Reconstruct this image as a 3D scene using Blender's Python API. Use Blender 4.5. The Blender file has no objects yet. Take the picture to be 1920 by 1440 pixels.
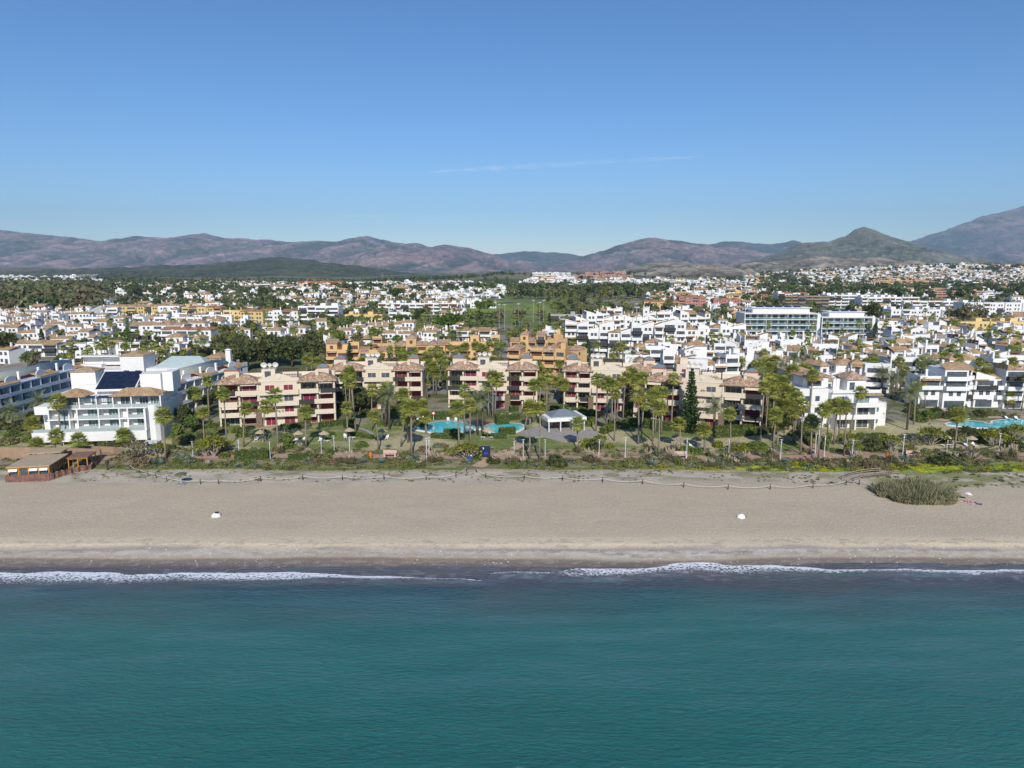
import bpy, math, random
import numpy as np
from mathutils import Vector, Matrix
R = math.radians
scene = bpy.context.scene
col = scene.collection

# ------------------------------------------------------------------ camera
CAMH, PITCH, F = 45.0, 9.46, 1320.0
cam_d = bpy.data.cameras.new('camera'); cam = bpy.data.objects.new('camera', cam_d); col.objects.link(cam)
cam.location = (0, 0, CAMH); cam.rotation_euler = (R(90 - PITCH), 0, 0)
cam_d.sensor_width = 36.0; cam_d.lens = F / 1920 * 36
cam_d.clip_start = 0.5; cam_d.clip_end = 60000
scene.camera = cam

# ------------------------------------------------------------------ light
SUN_EL, SUN_AZ = 34.0, 175.0        # azimuth from +Y clockwise: behind the camera, a little to the right
world = bpy.data.worlds.new("World"); scene.world = world; world.use_nodes = True
wn = world.node_tree; bg = wn.nodes['Background']
sky = wn.nodes.new('ShaderNodeTexSky'); sky.sky_type = 'NISHITA'; sky.sun_disc = False
sky.sun_elevation = R(SUN_EL); sky.sun_rotation = R(SUN_AZ); sky.altitude = 0; sky.air_density = 1.0; sky.dust_density = 0.0; sky.ozone_density = 3.0
sx = wn.nodes.new('ShaderNodeSeparateColor'); cx = wn.nodes.new('ShaderNodeCombineColor'); wn.links.new(sky.outputs[0], sx.inputs[0])
for i_, (ga, gn) in enumerate(((1.32, .275), (1.15, .465), (1.13, .625))):      # contrast and balance of the sky light, per channel
    pw = wn.nodes.new('ShaderNodeMath'); pw.operation = 'POWER'; pw.inputs[1].default_value = ga; ml = wn.nodes.new('ShaderNodeMath'); ml.operation = 'MULTIPLY'; ml.inputs[1].default_value = gn
    wn.links.new(sx.outputs[i_], pw.inputs[0]); wn.links.new(pw.outputs[0], ml.inputs[0]); wn.links.new(ml.outputs[0], cx.inputs[i_])
wn.links.new(cx.outputs[0], bg.inputs[0]); bg.inputs[1].default_value = 0.105
sl = bpy.data.lights.new('sun', 'SUN'); sl.energy = 3.5; sl.angle = R(0.5); sl.color = (1.0, 0.95, 0.87)
so = bpy.data.objects.new('sun', sl); col.objects.link(so)
sd = Vector((math.sin(R(SUN_AZ)) * math.cos(R(SUN_EL)), math.cos(R(SUN_AZ)) * math.cos(R(SUN_EL)), math.sin(R(SUN_EL))))
so.rotation_euler = sd.to_track_quat('Z', 'Y').to_euler(); so.location = (0, 0, 300)
scene.view_settings.view_transform = 'Standard'; scene.view_settings.look = 'None'
scene.view_settings.exposure = 0.48; scene.view_settings.gamma = 1.0
scene.cycles.volume_bounces = 0; scene.cycles.max_bounces = 8; scene.cycles.diffuse_bounces = 5; scene.cycles.glossy_bounces = 2
scene.cycles.transparent_max_bounces = 8

# ------------------------------------------------------------------ noise and terrain
def vnoise(x, y, seed=0):
    xi = np.floor(x).astype(np.int64); yi = np.floor(y).astype(np.int64); xf = x - xi; yf = y - yi
    def h(a, b):
        n = (a * 374761393 + b * 668265263 + seed * 974711) & 0x7fffffff
        n = ((n ^ (n >> 13)) * 1274126177) & 0x7fffffff
        return ((n ^ (n >> 16)) & 0xffff) / 65535.0
    u = xf * xf * (3 - 2 * xf); w = yf * yf * (3 - 2 * yf)
    return (h(xi, yi) * (1 - u) + h(xi + 1, yi) * u) * (1 - w) + (h(xi, yi + 1) * (1 - u) + h(xi + 1, yi + 1) * u) * w
def fbm(x, y, o=4, seed=0, ridged=False):
    x = np.asarray(x, float); y = np.asarray(y, float); t = 0; a = 1; s = 0
    for i in range(o):
        n = vnoise(x * 2 ** i + 13.7 * i, y * 2 ** i + 7.1 * i, seed + i)
        if ridged: n = 1 - abs(2 * n - 1)
        t = t + a * n; s += a; a *= .5
    return t / s
PY = np.array([-400, 60, 92, 97, 99.5, 102, 104, 105.2, 106.4, 108.5, 112, 136, 142, 150, 158, 200, 400, 700, 1200, 2000, 3000, 9000])
PZ = np.array([-9, -3, -.9, -.3, -.02, .14, .7, .95, 1.5, 1.75, 1.9, 2.3, 2.7, 3.0, 3.1, 3.6, 5.0, 7.5, 6, 2, 1, 1.])
def hump(x, y, cx, cy, rx, ry, h): return h * np.exp(-(((x - cx) / rx) ** 2 + ((y - cy) / ry) ** 2))
def Z(x, y):
    x = np.asarray(x, float); y = np.asarray(y, float)
    z = np.interp(y, PY, PZ)
    z = z + 0.55 * (fbm(x / 5, y / 4, 3, 3) - .5) * np.clip((y - 133) / 4, 0, 1) * np.clip((150 - y) / 5, 0, 1)
    z = z + .35 * (fbm(x / 9, y / 9, 2, 9) - .5) * np.clip((y - 101) / 3, 0, 1) * np.clip((112 - y) / 4, 0, 1)
    z = z + 5 * (fbm(x / 260, y / 260, 3, 5) - .5) * np.clip((y - 800) / 900, 0, 1)
    z = z + hump(x, y, 150, 1900, 330, 330, 25) + hump(x, y, 1480, 2350, 700, 520, 44)
    z = z + hump(x, y, -1150, 2100, 300, 300, 12)
    return z
def ray(u, v):
    p = R(PITCH); a = (u - 960) / F; b = (720 - v) / F
    return a, math.cos(p) + b * math.sin(p), -math.sin(p) + b * math.cos(p)
YS = np.concatenate([np.arange(60, 400, .25), np.geomspace(400, 6000, 2200)])
def P(u, v, dz=0.0):
    """point of the terrain (raised by dz) seen at photo pixel u,v"""
    dx, dy, dzz = ray(u, v)
    t = YS / dy; z = CAMH + t * dzz; x = t * dx
    m = z <= Z(x, YS) + dz
    i = int(np.argmax(m)) if m.any() else len(YS) - 1
    return float(x[i]), float(YS[i]), float(Z(x[i], YS[i]))
def HZ(u, v, y):
    """height seen at pixel row v at depth y"""
    dx, dy, dz = ray(u, v); return CAMH + y / dy * dz
def PX(x, y, z):
    p = R(PITCH); dz = z - CAMH; d = y * math.cos(p) - dz * math.sin(p); w = y * math.sin(p) + dz * math.cos(p)
    return 960 + F * x / d, 720 - F * w / d

# ------------------------------------------------------------------ materials
MATS = {}
def mat(name, c, c2=None, sc=1.0, rough=.85, bump=0.0, metal=0.0, spec=.3, sharp=False, leaf=0.0, detail=4, objvar=0.0, sc2=None, world_co=False):
    if name in MATS: return MATS[name]
    m = bpy.data.materials.new(name); m.use_nodes = True; n = m.node_tree.nodes; l = m.node_tree.links
    b = n['Principled BSDF']; b.inputs['Roughness'].default_value = rough; b.inputs['Metallic'].default_value = metal
    b.inputs['Specular IOR Level'].default_value = spec
    if c2 is None: c2 = tuple(x * .86 for x in c)
    tc = n.new('ShaderNodeTexCoord') if not world_co else n.new('ShaderNodeNewGeometry')
    out = tc.outputs['Position' if world_co else 'Object']
    nz = n.new('ShaderNodeTexNoise'); nz.inputs['Scale'].default_value = sc; nz.inputs['Detail'].default_value = detail
    nz.inputs['Roughness'].default_value = .65
    l.new(out, nz.inputs['Vector'])
    rp = n.new('ShaderNodeValToRGB'); e = rp.color_ramp.elements
    lo, hi = (.42, .58) if sharp else (.3, .7)
    e[0].position = lo; e[1].position = hi; e[0].color = (*c, 1); e[1].color = (*c2, 1)
    l.new(nz.outputs['Fac'], rp.inputs[0]); cur = rp.outputs[0]
    if leaf or objvar:
        hs = n.new('ShaderNodeHueSaturation'); l.new(cur, hs.inputs['Color'])
        src = n.new('ShaderNodeNewGeometry').outputs['Random Per Island'] if leaf else n.new('ShaderNodeObjectInfo').outputs['Random']
        mr = n.new('ShaderNodeMapRange'); k = leaf or objvar; mr.inputs['To Min'].default_value = 1 - k; mr.inputs['To Max'].default_value = 1 + k
        l.new(src, mr.inputs['Value']); l.new(mr.outputs[0], hs.inputs['Value'])
        if leaf:
            oi = n.new('ShaderNodeObjectInfo'); m2 = n.new('ShaderNodeMapRange'); m2.inputs['To Min'].default_value = .485; m2.inputs['To Max'].default_value = .515
            l.new(oi.outputs['Random'], m2.inputs['Value']); l.new(m2.outputs[0], hs.inputs['Hue'])
        cur = hs.outputs[0]
    l.new(cur, b.inputs['Base Color'])
    if leaf:      # leaves let some light through
        tr = n.new('ShaderNodeBsdfTranslucent'); l.new(cur, tr.inputs['Color']); ms = n.new('ShaderNodeMixShader'); ms.inputs[0].default_value = .4
        o_ = n['Material Output']; l.new(b.outputs[0], ms.inputs[1]); l.new(tr.outputs[0], ms.inputs[2]); l.new(ms.outputs[0], o_.inputs['Surface'])
    if bump:
        bp = n.new('ShaderNodeBump'); bp.inputs['Strength'].default_value = bump; bp.inputs['Distance'].default_value = .1
        n2 = n.new('ShaderNodeTexNoise'); n2.inputs['Scale'].default_value = sc2 or sc * 4; l.new(out, n2.inputs['Vector'])
        l.new(n2.outputs['Fac'], bp.inputs['Height']); l.new(bp.outputs[0], b.inputs['Normal'])
    MATS[name] = m; return m
def tile_mat(name, c, c2, c3):
    """clay tiles: rows of rounded tiles with mottled colours"""
    if name in MATS: return MATS[name]
    m = bpy.data.materials.new(name); m.use_nodes = True; n = m.node_tree.nodes; l = m.node_tree.links
    b = n['Principled BSDF']; b.inputs['Roughness'].default_value = .9; b.inputs['Specular IOR Level'].default_value = .2
    tc = n.new('ShaderNodeTexCoord')
    vo = n.new('ShaderNodeTexVoronoi'); vo.inputs['Scale'].default_value = 2.6; l.new(tc.outputs['Object'], vo.inputs['Vector'])
    sp = n.new('ShaderNodeSeparateColor'); l.new(vo.outputs['Color'], sp.inputs[0])
    rp = n.new('ShaderNodeValToRGB'); e = rp.color_ramp.elements; e[0].color = (*c, 1); e[1].color = (*c3, 1); x = e.new(.5); x.color = (*c2, 1)
    l.new(sp.outputs[0], rp.inputs[0])
    nz = n.new('ShaderNodeTexNoise'); nz.inputs['Scale'].default_value = .5; l.new(tc.outputs['Object'], nz.inputs['Vector'])
    mx = n.new('ShaderNodeMix'); mx.data_type = 'RGBA'; mx.blend_type = 'MULTIPLY'; mx.inputs[0].default_value = .55
    l.new(rp.outputs[0], mx.inputs[6]); l.new(nz.outputs['Fac'], mx.inputs[7])
    hs = n.new('ShaderNodeHueSaturation'); hs.inputs['Value'].default_value = 1.45; l.new(mx.outputs[2], hs.inputs['Color'])
    l.new(hs.outputs[0], b.inputs['Base Color'])
    bp = n.new('ShaderNodeBump'); bp.inputs['Strength'].default_value = .7; bp.inputs['Distance'].default_value = .12
    wv = n.new('ShaderNodeTexWave'); wv.bands_direction = 'X'; wv.inputs['Scale'].default_value = 1.3; l.new(tc.outputs['Object'], wv.inputs['Vector'])
    l.new(wv.outputs['Fac'], bp.inputs['Height']); l.new(bp.outputs[0], b.inputs['Normal'])
    MATS[name] = m; return m
WHITE = mat('white_render', (.80, .79, .77), (.72, .71, .69), .35, .85, objvar=.04)
WHITE2 = mat('white_paint', (.82, .81, .79), (.76, .75, .73), .8)
CREAM = mat('cream_render', (.68, .585, .46), (.63, .54, .42), .3)
CREAM2 = mat('cream_trim', (.70, .62, .51), (.66, .57, .46), .6)
ORANGE = mat('orange_render', (.66, .44, .22), (.58, .38, .18), .25, objvar=.08)
PEACH = mat('peach_render', (.58, .32, .20), (.50, .27, .17), .3, objvar=.1)
YELLOW = mat('yellow_render', (.68, .50, .22), (.62, .45, .2), .3, objvar=.08)
REDT = mat('red_render', (.46, .22, .17), (.40, .19, .15), .3)
GREYW = mat('grey_concrete', (.42, .41, .39), (.33, .32, .31), .5)
PINKT = mat('terracotta_render', (.50, .29, .22), (.43, .25, .19), .3)
TRIMR = mat('red_brick_trim', (.40, .13, .07), (.34, .11, .06), 1.5)
TILE_T = tile_mat('tan_clay_tiles', (.40, .26, .14), (.52, .36, .21), (.30, .19, .11))
TILE_W = tile_mat('weathered_clay_tiles', (.50, .34, .22), (.30, .17, .11), (.64, .50, .36))
TILE_R = tile_mat('red_clay_tiles', (.36, .17, .09), (.46, .24, .13), (.28, .12, .07))
GLASS = mat('window_glass', (.12, .14, .16), (.05, .06, .07), .7, .12, spec=.6)
GLASST = mat('curtained_glass', (.24, .33, .32), (.10, .16, .16), 1.2, .15, spec=.6, sharp=True)
SHUT = mat('burgundy_shutter', (.22, .028, .05), (.17, .022, .04), 1.5, .6)
SHUTB = mat('brown_shutter', (.16, .07, .04), (.11, .05, .03), 1.5, .6)
AWN = mat('awning_canvas', (.70, .62, .52), (.62, .54, .45), 1.0)
RAIL = mat('dark_railing', (.06, .055, .055), (.035, .032, .03), 3)
BLUEW = mat('blue_painted_wood', (.055, .12, .22), (.04, .09, .17), 1)
SHADEWALL = mat('shaded_white_render', (.55, .62, .70), (.50, .57, .66), .5)  # white render with the blue of shade put into its colour
WOODD = mat('dark_timber', (.075, .045, .035), (.05, .03, .024), 1.5)
WOODY = mat('ochre_timber', (.55, .26, .03), (.47, .21, .025), 1.5)
WOODB = mat('brown_timber', (.26, .15, .11), (.20, .115, .085), 1.2)
FENCEB = mat('brown_windbreak', (.23, .12, .095), (.15, .075, .06), 1.4, sharp=True)
REED = mat('reed_roofing', (.48, .38, .26), (.38, .30, .20), 1.5)
SOLAR = mat('solar_cell', (.010, .015, .035), (.018, .026, .055), .8, .12, spec=.7)
METG = mat('pale_green_metal', (.50, .50, .38), (.44, .44, .34), .4, .5)
METW = mat('white_metal', (.68, .69, .70), (.60, .61, .62), 2, .45)
METR = mat('maroon_fascia', (.17, .05, .05), (.13, .04, .04), 1)
STONE = mat('stone_cladding', (.24, .17, .12), (.14, .09, .06), 3.5, sharp=True)
SKYL = mat('skylight_glass', (.20, .27, .29), (.14, .20, .22), .8, .35, spec=.5)
CLEAR = mat('balustrade_glass', (.40, .45, .44), (.34, .39, .38), .8, .3, spec=.5)
PAVE = mat('grey_paving', (.36, .33, .31), (.29, .27, .25), .8)
PATHM = mat('pink_brick_paving', (.47, .30, .23), (.38, .24, .18), .7, bump=.3)
DECKM = mat('terracotta_paving', (.40, .22, .14), (.32, .17, .11), .9)
TANPAV = mat('tan_paving', (.52, .38, .26), (.45, .32, .21), .8)
ASPH = mat('asphalt', (.07, .07, .072), (.05, .05, .052), .3)
DISHM = mat('dish_white', (.78, .74, .70), (.72, .68, .64), 2, .4)
CRANEM = mat('crane_orange', (.62, .22, .02), (.55, .19, .02), .5)
PVRED = mat('red_plastic', (.55, .06, .02)); PVORG = mat('orange_plastic', (.65, .20, .02)); PVBLUE = mat('blue_plastic', (.03, .10, .40))
BLUESIGN = mat('navy_board', (.015, .02, .06), (.02, .03, .08), 1.0)
TRUNKP = mat('palm_trunk_bark', (.30, .25, .20), (.20, .16, .13), 3.0, bump=.5)
TRUNKB = mat('brown_bark', (.16, .12, .09), (.10, .075, .055), 2.5, bump=.5)
TRUNKG = mat('pale_bark', (.42, .36, .30), (.32, .27, .22), 2.5, bump=.5)
FANP = mat('fan_palm_leaf', (0.253, 0.317, 0.064), (0.464, 0.443, 0.106), .9, .55, leaf=.4, spec=.4)
DATEP = mat('date_palm_leaf', (0.210, 0.255, 0.120), (0.330, 0.345, 0.180), .8, .5, leaf=.4, spec=.4)
DEADP = mat('dry_palm_leaf', (0.438, 0.292, 0.130), (0.308, 0.194, 0.089), 1.5, leaf=.3)
LEAFD = mat('dark_leaf', (0.091, 0.112, 0.039), (0.152, 0.164, 0.061), .6, leaf=.5)
LEAFM = mat('mid_green_leaf', (0.134, 0.203, 0.049), (0.226, 0.282, 0.072), .6, leaf=.5)
LEAFO = mat('olive_leaf', (0.207, 0.207, 0.077), (0.293, 0.284, 0.111), .6, leaf=.45)
LEAFB = mat('brownish_leaf', (0.204, 0.168, 0.090), (0.276, 0.228, 0.132), .6, leaf=.4)
LEAFY = mat('yellow_green_leaf', (.20, .24, .030), (.28, .28, .04), .8, leaf=.4)
LEAFG = mat('grey_green_leaf', (.19, .23, .15), (.26, .29, .20), .8, leaf=.4)
LEAFC = mat('conifer_needles', (0.040, 0.086, 0.023), (0.072, 0.122, 0.034), .8, leaf=.5)
LEAFP = mat('stone_pine_needles', (0.094, 0.151, 0.022), (0.130, 0.187, 0.036), .8, leaf=.4)
HEDGE = mat('clipped_hedge_leaf', (0.130, 0.185, 0.038), (0.206, 0.259, 0.060), 1.0, leaf=.4)
AGAVE = mat('agave_leaf', (.27, .34, .30), (.20, .27, .22), 2, leaf=.25)
PAMP = mat('pampas_blade', (.25, .24, .11), (.34, .29, .17), 1, leaf=.35)
PLUME = mat('pampas_plume', (.60, .50, .38), (.50, .41, .30), 2, leaf=.2)
CANE = mat('cane_leaf', (.24, .26, .12), (.42, .38, .24), .5, leaf=.45)
MAGF = mat('magenta_flower', (.50, .02, .28), (.40, .02, .3), 2, leaf=.3)
REDF = mat('red_flower', (.45, .02, .03), leaf=.3)
SKIN = mat('skin', (.50, .29, .20), (.46, .26, .18), 3, .6)

# ------------------------------------------------------------------ mesh helpers
class MB:
    def __init__(s): s.v = []; s.f = []; s.m = []
    def add(s, vs, fs, mi=0):
        b = len(s.v); s.v += [tuple(map(float, p)) for p in vs]; s.f += [tuple(i + b for i in f) for f in fs]; s.m += [mi] * len(fs); return s
    def box(s, x0, x1, y0, y1, z0, z1, mi=0):
        return s.add([(x0, y0, z0), (x1, y0, z0), (x1, y1, z0), (x0, y1, z0), (x0, y0, z1), (x1, y0, z1), (x1, y1, z1), (x0, y1, z1)],
              [(0, 3, 2, 1), (4, 5, 6, 7), (0, 1, 5, 4), (1, 2, 6, 5), (2, 3, 7, 6), (3, 0, 4, 7)], mi)
    def prism(s, pts, z0, z1, mi=0):
        n = len(pts)
        return s.add([(x, y, z0) for x, y in pts] + [(x, y, z1) for x, y in pts],
              [tuple(range(n - 1, -1, -1)), tuple(range(n, 2 * n))] + [(i, (i + 1) % n, n + (i + 1) % n, n + i) for i in range(n)], mi)
    def vprism(s, pts, y0, y1, mi=0):
        """outline in the x-z plane given thickness from y0 to y1"""
        n = len(pts)
        return s.add([(x, y0, z) for x, z in pts] + [(x, y1, z) for x, z in pts],
              [tuple(range(n)), tuple(range(2 * n - 1, n - 1, -1))] + [(i, n + i, n + (i + 1) % n, (i + 1) % n) for i in range(n)], mi)
    def tube(s, pts, rs, n=6, mi=0):
        vs = []; fs = []
        for k, p in enumerate(pts):
            a = Vector(pts[max(k - 1, 0)]); b = Vector(pts[min(k + 1, len(pts) - 1)]); d = (b - a).normalized()
            q = d.to_track_quat('Z', 'Y').to_matrix()
            for i in range(n):
                t = 2 * math.pi * i / n; vs.append(tuple(Vector(p) + q @ Vector((math.cos(t) * rs[k], math.sin(t) * rs[k], 0))))
        for k in range(len(pts) - 1):
            for i in range(n):
                j = (i + 1) % n; fs.append((k * n + i, k * n + j, (k + 1) * n + j, (k + 1) * n + i))
        fs.append(tuple(range(n - 1, -1, -1))); fs.append(tuple((len(pts) - 1) * n + i for i in range(n)))
        return s.add(vs, fs, mi)
    def hip(s, x0, x1, y0, y1, z, h, ov=.5, mi=0, th=.18):
        x0 -= ov; x1 += ov; y0 -= ov; y1 += ov; w = x1 - x0; d = y1 - y0
        if w > d: r = [((x0 + d / 2), (y0 + y1) / 2), ((x1 - d / 2), (y0 + y1) / 2)]
        elif w < d: r = [((x0 + x1) / 2, y0 + w / 2), ((x0 + x1) / 2, y1 - w / 2)]
        else: r = [((x0 + x1) / 2, (y0 + y1) / 2)] * 2
        b = [(x0, y0), (x1, y0), (x1, y1), (x0, y1)]
        vs = [(x, y, z) for x, y in b] + [(x, y, z + th) for x, y in b] + [(x, y, z + h) for x, y in r]
        fs = [(3, 2, 1, 0), (0, 1, 5, 4), (1, 2, 6, 5), (2, 3, 7, 6), (3, 0, 4, 7)]
        if w >= d: fs += [(4, 5, 9, 8), (6, 7, 8, 9), (5, 6, 9), (7, 4, 8)]
        else: fs += [(4, 5, 8), (6, 7, 9), (5, 6, 9, 8), (7, 4, 8, 9)]
        return s.add(vs, fs, mi)
    def gable(s, x0, x1, y0, y1, z, h, ov=.4, axis='x', mi=0, th=.16):
        if axis == 'x':
            a = [(y0 - ov, z), ((y0 + y1) / 2, z + h), (y1 + ov, z), (y1 + ov, z + th), ((y0 + y1) / 2, z + h + th), (y0 - ov, z + th)]
            X0, X1 = x0 - ov, x1 + ov; vs = [(X0, p, q) for p, q in a] + [(X1, p, q) for p, q in a]
        else:
            a = [(x0 - ov, z), ((x0 + x1) / 2, z + h), (x1 + ov, z), (x1 + ov, z + th), ((x0 + x1) / 2, z + h + th), (x0 - ov, z + th)]
            Y0, Y1 = y0 - ov, y1 + ov; vs = [(p, Y0, q) for p, q in a] + [(p, Y1, q) for p, q in a]
        fs = [(0, 1, 4, 5), (1, 2, 3, 4), (6, 11, 10, 7), (7, 10, 9, 8)] + [(i, i + 6, (i + 1) % 6 + 6, (i + 1) % 6) for i in range(6)]
        return s.add(vs, fs, mi)
    def shed(s, x0, x1, y0, y1, z, h, ov=.35, mi=0, th=.15, back=True):
        """single slope, rising away from the front (y0)"""
        za, zb = (z, z + h) if back else (z + h, z)
        x0 -= ov; x1 += ov; y0 -= ov
        return s.add([(x0, y0, za), (x1, y0, za), (x1, y1, zb), (x0, y1, zb), (x0, y0, za + th), (x1, y0, za + th), (x1, y1, zb + th), (x0, y1, zb + th)],
              [(0, 3, 2, 1), (4, 5, 6, 7), (0, 1, 5, 4), (1, 2, 6, 5), (2, 3, 7, 6), (3, 0, 4, 7)], mi)
    def sphere(s, c, r, n=8, mi=0, sz=1.0):
        vs = []; fs = []; m = max(4, n // 2 + 1)
        for i in range(m + 1):
            t = math.pi * i / m
            for j in range(n):
                p = 2 * math.pi * j / n; vs.append((c[0] + r * math.sin(t) * math.cos(p), c[1] + r * math.sin(t) * math.sin(p), c[2] + r * sz * math.cos(t)))
        for i in range(m):
            for j in range(n): fs.append((i * n + j, (i + 1) * n + j, (i + 1) * n + (j + 1) % n, i * n + (j + 1) % n))
        return s.add(vs, fs, mi)
    def mesh(s, name, mats, smooth=False):
        me = bpy.data.meshes.new(name); me.from_pydata(s.v, [], s.f)
        for m in mats: me.materials.append(m)
        me.polygons.foreach_set('material_index', s.m)
        if smooth: me.polygons.foreach_set('use_smooth', [True] * len(s.f))
        me.update(); return me
def quads_mesh(mb, C, A, B, mi=0):
    """add quads with centres C and half axes A, B (numpy arrays n x 3)"""
    n = len(C); V = np.stack([C - A - B, C + A - B, C + A + B, C - A + B], 1).reshape(-1, 3)
    b = len(mb.v); mb.v += [tuple(p) for p in V.tolist()]; mb.f += [(b + 4 * i, b + 4 * i + 1, b + 4 * i + 2, b + 4 * i + 3) for i in range(n)]; mb.m += [mi] * n
def leafquads(mb, rg, C, s, mi=0, up=None):
    n = len(C); A = rg.normal(size=(n, 3)); B = rg.normal(size=(n, 3))
    A /= np.linalg.norm(A, axis=1)[:, None]; B -= A * (A * B).sum(1)[:, None]; B /= np.linalg.norm(B, axis=1)[:, None]
    k = s * rg.uniform(.6, 1.3, (n, 1)); quads_mesh(mb, C, A * k, B * k * rg.uniform(.5, .9, (n, 1)), mi)

# ------------------------------------------------------------------ things, parts, labels
THINGS = []
class Node:
    def __init__(s, name, mb=None, mats=None, kids=None, smooth=False, label=None, mesh=None):
        s.name = name; s.mesh = mesh if mesh else (mb.mesh(name, mats, smooth) if mb else None); s.kids = kids or []; s.label = label
    def add(s, name, mb, mats, smooth=False, label=None):
        k = Node(name, mb, mats if isinstance(mats, (list, tuple)) else [mats], None, smooth, label); s.kids.append(k); return k
def place(node, loc, rz=0, sc=(1, 1, 1), desc=None, cat=None, group=None, at=None, where=None, tilt=(0, 0), fixed=False):
    def rec(nd, par):
        o = bpy.data.objects.new(nd.name, nd.mesh); col.objects.link(o)
        if par: o.parent = par
        if nd.label: o['label'] = nd.label
        for k in nd.kids: rec(k, o)
        return o
    o = rec(node, None); o.location = loc; o.rotation_euler = (tilt[0], tilt[1], rz)
    o.scale = (sc, sc, sc) if isinstance(sc, (int, float)) else sc
    o['category'] = cat or node.name.replace('_', ' ')
    if group: o['group'] = group
    THINGS.append(dict(o=o, d=desc or o['category'], w=where, fixed=fixed, p=tuple(loc)))
    return o
def struct(name, me, kind='structure'):
    o = bpy.data.objects.new(name, me); col.objects.link(o); o['kind'] = kind; return o
def stuff(name, me, label, cat):
    o = struct(name, me, 'stuff'); o['label'] = label; o['category'] = cat; return o
LM = [(0, 'left frame edge'), (95, 'beach bar'), (220, 'white hotel'), (345, 'hotel side garden'), (420, 'first cream block'), (600, 'first block gap'),
      (680, 'second cream block'), (790, 'lagoon pool'), (860, 'third cream block'), (985, 'pool pavilion'), (1085, 'fourth cream block'), (1185, 'fifth cream block'), (1290, 'tall conifer'),
      (1360, 'last cream block'), (1440, 'palm avenue'), (1540, 'round cornered villa'), (1690, 'right hand pool'), (1860, 'right frame edge')]
LMF = [(0, 'far left village'), (150, 'left hotel wing'), (290, 'hotel tower'), (420, 'dark tree clump'), (600, 'left ochre flats'), (740, 'middle ochre flats'),
       (900, 'golf course'), (1060, 'left sawtooth flats'), (1240, 'right sawtooth flats'), (1400, 'glass fronted block'), (1530, 'lower glass block'), (1630, 'white hillside rows'), (1780, 'far right edge')]
def zone(x, y):
    u, v = PX(x, y, float(Z(x, y)))
    if y < 230:
        lm = [n for a, n in LM if u >= a or a == 0][-1]
        band = 'on the dune' if y < 150 else 'by the promenade' if y < 160 else 'on the lawn' if y < 178 else 'behind the lawn'
        return f'{band} near the {lm}'
    lm = [n for a, n in LMF if u >= a or a == 0][-1]
    k = [('nearest row', 262), ('second row', 296), ('third row', 332), ('fourth row', 370), ('fifth row', 415), ('sixth row', 470), ('seventh row', 540), ('eighth row', 640), ('ninth row', 800), ('farthest row', 9e9)]
    return f'{[a for a, b in k if y < b][0]} by {lm}'
ORD = ['first', 'second', 'third', 'fourth', 'fifth', 'sixth', 'seventh', 'eighth', 'ninth', 'tenth', 'eleventh', 'twelfth', 'thirteenth', 'fourteenth', 'fifteenth', 'sixteenth', 'seventeenth', 'eighteenth', 'nineteenth', 'twentieth']
def finish_labels():
    g = {}
    for t in THINGS:
        if t['fixed']: t['o']['label'] = t['d']; continue
        w = t['w'] or zone(t['p'][0], t['p'][1]); g.setdefault(t['d'] + ' ' + w, []).append(t)
    for k, ts in g.items():
        ts.sort(key=lambda t: t['p'][0] / t['p'][1])
        for i, t in enumerate(ts):
            if len(ts) == 1: s = k
            elif i == 0: s = k + ', leftmost'
            elif i == len(ts) - 1: s = k + ', rightmost'
            else: s = k + ', ' + (ORD[i] if i < 20 else str(i + 1) + 'th') + ' from left'
            n = len(s.split())
            if n > 16: print('LONG', n, s)
            t['o']['label'] = s
def scatter_mesh(name, protos, items):
    """one mesh out of many placed copies: protos = flattened (verts, faces, mats); items = (proto index, x, y, z, rot, scale)"""
    V = []; LT = []; LI = []; MI = []; mats = []; base = 0
    pre = []
    for (v, f, m, ml) in protos:
        mm = []
        for x in ml:
            if x not in mats: mats.append(x)
            mm.append(mats.index(x))
        pre.append((np.array(v), np.array([len(q) for q in f]), np.array([i for q in f for i in q]), np.array([mm[i] for i in m])))
    for (k, x, y, z, r, s) in items:
        v, lt, li, mi = pre[k]; c, q = math.cos(r), math.sin(r)
        if not isinstance(s, tuple): s = (s, s, s)
        w = v * np.array(s); V.append(np.stack([w[:, 0] * c - w[:, 1] * q + x, w[:, 0] * q + w[:, 1] * c + y, w[:, 2] + z], 1))
        LT.append(lt); LI.append(li + base); MI.append(mi); base += len(v)
    V = np.concatenate(V); LT = np.concatenate(LT); LI = np.concatenate(LI); MI = np.concatenate(MI)
    me = bpy.data.meshes.new(name); me.vertices.add(len(V)); me.vertices.foreach_set('co', V.astype(np.float32).ravel())
    me.loops.add(len(LI)); me.loops.foreach_set('vertex_index', LI.astype(np.int32))
    me.polygons.add(len(LT)); st = np.concatenate([[0], np.cumsum(LT)[:-1]]); me.polygons.foreach_set('loop_start', st.astype(np.int32))
    try: me.polygons.foreach_set('loop_total', LT.astype(np.int32))
    except Exception: pass
    for m in mats: me.materials.append(m)
    me.polygons.foreach_set('material_index', MI.astype(np.int32)); me.update(calc_edges=True); me.validate(); return me
def flatten(node):
    v = []; f = []; m = []; ml = []
    def rec(nd):
        if nd.mesh:
            b = len(v); v.extend([tuple(q.co) for q in nd.mesh.vertices])
            for p in nd.mesh.polygons:
                mt = nd.mesh.materials[p.material_index]
                if mt not in ml: ml.append(mt)
                f.append(tuple(i + b for i in p.vertices)); m.append(ml.index(mt))
        for k in nd.kids: rec(k)
    rec(node); return v, f, m, ml
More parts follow.
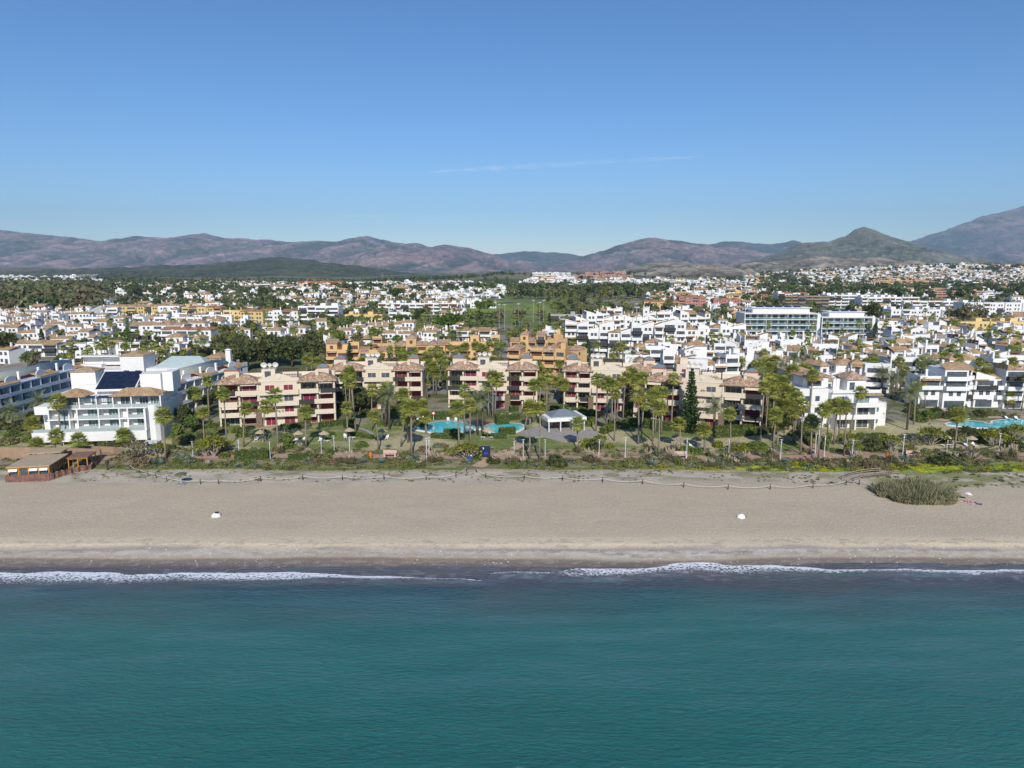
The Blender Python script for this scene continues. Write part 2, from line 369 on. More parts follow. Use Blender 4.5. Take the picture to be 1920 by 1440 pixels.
def gridmesh(name, xs, ys, fz, mats, smooth=True, attrs=None):
    """xs: (rows, cols) or 1-D, ys rows; a height field sheet"""
    if np.ndim(xs) == 1: X, Y = np.meshgrid(xs, ys)
    else: X = xs; Y = np.repeat(np.asarray(ys)[:, None], X.shape[1], 1)
    Zz = fz(X, Y); r, c = X.shape
    V = np.stack([X, Y, Zz], -1).reshape(-1, 3)
    i = np.arange((r - 1) * c).reshape(r - 1, c)[:, :-1].ravel()
    LI = np.stack([i, i + 1, i + c + 1, i + c], 1).ravel()
    me = bpy.data.meshes.new(name); me.vertices.add(len(V)); me.vertices.foreach_set('co', V.astype(np.float32).ravel())
    me.loops.add(len(LI)); me.loops.foreach_set('vertex_index', LI.astype(np.int32)); nf = len(i)
    me.polygons.add(nf); me.polygons.foreach_set('loop_start', (np.arange(nf) * 4).astype(np.int32))
    try: me.polygons.foreach_set('loop_total', np.full(nf, 4, np.int32))
    except Exception: pass
    me.update(calc_edges=True); me.polygons.foreach_set('use_smooth', np.full(nf, smooth))
    for m in mats: me.materials.append(m)
    for nm, fn in (attrs or {}).items():
        val = fn(X, Y, Zz)
        if val.ndim == 3:
            a = me.color_attributes.new(nm, 'FLOAT_COLOR', 'POINT'); d = np.concatenate([val.reshape(-1, 3), np.ones((len(V), 1))], 1)
            a.data.foreach_set('color', d.astype(np.float32).ravel())
        else:
            a = me.attributes.new(nm, 'FLOAT', 'POINT'); a.data.foreach_set('value', val.astype(np.float32).ravel())
    return me

# ================================================================== SETTING
def attr_mat(name, rough=.9, sc=3.0, amt=.25, bump=.4, bsc=6.0, spec=.2, bdist=.1, speck=None):
    m = bpy.data.materials.new(name); m.use_nodes = True; n = m.node_tree.nodes; l = m.node_tree.links
    b = n['Principled BSDF']; b.inputs['Roughness'].default_value = rough; b.inputs['Specular IOR Level'].default_value = spec
    at = n.new('ShaderNodeAttribute'); at.attribute_name = 'tint'
    g = n.new('ShaderNodeNewGeometry')
    nz = n.new('ShaderNodeTexNoise'); nz.inputs['Scale'].default_value = sc; nz.inputs['Detail'].default_value = 6; nz.inputs['Roughness'].default_value = .7
    l.new(g.outputs['Position'], nz.inputs['Vector'])
    mr = n.new('ShaderNodeMapRange'); mr.inputs['From Min'].default_value = .3; mr.inputs['From Max'].default_value = .7
    mr.inputs['To Min'].default_value = 1 - amt; mr.inputs['To Max'].default_value = 1 + amt
    l.new(nz.outputs['Fac'], mr.inputs['Value'])
    hs = n.new('ShaderNodeHueSaturation'); l.new(at.outputs['Color'], hs.inputs['Color']); l.new(mr.outputs[0], hs.inputs['Value'])
    cur = hs.outputs[0]
    if speck:
        vo = n.new('ShaderNodeTexVoronoi'); vo.inputs['Scale'].default_value = speck[0]; l.new(g.outputs['Position'], vo.inputs['Vector'])
        lt = n.new('ShaderNodeMath'); lt.operation = 'LESS_THAN'; lt.inputs[1].default_value = speck[1]; l.new(vo.outputs['Distance'], lt.inputs[0])
        n3 = n.new('ShaderNodeTexNoise'); n3.inputs['Scale'].default_value = .12; l.new(g.outputs['Position'], n3.inputs['Vector'])
        gt = n.new('ShaderNodeMath'); gt.operation = 'GREATER_THAN'; gt.inputs[1].default_value = .52; l.new(n3.outputs['Fac'], gt.inputs[0])
        mu = n.new('ShaderNodeMath'); mu.operation = 'MULTIPLY'; l.new(lt.outputs[0], mu.inputs[0]); l.new(gt.outputs[0], mu.inputs[1])
        mx = n.new('ShaderNodeMix'); mx.data_type = 'RGBA'; l.new(mu.outputs[0], mx.inputs[0]); l.new(cur, mx.inputs[6]); mx.inputs[7].default_value = (*speck[2], 1)
        cur = mx.outputs[2]
    l.new(cur, b.inputs['Base Color'])
    bp = n.new('ShaderNodeBump'); bp.inputs['Strength'].default_value = bump; bp.inputs['Distance'].default_value = bdist
    n2 = n.new('ShaderNodeTexNoise'); n2.inputs['Scale'].default_value = bsc; n2.inputs['Detail'].default_value = 5; l.new(g.outputs['Position'], n2.inputs['Vector'])
    l.new(n2.outputs['Fac'], bp.inputs['Height']); l.new(bp.outputs[0], b.inputs['Normal'])
    return m
def lerp3(t, a, b): return np.asarray(a)[None, None] * (1 - t[..., None]) + np.asarray(b)[None, None] * t[..., None]
def ss(x, a, b):
    t = np.clip((x - a) / (b - a), 0, 1); return t * t * (3 - 2 * t)
def mixc(c, t, b): return c * (1 - t[..., None]) + np.asarray(b)[None, None] * t[..., None]

# ---- beach
def beach_tint(X, Y, Zz):
    w = 1.3 * (fbm(X / 18, X * 0, 3, 11) - .5); w2 = 1.6 * (fbm(X / 25, X * 0, 3, 17) - .5); n = fbm(X / 6, Y / 2.2, 4, 21); n2 = fbm(X / 1.2, Y / .5, 3, 22)
    c = np.zeros(X.shape + (3,)) + np.array((.49, .41, .30))
    c = mixc(c, ss(n, .35, .65) * .35, (.43, .365, .275)); c = mixc(c, ss(fbm(X / 16, Y / 5, 3, 25), .5, .7) * .35, (.535, .455, .34))
    c = mixc(c, ss(Y + w * 2, 110.5, 108) * .8, (.54, .455, .34))
    c = mixc(c, ss(n2, .62, .7) * ss(Y, 109, 107.5) * .5, (.30, .25, .2))
    c = mixc(c, ss(Y + w, 106.4, 105.3) * (.45 + .5 * ss(fbm(X / 9, Y, 3, 27), .3, .6)), (.265, .235, .21))
    c = mixc(c, ss(Y + w, 105.2, 104.7) * ss(n2, .30, .55), (.43, .40, .37))
    c = mixc(c, ss(Y + w2, 104.5, 103.6), (.37, .31, .24)); c = mixc(c, ss(n2, .5, .62) * ss(Y, 104.8, 104) * .35, (.5, .46, .40))
    c = mixc(c, ss(Y + w2 * .8, 103.4, 102.6), (.185, .155, .135)); c = mixc(c, ss(n2, .52, .6) * ss(Y, 103.2, 102.6) * .5, (.27, .23, .2))
    c = mixc(c, ss(Y + w * .7, 101.4, 100.6), (.125, .115, .12))
    c = mixc(c, ss(n2, .6, .7) * ss(Y, 103.0, 101.5) * .3, (.3, .27, .25))
    d = fbm(X / 4, Y / 2.5, 4, 31)
    veg = ss(Y, 134.5, 140) * ss(d, .50, .60)
    c = mixc(c, ss(Y, 133.5, 137), (.44, .385, .31))
    c = mixc(c, veg * .75, (.22, .20, .115))
    right = ss(X, 62, 78) * ss(Y + 5 * (fbm(X / 14, Y / 9, 3, 37) - .5), 131, 136) * ss(d, .36, .5)
    c = mixc(c, right * .85, (.21, .215, .085))
    return np.clip(c, 0, 1)
xs_b = np.concatenate([np.linspace(-900, -151, 40), np.arange(-150, 150, .42), np.linspace(151, 900, 40)])
struct('beach', gridmesh('beach', xs_b, np.concatenate([np.arange(60, 97, 2.5), np.arange(97, 112, .22), np.arange(112, 142.3, .45)]), Z,
       [attr_mat('beach_sand', .95, 2.2, .13, .5, 2.2, .1, .2, speck=(.85, .11, (.62, .58, .52)))], True, {'tint': beach_tint}))

# ---- inland ground
def box_mask(X, Y, u0, u1, y0, y1, s=.04):
    a = 960 + X / np.maximum(Y, 1) * F; return ss(a, u0 - 8, u0 + 8) * ss(a, u1 + 8, u1 - 8) * ss(Y, y0 * (1 - s), y0 * (1 + s)) * ss(Y, y1 * (1 + s), y1 * (1 - s))
def ground_tint(X, Y, Zz):
    n = fbm(X / 7, Y / 5, 4, 41); n2 = fbm(X / 22, Y / 16, 3, 43); n3 = fbm(X / 2.5, Y / 1.5, 3, 47)
    c = np.zeros(X.shape + (3,)) + np.array((.17, .205, .065))
    dry = ss(n2 + .12 * ss(X, 20, 50) + .05 * (n3 - .5), .44, .62)
    c = mixc(c, dry, (.43, .38, .22)); c = mixc(c, ss(n, .56, .66) * .45, (.48, .40, .27))
    # planting strip near the promenade
    st = ss(Y + 3 * (n - .5), 159.5, 157.5); c = mixc(c, st, (.38, .27, .19)); c = mixc(c, st * ss(n3, .48, .58), (.15, .17, .07))
    st = ss(Y, 150.8, 150); c = mixc(c, st, (.19, .19, .09)); c = mixc(c, st * ss(n, .55, .62) * .7, (.31, .25, .18))
    # creeping plants on the dune edge, yellow flowers to the right
    c = mixc(c, ss(Y + 1.5 * (n - .5), 145.6, 145) * ss(n, .38, .5), (.135, .175, .03))
    c = mixc(c, ss(Y + 3 * (n2 - .5), 143.5, 142.8) * ss(X, 75, 60), (.40, .34, .26))
    c = mixc(c, ss(X, 45, 72) * ss(Y, 149, 147.5) * ss(n, .3, .42), (.19, .27, .035)); c = mixc(c, ss(X, 25, 60) * ss(Y, 148, 146) * ss(n3, .55, .63) * ss(n2, .35, .5), (.42, .44, .03))
    # between the buildings
    far = ss(Y, 183, 192); g = lerp3(ss(n, .42, .58), (.11, .13, .05), (.27, .24, .19)); c = c * (1 - far[..., None]) + g * far[..., None]
    mid = ss(Y, 225, 245); m_ = fbm(X / 30, Y / 30, 4, 51)
    g = lerp3(ss(m_, .42, .55), (.12, .14, .06), (.27, .24, .19)); g = mixc(g, ss(fbm(X / 12, Y / 14, 3, 55), .58, .62), (.30, .28, .26))
    c = c * (1 - mid[..., None]) + g * mid[..., None]
    c = mixc(c, box_mask(X, Y, 780, 1080, 470, 1100) * .92, (.15, .185, .065))
    c = mixc(c, box_mask(X, Y, 780, 1060, 490, 1000) * ss(fbm(X / 24, Y / 70, 4, 57), .44, .56), (.21, .27, .06))
    c = mixc(c, box_mask(X, Y, 1075, 1130, 1350, 1900) * .8, (.09, .17, .03)); c = mixc(c, box_mask(X, Y, 820, 1080, 900, 1250) * ss(m_, .42, .5), (.13, .2, .03))
    k = ss(Y, 1000, 1500); g = lerp3(ss(fbm(X / 150, Y / 200, 4, 61), .45, .6), (.07, .09, .04), (.20, .18, .11)); c = c * (1 - k[..., None]) + g * k[..., None]
    return np.clip(c, 0, 1)
ys_g = np.concatenate([np.arange(142, 200, .55), np.arange(200, 300, 1.5), np.geomspace(300, 9500, 260)])
wd = np.maximum(190, ys_g * 1.02); tt = np.linspace(-1, 1, 560); XG = wd[:, None] * tt[None]
struct('ground', gridmesh('ground', XG, ys_g, Z, [attr_mat('ground_cover', .95, 1.1, .3, .8, 1.6, .1, .35)], True, {'tint': ground_tint}))

# ---- sea
def sea_z(X, Y):
    z = .10 * (fbm(X / 7, Y / 2.2, 3, 71) - .5) + .16 * (fbm(X / 24, Y / 9, 2, 73) - .5)
    k = np.clip((100 - Y) / 6, .05, 1) * np.where(abs(X) < 400, 1, 0); z = z * k
    br = np.interp(960 + X / 98 * F, FU, FB); w = br_w(X)
    z = z + .42 * w * np.exp(-((Y - np.interp(960 + X / 98 * F, FU, FB) - .3) / .8) ** 2)
    return z + .03 + np.clip((Y - 98.5) / 3.5, 0, 1) * (.02 + .13 * (fbm(X / 7, X * 0, 3, 79) - .5) + .09 * ss(X, 12, 30))
# foam band: photo column, top row, bottom row, strength
FOAM = [(-200, 1072, 1096, .9), (0, 1075, 1098, .9), (45, 1072, 1102, .85), (120, 1073, 1097, .95), (200, 1077, 1098, .9), (300, 1075, 1092, .85), (430, 1075, 1097, 1), (520, 1073, 1096, 1), (590, 1076, 1091, .9),
        (640, 1080, 1092, 1), (700, 1081, 1093, 1), (780, 1085, 1092, 1), (860, 1089, 1093, .9), (905, 1091, 1093, .3), (920, 1075, 1080, .25), (960, 1073, 1079, .8), (1010, 1073, 1080, .6), (1045, 1074, 1087, .3), (1090, 1066, 1088, .55),
        (1140, 1066, 1088, .8), (1200, 1063, 1086, .95), (1260, 1056, 1080, 1), (1320, 1053, 1077, 1), (1400, 1054, 1078, 1), (1450, 1055, 1076, 1), (1490, 1061, 1073, 1), (1540, 1063, 1077, .9), (1600, 1069, 1076, 1), (1700, 1070, 1076, .85),
        (1760, 1066, 1077, .7), (1830, 1070, 1079, .9), (1920, 1070, 1080, .95), (2150, 1070, 1080, .8)]
FU = np.array([f[0] for f in FOAM], float)
def yrow(v):
    dx, dy, dz = ray(960, v); return -CAMH / dz * dy
FT = np.array([yrow(f[1]) for f in FOAM]); FB = np.array([yrow(f[2]) for f in FOAM]); FS = np.array([f[3] for f in FOAM])
def br_w(X): return np.interp(960 + X / 98 * F, FU, FS) * ss(fbm(X / 15, X * 0, 2, 75), .3, .6)
def foam(X, Y, Zz):
    u = 960 + X / 98 * F; t = np.interp(u, FU, FT) + .7 * (fbm(X / 3.5, X * 0, 3, 81) - .5); b = np.interp(u, FU, FB) + .5 * (fbm(X / 2, X * 0, 2, 83) - .5); s = np.interp(u, FU, FS)
    k = np.clip((Y - b) / np.maximum(t - b, .3), -1, 2)      # 0 seaward edge, 1 landward edge
    a = ss(k, -.12, .15) * ss(k, 1.06, .95); f = a * (.31 + .44 * ss(k, .1, .9)) * s
    f = f + s * .5 * np.exp(-((Y - t + .18) / .16) ** 2) * (fbm(X / 2.5, Y, 2, 85) > .3)
    f = f + .16 * ss(Y, 95.5, 97) * ss(fbm(X / 3, Y / .8, 3, 87), .55, .75)
    return np.clip(f, 0, 1)
def sea_tint(X, Y, Zz):
    n = fbm(X / 22, Y / 7, 4, 91); n2 = fbm(X / 60, Y / 25, 3, 93)
    c = np.zeros(X.shape + (3,)) + np.array((.018, .145, .134))
    c = mixc(c, ss(n2, .35, .65) * .55, (.014, .125, .120)); c = mixc(c, ss(Y, 60, 76) * .6, (.032, .165, .165)); c = mixc(c, ss(Y + 9 * (n - .5), 81, 92) * .85, (.048, .108, .128))
    c = mixc(c, ss(Y + 5 * (n - .5), 88, 95) * .6, (.058, .096, .118)); c = mixc(c, ss(Y + 3 * (n - .5), 92.5, 95.5), (.085, .088, .108)); c = mixc(c, ss(Y + 1.5 * (n - .5), 95.8, 98.5), (.12, .115, .13)); c = mixc(c, ss(fbm(X / 1.1, Y / .5, 2, 96), .60, .72) * ss(Y, 94.5, 97) * .35, (.3, .3, .33))
    sw = fbm(X / 15 + Y / 5, Y / 1.5 - X / 26, 3, 97); c = mixc(c, ss(sw, .55, .75) * .30 * ss(Y, 55, 84), (.09, .19, .235)); c = mixc(c, ss(sw, .45, .30) * .22, (.012, .09, .10)); s2 = fbm(X / 11 - Y / 4, Y / 1.3 + X / 30, 3, 98); c = mixc(c, ss(s2, .58, .75) * .2, (.06, .17, .19)); c = mixc(c, ss(n, .5, .62) * ss(Y, 84, 92) * .45, (.075, .095, .10))  # bright crest streaks of the swell painted into the tint
    return np.clip(c, 0, 1)
def sea_mat():
    m = bpy.data.materials.new('sea_water'); m.use_nodes = True; n = m.node_tree.nodes; l = m.node_tree.links; b = n['Principled BSDF']
    at = n.new('ShaderNodeAttribute'); at.attribute_name = 'tint'; fo = n.new('ShaderNodeAttribute'); fo.attribute_name = 'foam'
    g = n.new('ShaderNodeNewGeometry')
    mp = n.new('ShaderNodeMapping'); mp.inputs['Scale'].default_value = (1, 1.4, 1); l.new(g.outputs['Position'], mp.inputs['Vector'])
    nz = n.new('ShaderNodeTexNoise'); nz.inputs['Scale'].default_value = 1.6; nz.inputs['Detail'].default_value = 6; nz.inputs['Roughness'].default_value = .68; nz.inputs['Distortion'].default_value = 1.2; l.new(mp.outputs[0], nz.inputs['Vector'])
    vo = n.new('ShaderNodeTexVoronoi'); vo.feature = 'DISTANCE_TO_EDGE'; vo.inputs['Scale'].default_value = 1.45
    ad = n.new('ShaderNodeVectorMath'); ad.operation = 'ADD'; l.new(mp.outputs[0], ad.inputs[0]); sc_ = n.new('ShaderNodeVectorMath'); sc_.operation = 'SCALE'; sc_.inputs[3].default_value = 1.0
    l.new(nz.outputs['Color'], sc_.inputs[0]); l.new(sc_.outputs[0], ad.inputs[1]); l.new(ad.outputs[0], vo.inputs['Vector'])
    # lacy threshold: foam where (1 - edge*3)*.4 + noise*.6 > 1 - foam
    a1 = n.new('ShaderNodeMath'); a1.operation = 'MULTIPLY_ADD'; a1.inputs[1].default_value = -1.6; a1.inputs[2].default_value = .42; l.new(vo.outputs['Distance'], a1.inputs[0])
    a2 = n.new('ShaderNodeMath'); a2.operation = 'MULTIPLY_ADD'; a2.inputs[1].default_value = .75; l.new(nz.outputs['Fac'], a2.inputs[0]); l.new(a1.outputs[0], a2.inputs[2])
    a3 = n.new('ShaderNodeMath'); a3.operation = 'ADD'; l.new(a2.outputs[0], a3.inputs[0]); l.new(fo.outputs['Fac'], a3.inputs[1])
    mr = n.new('ShaderNodeMapRange'); mr.inputs['From Min'].default_value = 1.0; mr.inputs['From Max'].default_value = 1.22; l.new(a3.outputs[0], mr.inputs['Value'])
    mx = n.new('ShaderNodeMix'); mx.data_type = 'RGBA'; l.new(mr.outputs[0], mx.inputs[0]); mx.inputs[7].default_value = (.78, .80, .84, 1)
    # ripples for the bump; glitter and foam of crests painted into the body colour
    w1 = n.new('ShaderNodeTexNoise'); w1.inputs['Scale'].default_value = 1.5; w1.inputs['Detail'].default_value = 8; w1.inputs['Roughness'].default_value = .6; w1.inputs['Distortion'].default_value = .5
    mp2 = n.new('ShaderNodeMapping'); mp2.inputs['Scale'].default_value = (.45, 1.5, 1); mp2.inputs['Rotation'].default_value = (0, 0, .12); l.new(g.outputs['Position'], mp2.inputs['Vector']); l.new(mp2.outputs[0], w1.inputs['Vector'])
    w3 = n.new('ShaderNodeTexNoise'); w3.inputs['Scale'].default_value = 2.6; w3.inputs['Detail'].default_value = 4; w3.inputs['Roughness'].default_value = .6; mp3 = n.new('ShaderNodeMapping'); mp3.inputs['Scale'].default_value = (.22, 1.5, 1); mp3.inputs['Rotation'].default_value = (0, 0, -.16); l.new(g.outputs['Position'], mp3.inputs['Vector']); l.new(mp3.outputs[0], w3.inputs['Vector'])
    m3 = n.new('ShaderNodeMapRange'); m3.inputs['From Min'].default_value = .60; m3.inputs['From Max'].default_value = .78; m3.inputs['To Max'].default_value = .42; l.new(w3.outputs['Fac'], m3.inputs['Value'])
    mc = n.new('ShaderNodeMix'); mc.data_type = 'RGBA'; mc.inputs[7].default_value = (.14, .29, .33, 1); l.new(m3.outputs[0], mc.inputs[0]); l.new(at.outputs['Color'], mc.inputs[6])
    l.new(mc.outputs[2], mx.inputs[6]); l.new(mx.outputs[2], b.inputs['Base Color'])
    rr = n.new('ShaderNodeMapRange'); rr.inputs['To Min'].default_value = .14; rr.inputs['To Max'].default_value = .8; l.new(mr.outputs[0], rr.inputs['Value']); l.new(rr.outputs[0], b.inputs['Roughness'])
    b.inputs['IOR'].default_value = 1.33
    bp = n.new('ShaderNodeBump'); bp.inputs['Strength'].default_value = 1.0; bp.inputs['Distance'].default_value = .36; l.new(w1.outputs['Fac'], bp.inputs['Height']); l.new(bp.outputs[0], b.inputs['Normal'])
    return m
xs_s = np.concatenate([-np.geomspace(9000, 111, 40), np.arange(-110, 110, .36), np.geomspace(111, 9000, 40)])
ys_s = np.concatenate([-np.geomspace(9000, 10, 40), np.linspace(0, 44, 20), np.arange(45, 88, .7), np.arange(88, 103.2, .16)])
struct('sea', gridmesh('sea', xs_s, ys_s, sea_z, [sea_mat()], True, {'tint': sea_tint, 'foam': foam}))

# ---- hills and mountains
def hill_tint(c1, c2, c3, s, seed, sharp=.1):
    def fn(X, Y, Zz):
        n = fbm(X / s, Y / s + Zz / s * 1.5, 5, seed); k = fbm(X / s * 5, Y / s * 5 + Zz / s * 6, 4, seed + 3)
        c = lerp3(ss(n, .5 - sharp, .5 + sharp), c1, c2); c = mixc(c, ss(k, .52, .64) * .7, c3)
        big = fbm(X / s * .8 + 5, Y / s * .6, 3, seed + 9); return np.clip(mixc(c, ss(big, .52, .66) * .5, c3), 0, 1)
    fn.dark = np.array(c3) * .62; fn.light = np.clip(np.array(c2) * 1.5, 0, 1)  # tones for painting relief shading on the slopes
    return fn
HILLM = attr_mat('hill_scrub', .95, .016, .5, .9, .014, .05, 22)
HILLN = attr_mat('near_hill_scrub', .95, .05, .45, .8, .08, .05, 4)
def ridge(name, D, pts, Wf, amp, tint, m, dx, seed, wb=None, rows=110, base=0, gl=1.0):
    us = np.array([p[0] for p in pts], float); zs = np.array([HZ(960, p[1], D) for p in pts]); xr = (us - 960) / F * D
    y0 = D - Wf; wb = wb or Wf * .7
    xs = np.arange(xr[0], xr[-1], dx)
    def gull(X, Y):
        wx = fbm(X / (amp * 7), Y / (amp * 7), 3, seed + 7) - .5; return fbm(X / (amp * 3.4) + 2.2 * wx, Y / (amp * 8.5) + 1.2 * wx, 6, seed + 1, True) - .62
    def fz(X, Y):
        t = (Y - y0) / Wf; e = np.interp(X, xr, zs) + D * .0016 * (fbm(X / (D * .012), X * 0, 5, seed) - .5) * 2
        front = np.clip(t, 0, 1) ** 1.15; back = np.clip(1 - (Y - D) / wb, 0, 1) ** 1.3
        prof = np.where(t <= 1, front, back); mask = np.sin(np.pi * np.clip(t, 0, 1)) ** .6
        g2 = fbm(X / (amp * 10), Y / (amp * 9), 3, seed + 5) - .5
        return base + (e - base) * prof + amp * mask * (1.7 * gull(X, Y) * gl + g2 * 1.1)
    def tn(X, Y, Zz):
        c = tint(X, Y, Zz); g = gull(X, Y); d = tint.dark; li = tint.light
        c = mixc(c, ss(g, .02, -.16) * .8, d); g3 = fbm(X / (amp * 1.15) + 3 * g, Y / (amp * 2.4) + Zz / (amp * 1.2), 4, seed + 21, True); c = mixc(c, ss(g3, .54, .42) * .55, d); c = mixc(c, ss(g3, .78, .88) * .35, li); return np.clip(mixc(c, ss(g, .10, .26) * .55, li), 0, 1)  # scrub tone darkened in gullies, crests paled: relief shading put into the colour
    ys = np.concatenate([y0 + Wf * np.linspace(0, 1, rows), D + wb * np.linspace(.06, 1, 12)])
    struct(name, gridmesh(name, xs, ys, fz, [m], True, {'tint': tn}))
MAUVE = ((.19, .135, .155), (.26, .18, .18), (.085, .115, .11)); BLU = ((.075, .09, .095), (.12, .105, .10), (.05, .07, .07)); GRN = ((.030, .044, .024), (.050, .062, .032), (.11, .105, .07)); BRN = ((.17, .13, .105), (.33, .275, .21), (.085, .09, .06))
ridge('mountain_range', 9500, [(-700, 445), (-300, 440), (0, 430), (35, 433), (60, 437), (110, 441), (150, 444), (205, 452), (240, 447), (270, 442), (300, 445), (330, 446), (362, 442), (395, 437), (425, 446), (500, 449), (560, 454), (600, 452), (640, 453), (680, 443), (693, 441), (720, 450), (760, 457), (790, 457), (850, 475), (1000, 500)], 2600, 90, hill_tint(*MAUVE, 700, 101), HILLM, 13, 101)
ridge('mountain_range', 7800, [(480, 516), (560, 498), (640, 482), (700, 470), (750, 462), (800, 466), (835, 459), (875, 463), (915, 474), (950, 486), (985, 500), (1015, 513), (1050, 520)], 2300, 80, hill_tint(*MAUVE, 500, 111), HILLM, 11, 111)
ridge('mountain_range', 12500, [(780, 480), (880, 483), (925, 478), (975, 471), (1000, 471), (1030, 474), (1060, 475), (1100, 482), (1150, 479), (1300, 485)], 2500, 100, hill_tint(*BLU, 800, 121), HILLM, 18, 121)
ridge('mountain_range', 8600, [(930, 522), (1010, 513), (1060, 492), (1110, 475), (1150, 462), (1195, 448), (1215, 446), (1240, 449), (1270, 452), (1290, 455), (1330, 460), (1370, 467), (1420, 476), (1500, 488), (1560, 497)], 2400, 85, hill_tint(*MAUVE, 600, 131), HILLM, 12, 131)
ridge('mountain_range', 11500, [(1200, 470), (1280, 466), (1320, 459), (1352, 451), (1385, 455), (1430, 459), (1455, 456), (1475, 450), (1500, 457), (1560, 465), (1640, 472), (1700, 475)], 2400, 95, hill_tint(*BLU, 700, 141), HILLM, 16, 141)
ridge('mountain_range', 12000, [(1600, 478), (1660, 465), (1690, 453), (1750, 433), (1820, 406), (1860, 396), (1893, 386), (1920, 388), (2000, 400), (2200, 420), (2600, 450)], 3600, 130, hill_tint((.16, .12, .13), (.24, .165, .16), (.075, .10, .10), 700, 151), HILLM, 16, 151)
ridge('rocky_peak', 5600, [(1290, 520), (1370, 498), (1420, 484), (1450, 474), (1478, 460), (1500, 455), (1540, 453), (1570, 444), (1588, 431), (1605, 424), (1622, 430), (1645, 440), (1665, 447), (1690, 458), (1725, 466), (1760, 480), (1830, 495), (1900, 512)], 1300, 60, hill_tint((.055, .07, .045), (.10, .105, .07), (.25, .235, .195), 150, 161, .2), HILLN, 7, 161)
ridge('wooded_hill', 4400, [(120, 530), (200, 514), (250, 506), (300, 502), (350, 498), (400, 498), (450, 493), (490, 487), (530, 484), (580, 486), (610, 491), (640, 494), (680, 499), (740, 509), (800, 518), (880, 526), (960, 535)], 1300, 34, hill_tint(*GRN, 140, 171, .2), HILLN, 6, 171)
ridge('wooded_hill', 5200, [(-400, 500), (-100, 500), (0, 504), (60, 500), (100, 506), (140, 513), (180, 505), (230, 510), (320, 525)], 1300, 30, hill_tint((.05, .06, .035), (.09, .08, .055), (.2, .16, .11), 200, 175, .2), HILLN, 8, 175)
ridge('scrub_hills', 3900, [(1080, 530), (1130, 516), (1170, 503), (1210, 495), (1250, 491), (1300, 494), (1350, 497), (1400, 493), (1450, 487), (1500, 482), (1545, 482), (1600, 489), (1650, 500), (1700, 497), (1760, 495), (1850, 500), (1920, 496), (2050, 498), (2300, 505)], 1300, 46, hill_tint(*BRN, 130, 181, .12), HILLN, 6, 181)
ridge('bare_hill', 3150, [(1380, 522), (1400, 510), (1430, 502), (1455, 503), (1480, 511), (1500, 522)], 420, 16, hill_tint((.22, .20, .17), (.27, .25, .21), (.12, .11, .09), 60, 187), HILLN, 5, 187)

# ---- thin high cloud trails
def cloud_mat():
    m = bpy.data.materials.new('thin_cloud'); m.use_nodes = True; n = m.node_tree.nodes; l = m.node_tree.links
    for x in list(n):
        if x.type == 'BSDF_PRINCIPLED': n.remove(x)
    out = [x for x in n if x.type == 'OUTPUT_MATERIAL'][0]
    di = n.new('ShaderNodeBsdfDiffuse'); di.inputs['Color'].default_value = (.9, .9, .9, 1); tr = n.new('ShaderNodeBsdfTransparent'); mx = n.new('ShaderNodeMixShader')
    lw = n.new('ShaderNodeLayerWeight'); lw.inputs['Blend'].default_value = .5; a = n.new('ShaderNodeMath'); a.operation = 'SUBTRACT'; a.inputs[0].default_value = 1.0; l.new(lw.outputs['Facing'], a.inputs[1])
    p = n.new('ShaderNodeMath'); p.operation = 'POWER'; p.inputs[1].default_value = 2.2; l.new(a.outputs[0], p.inputs[0]); g = n.new('ShaderNodeNewGeometry'); nz = n.new('ShaderNodeTexNoise'); nz.inputs['Scale'].default_value = .0011; nz.inputs['Detail'].default_value = 5; l.new(g.outputs['Position'], nz.inputs['Vector'])
    mr = n.new('ShaderNodeMapRange'); mr.inputs['From Min'].default_value = .35; mr.inputs['From Max'].default_value = .75; mr.inputs['To Max'].default_value = .13; l.new(nz.outputs['Fac'], mr.inputs['Value'])
    q = n.new('ShaderNodeMath'); q.operation = 'MULTIPLY'; l.new(p.outputs[0], q.inputs[0]); l.new(mr.outputs[0], q.inputs[1])
    l.new(q.outputs[0], mx.inputs[0]); l.new(tr.outputs[0], mx.inputs[1]); l.new(di.outputs[0], mx.inputs[2]); l.new(mx.outputs[0], out.inputs['Surface']); return m
CM = cloud_mat()
for (a, b, th) in (((800, 323), (1310, 293), 190), ((480, 402), (1010, 411), 70)):
    y = 36000; pts = []; rs = []
    for i in range(17):
        t = i / 16; u = a[0] + (b[0] - a[0]) * t; v = a[1] + (b[1] - a[1]) * t
        pts.append(((u - 960) / F * y, y, HZ(960, v, y))); rs.append(th * (.15 + math.sin(math.pi * t) ** .6 * (.8 + .3 * math.sin(i * 2.1))))
    k = MB(); k.tube(pts, rs, 10); struct('cloud', k.mesh('cloud', [CM], True), 'stuff')['label'] = 'faint thin white vapour trail high in the blue sky'

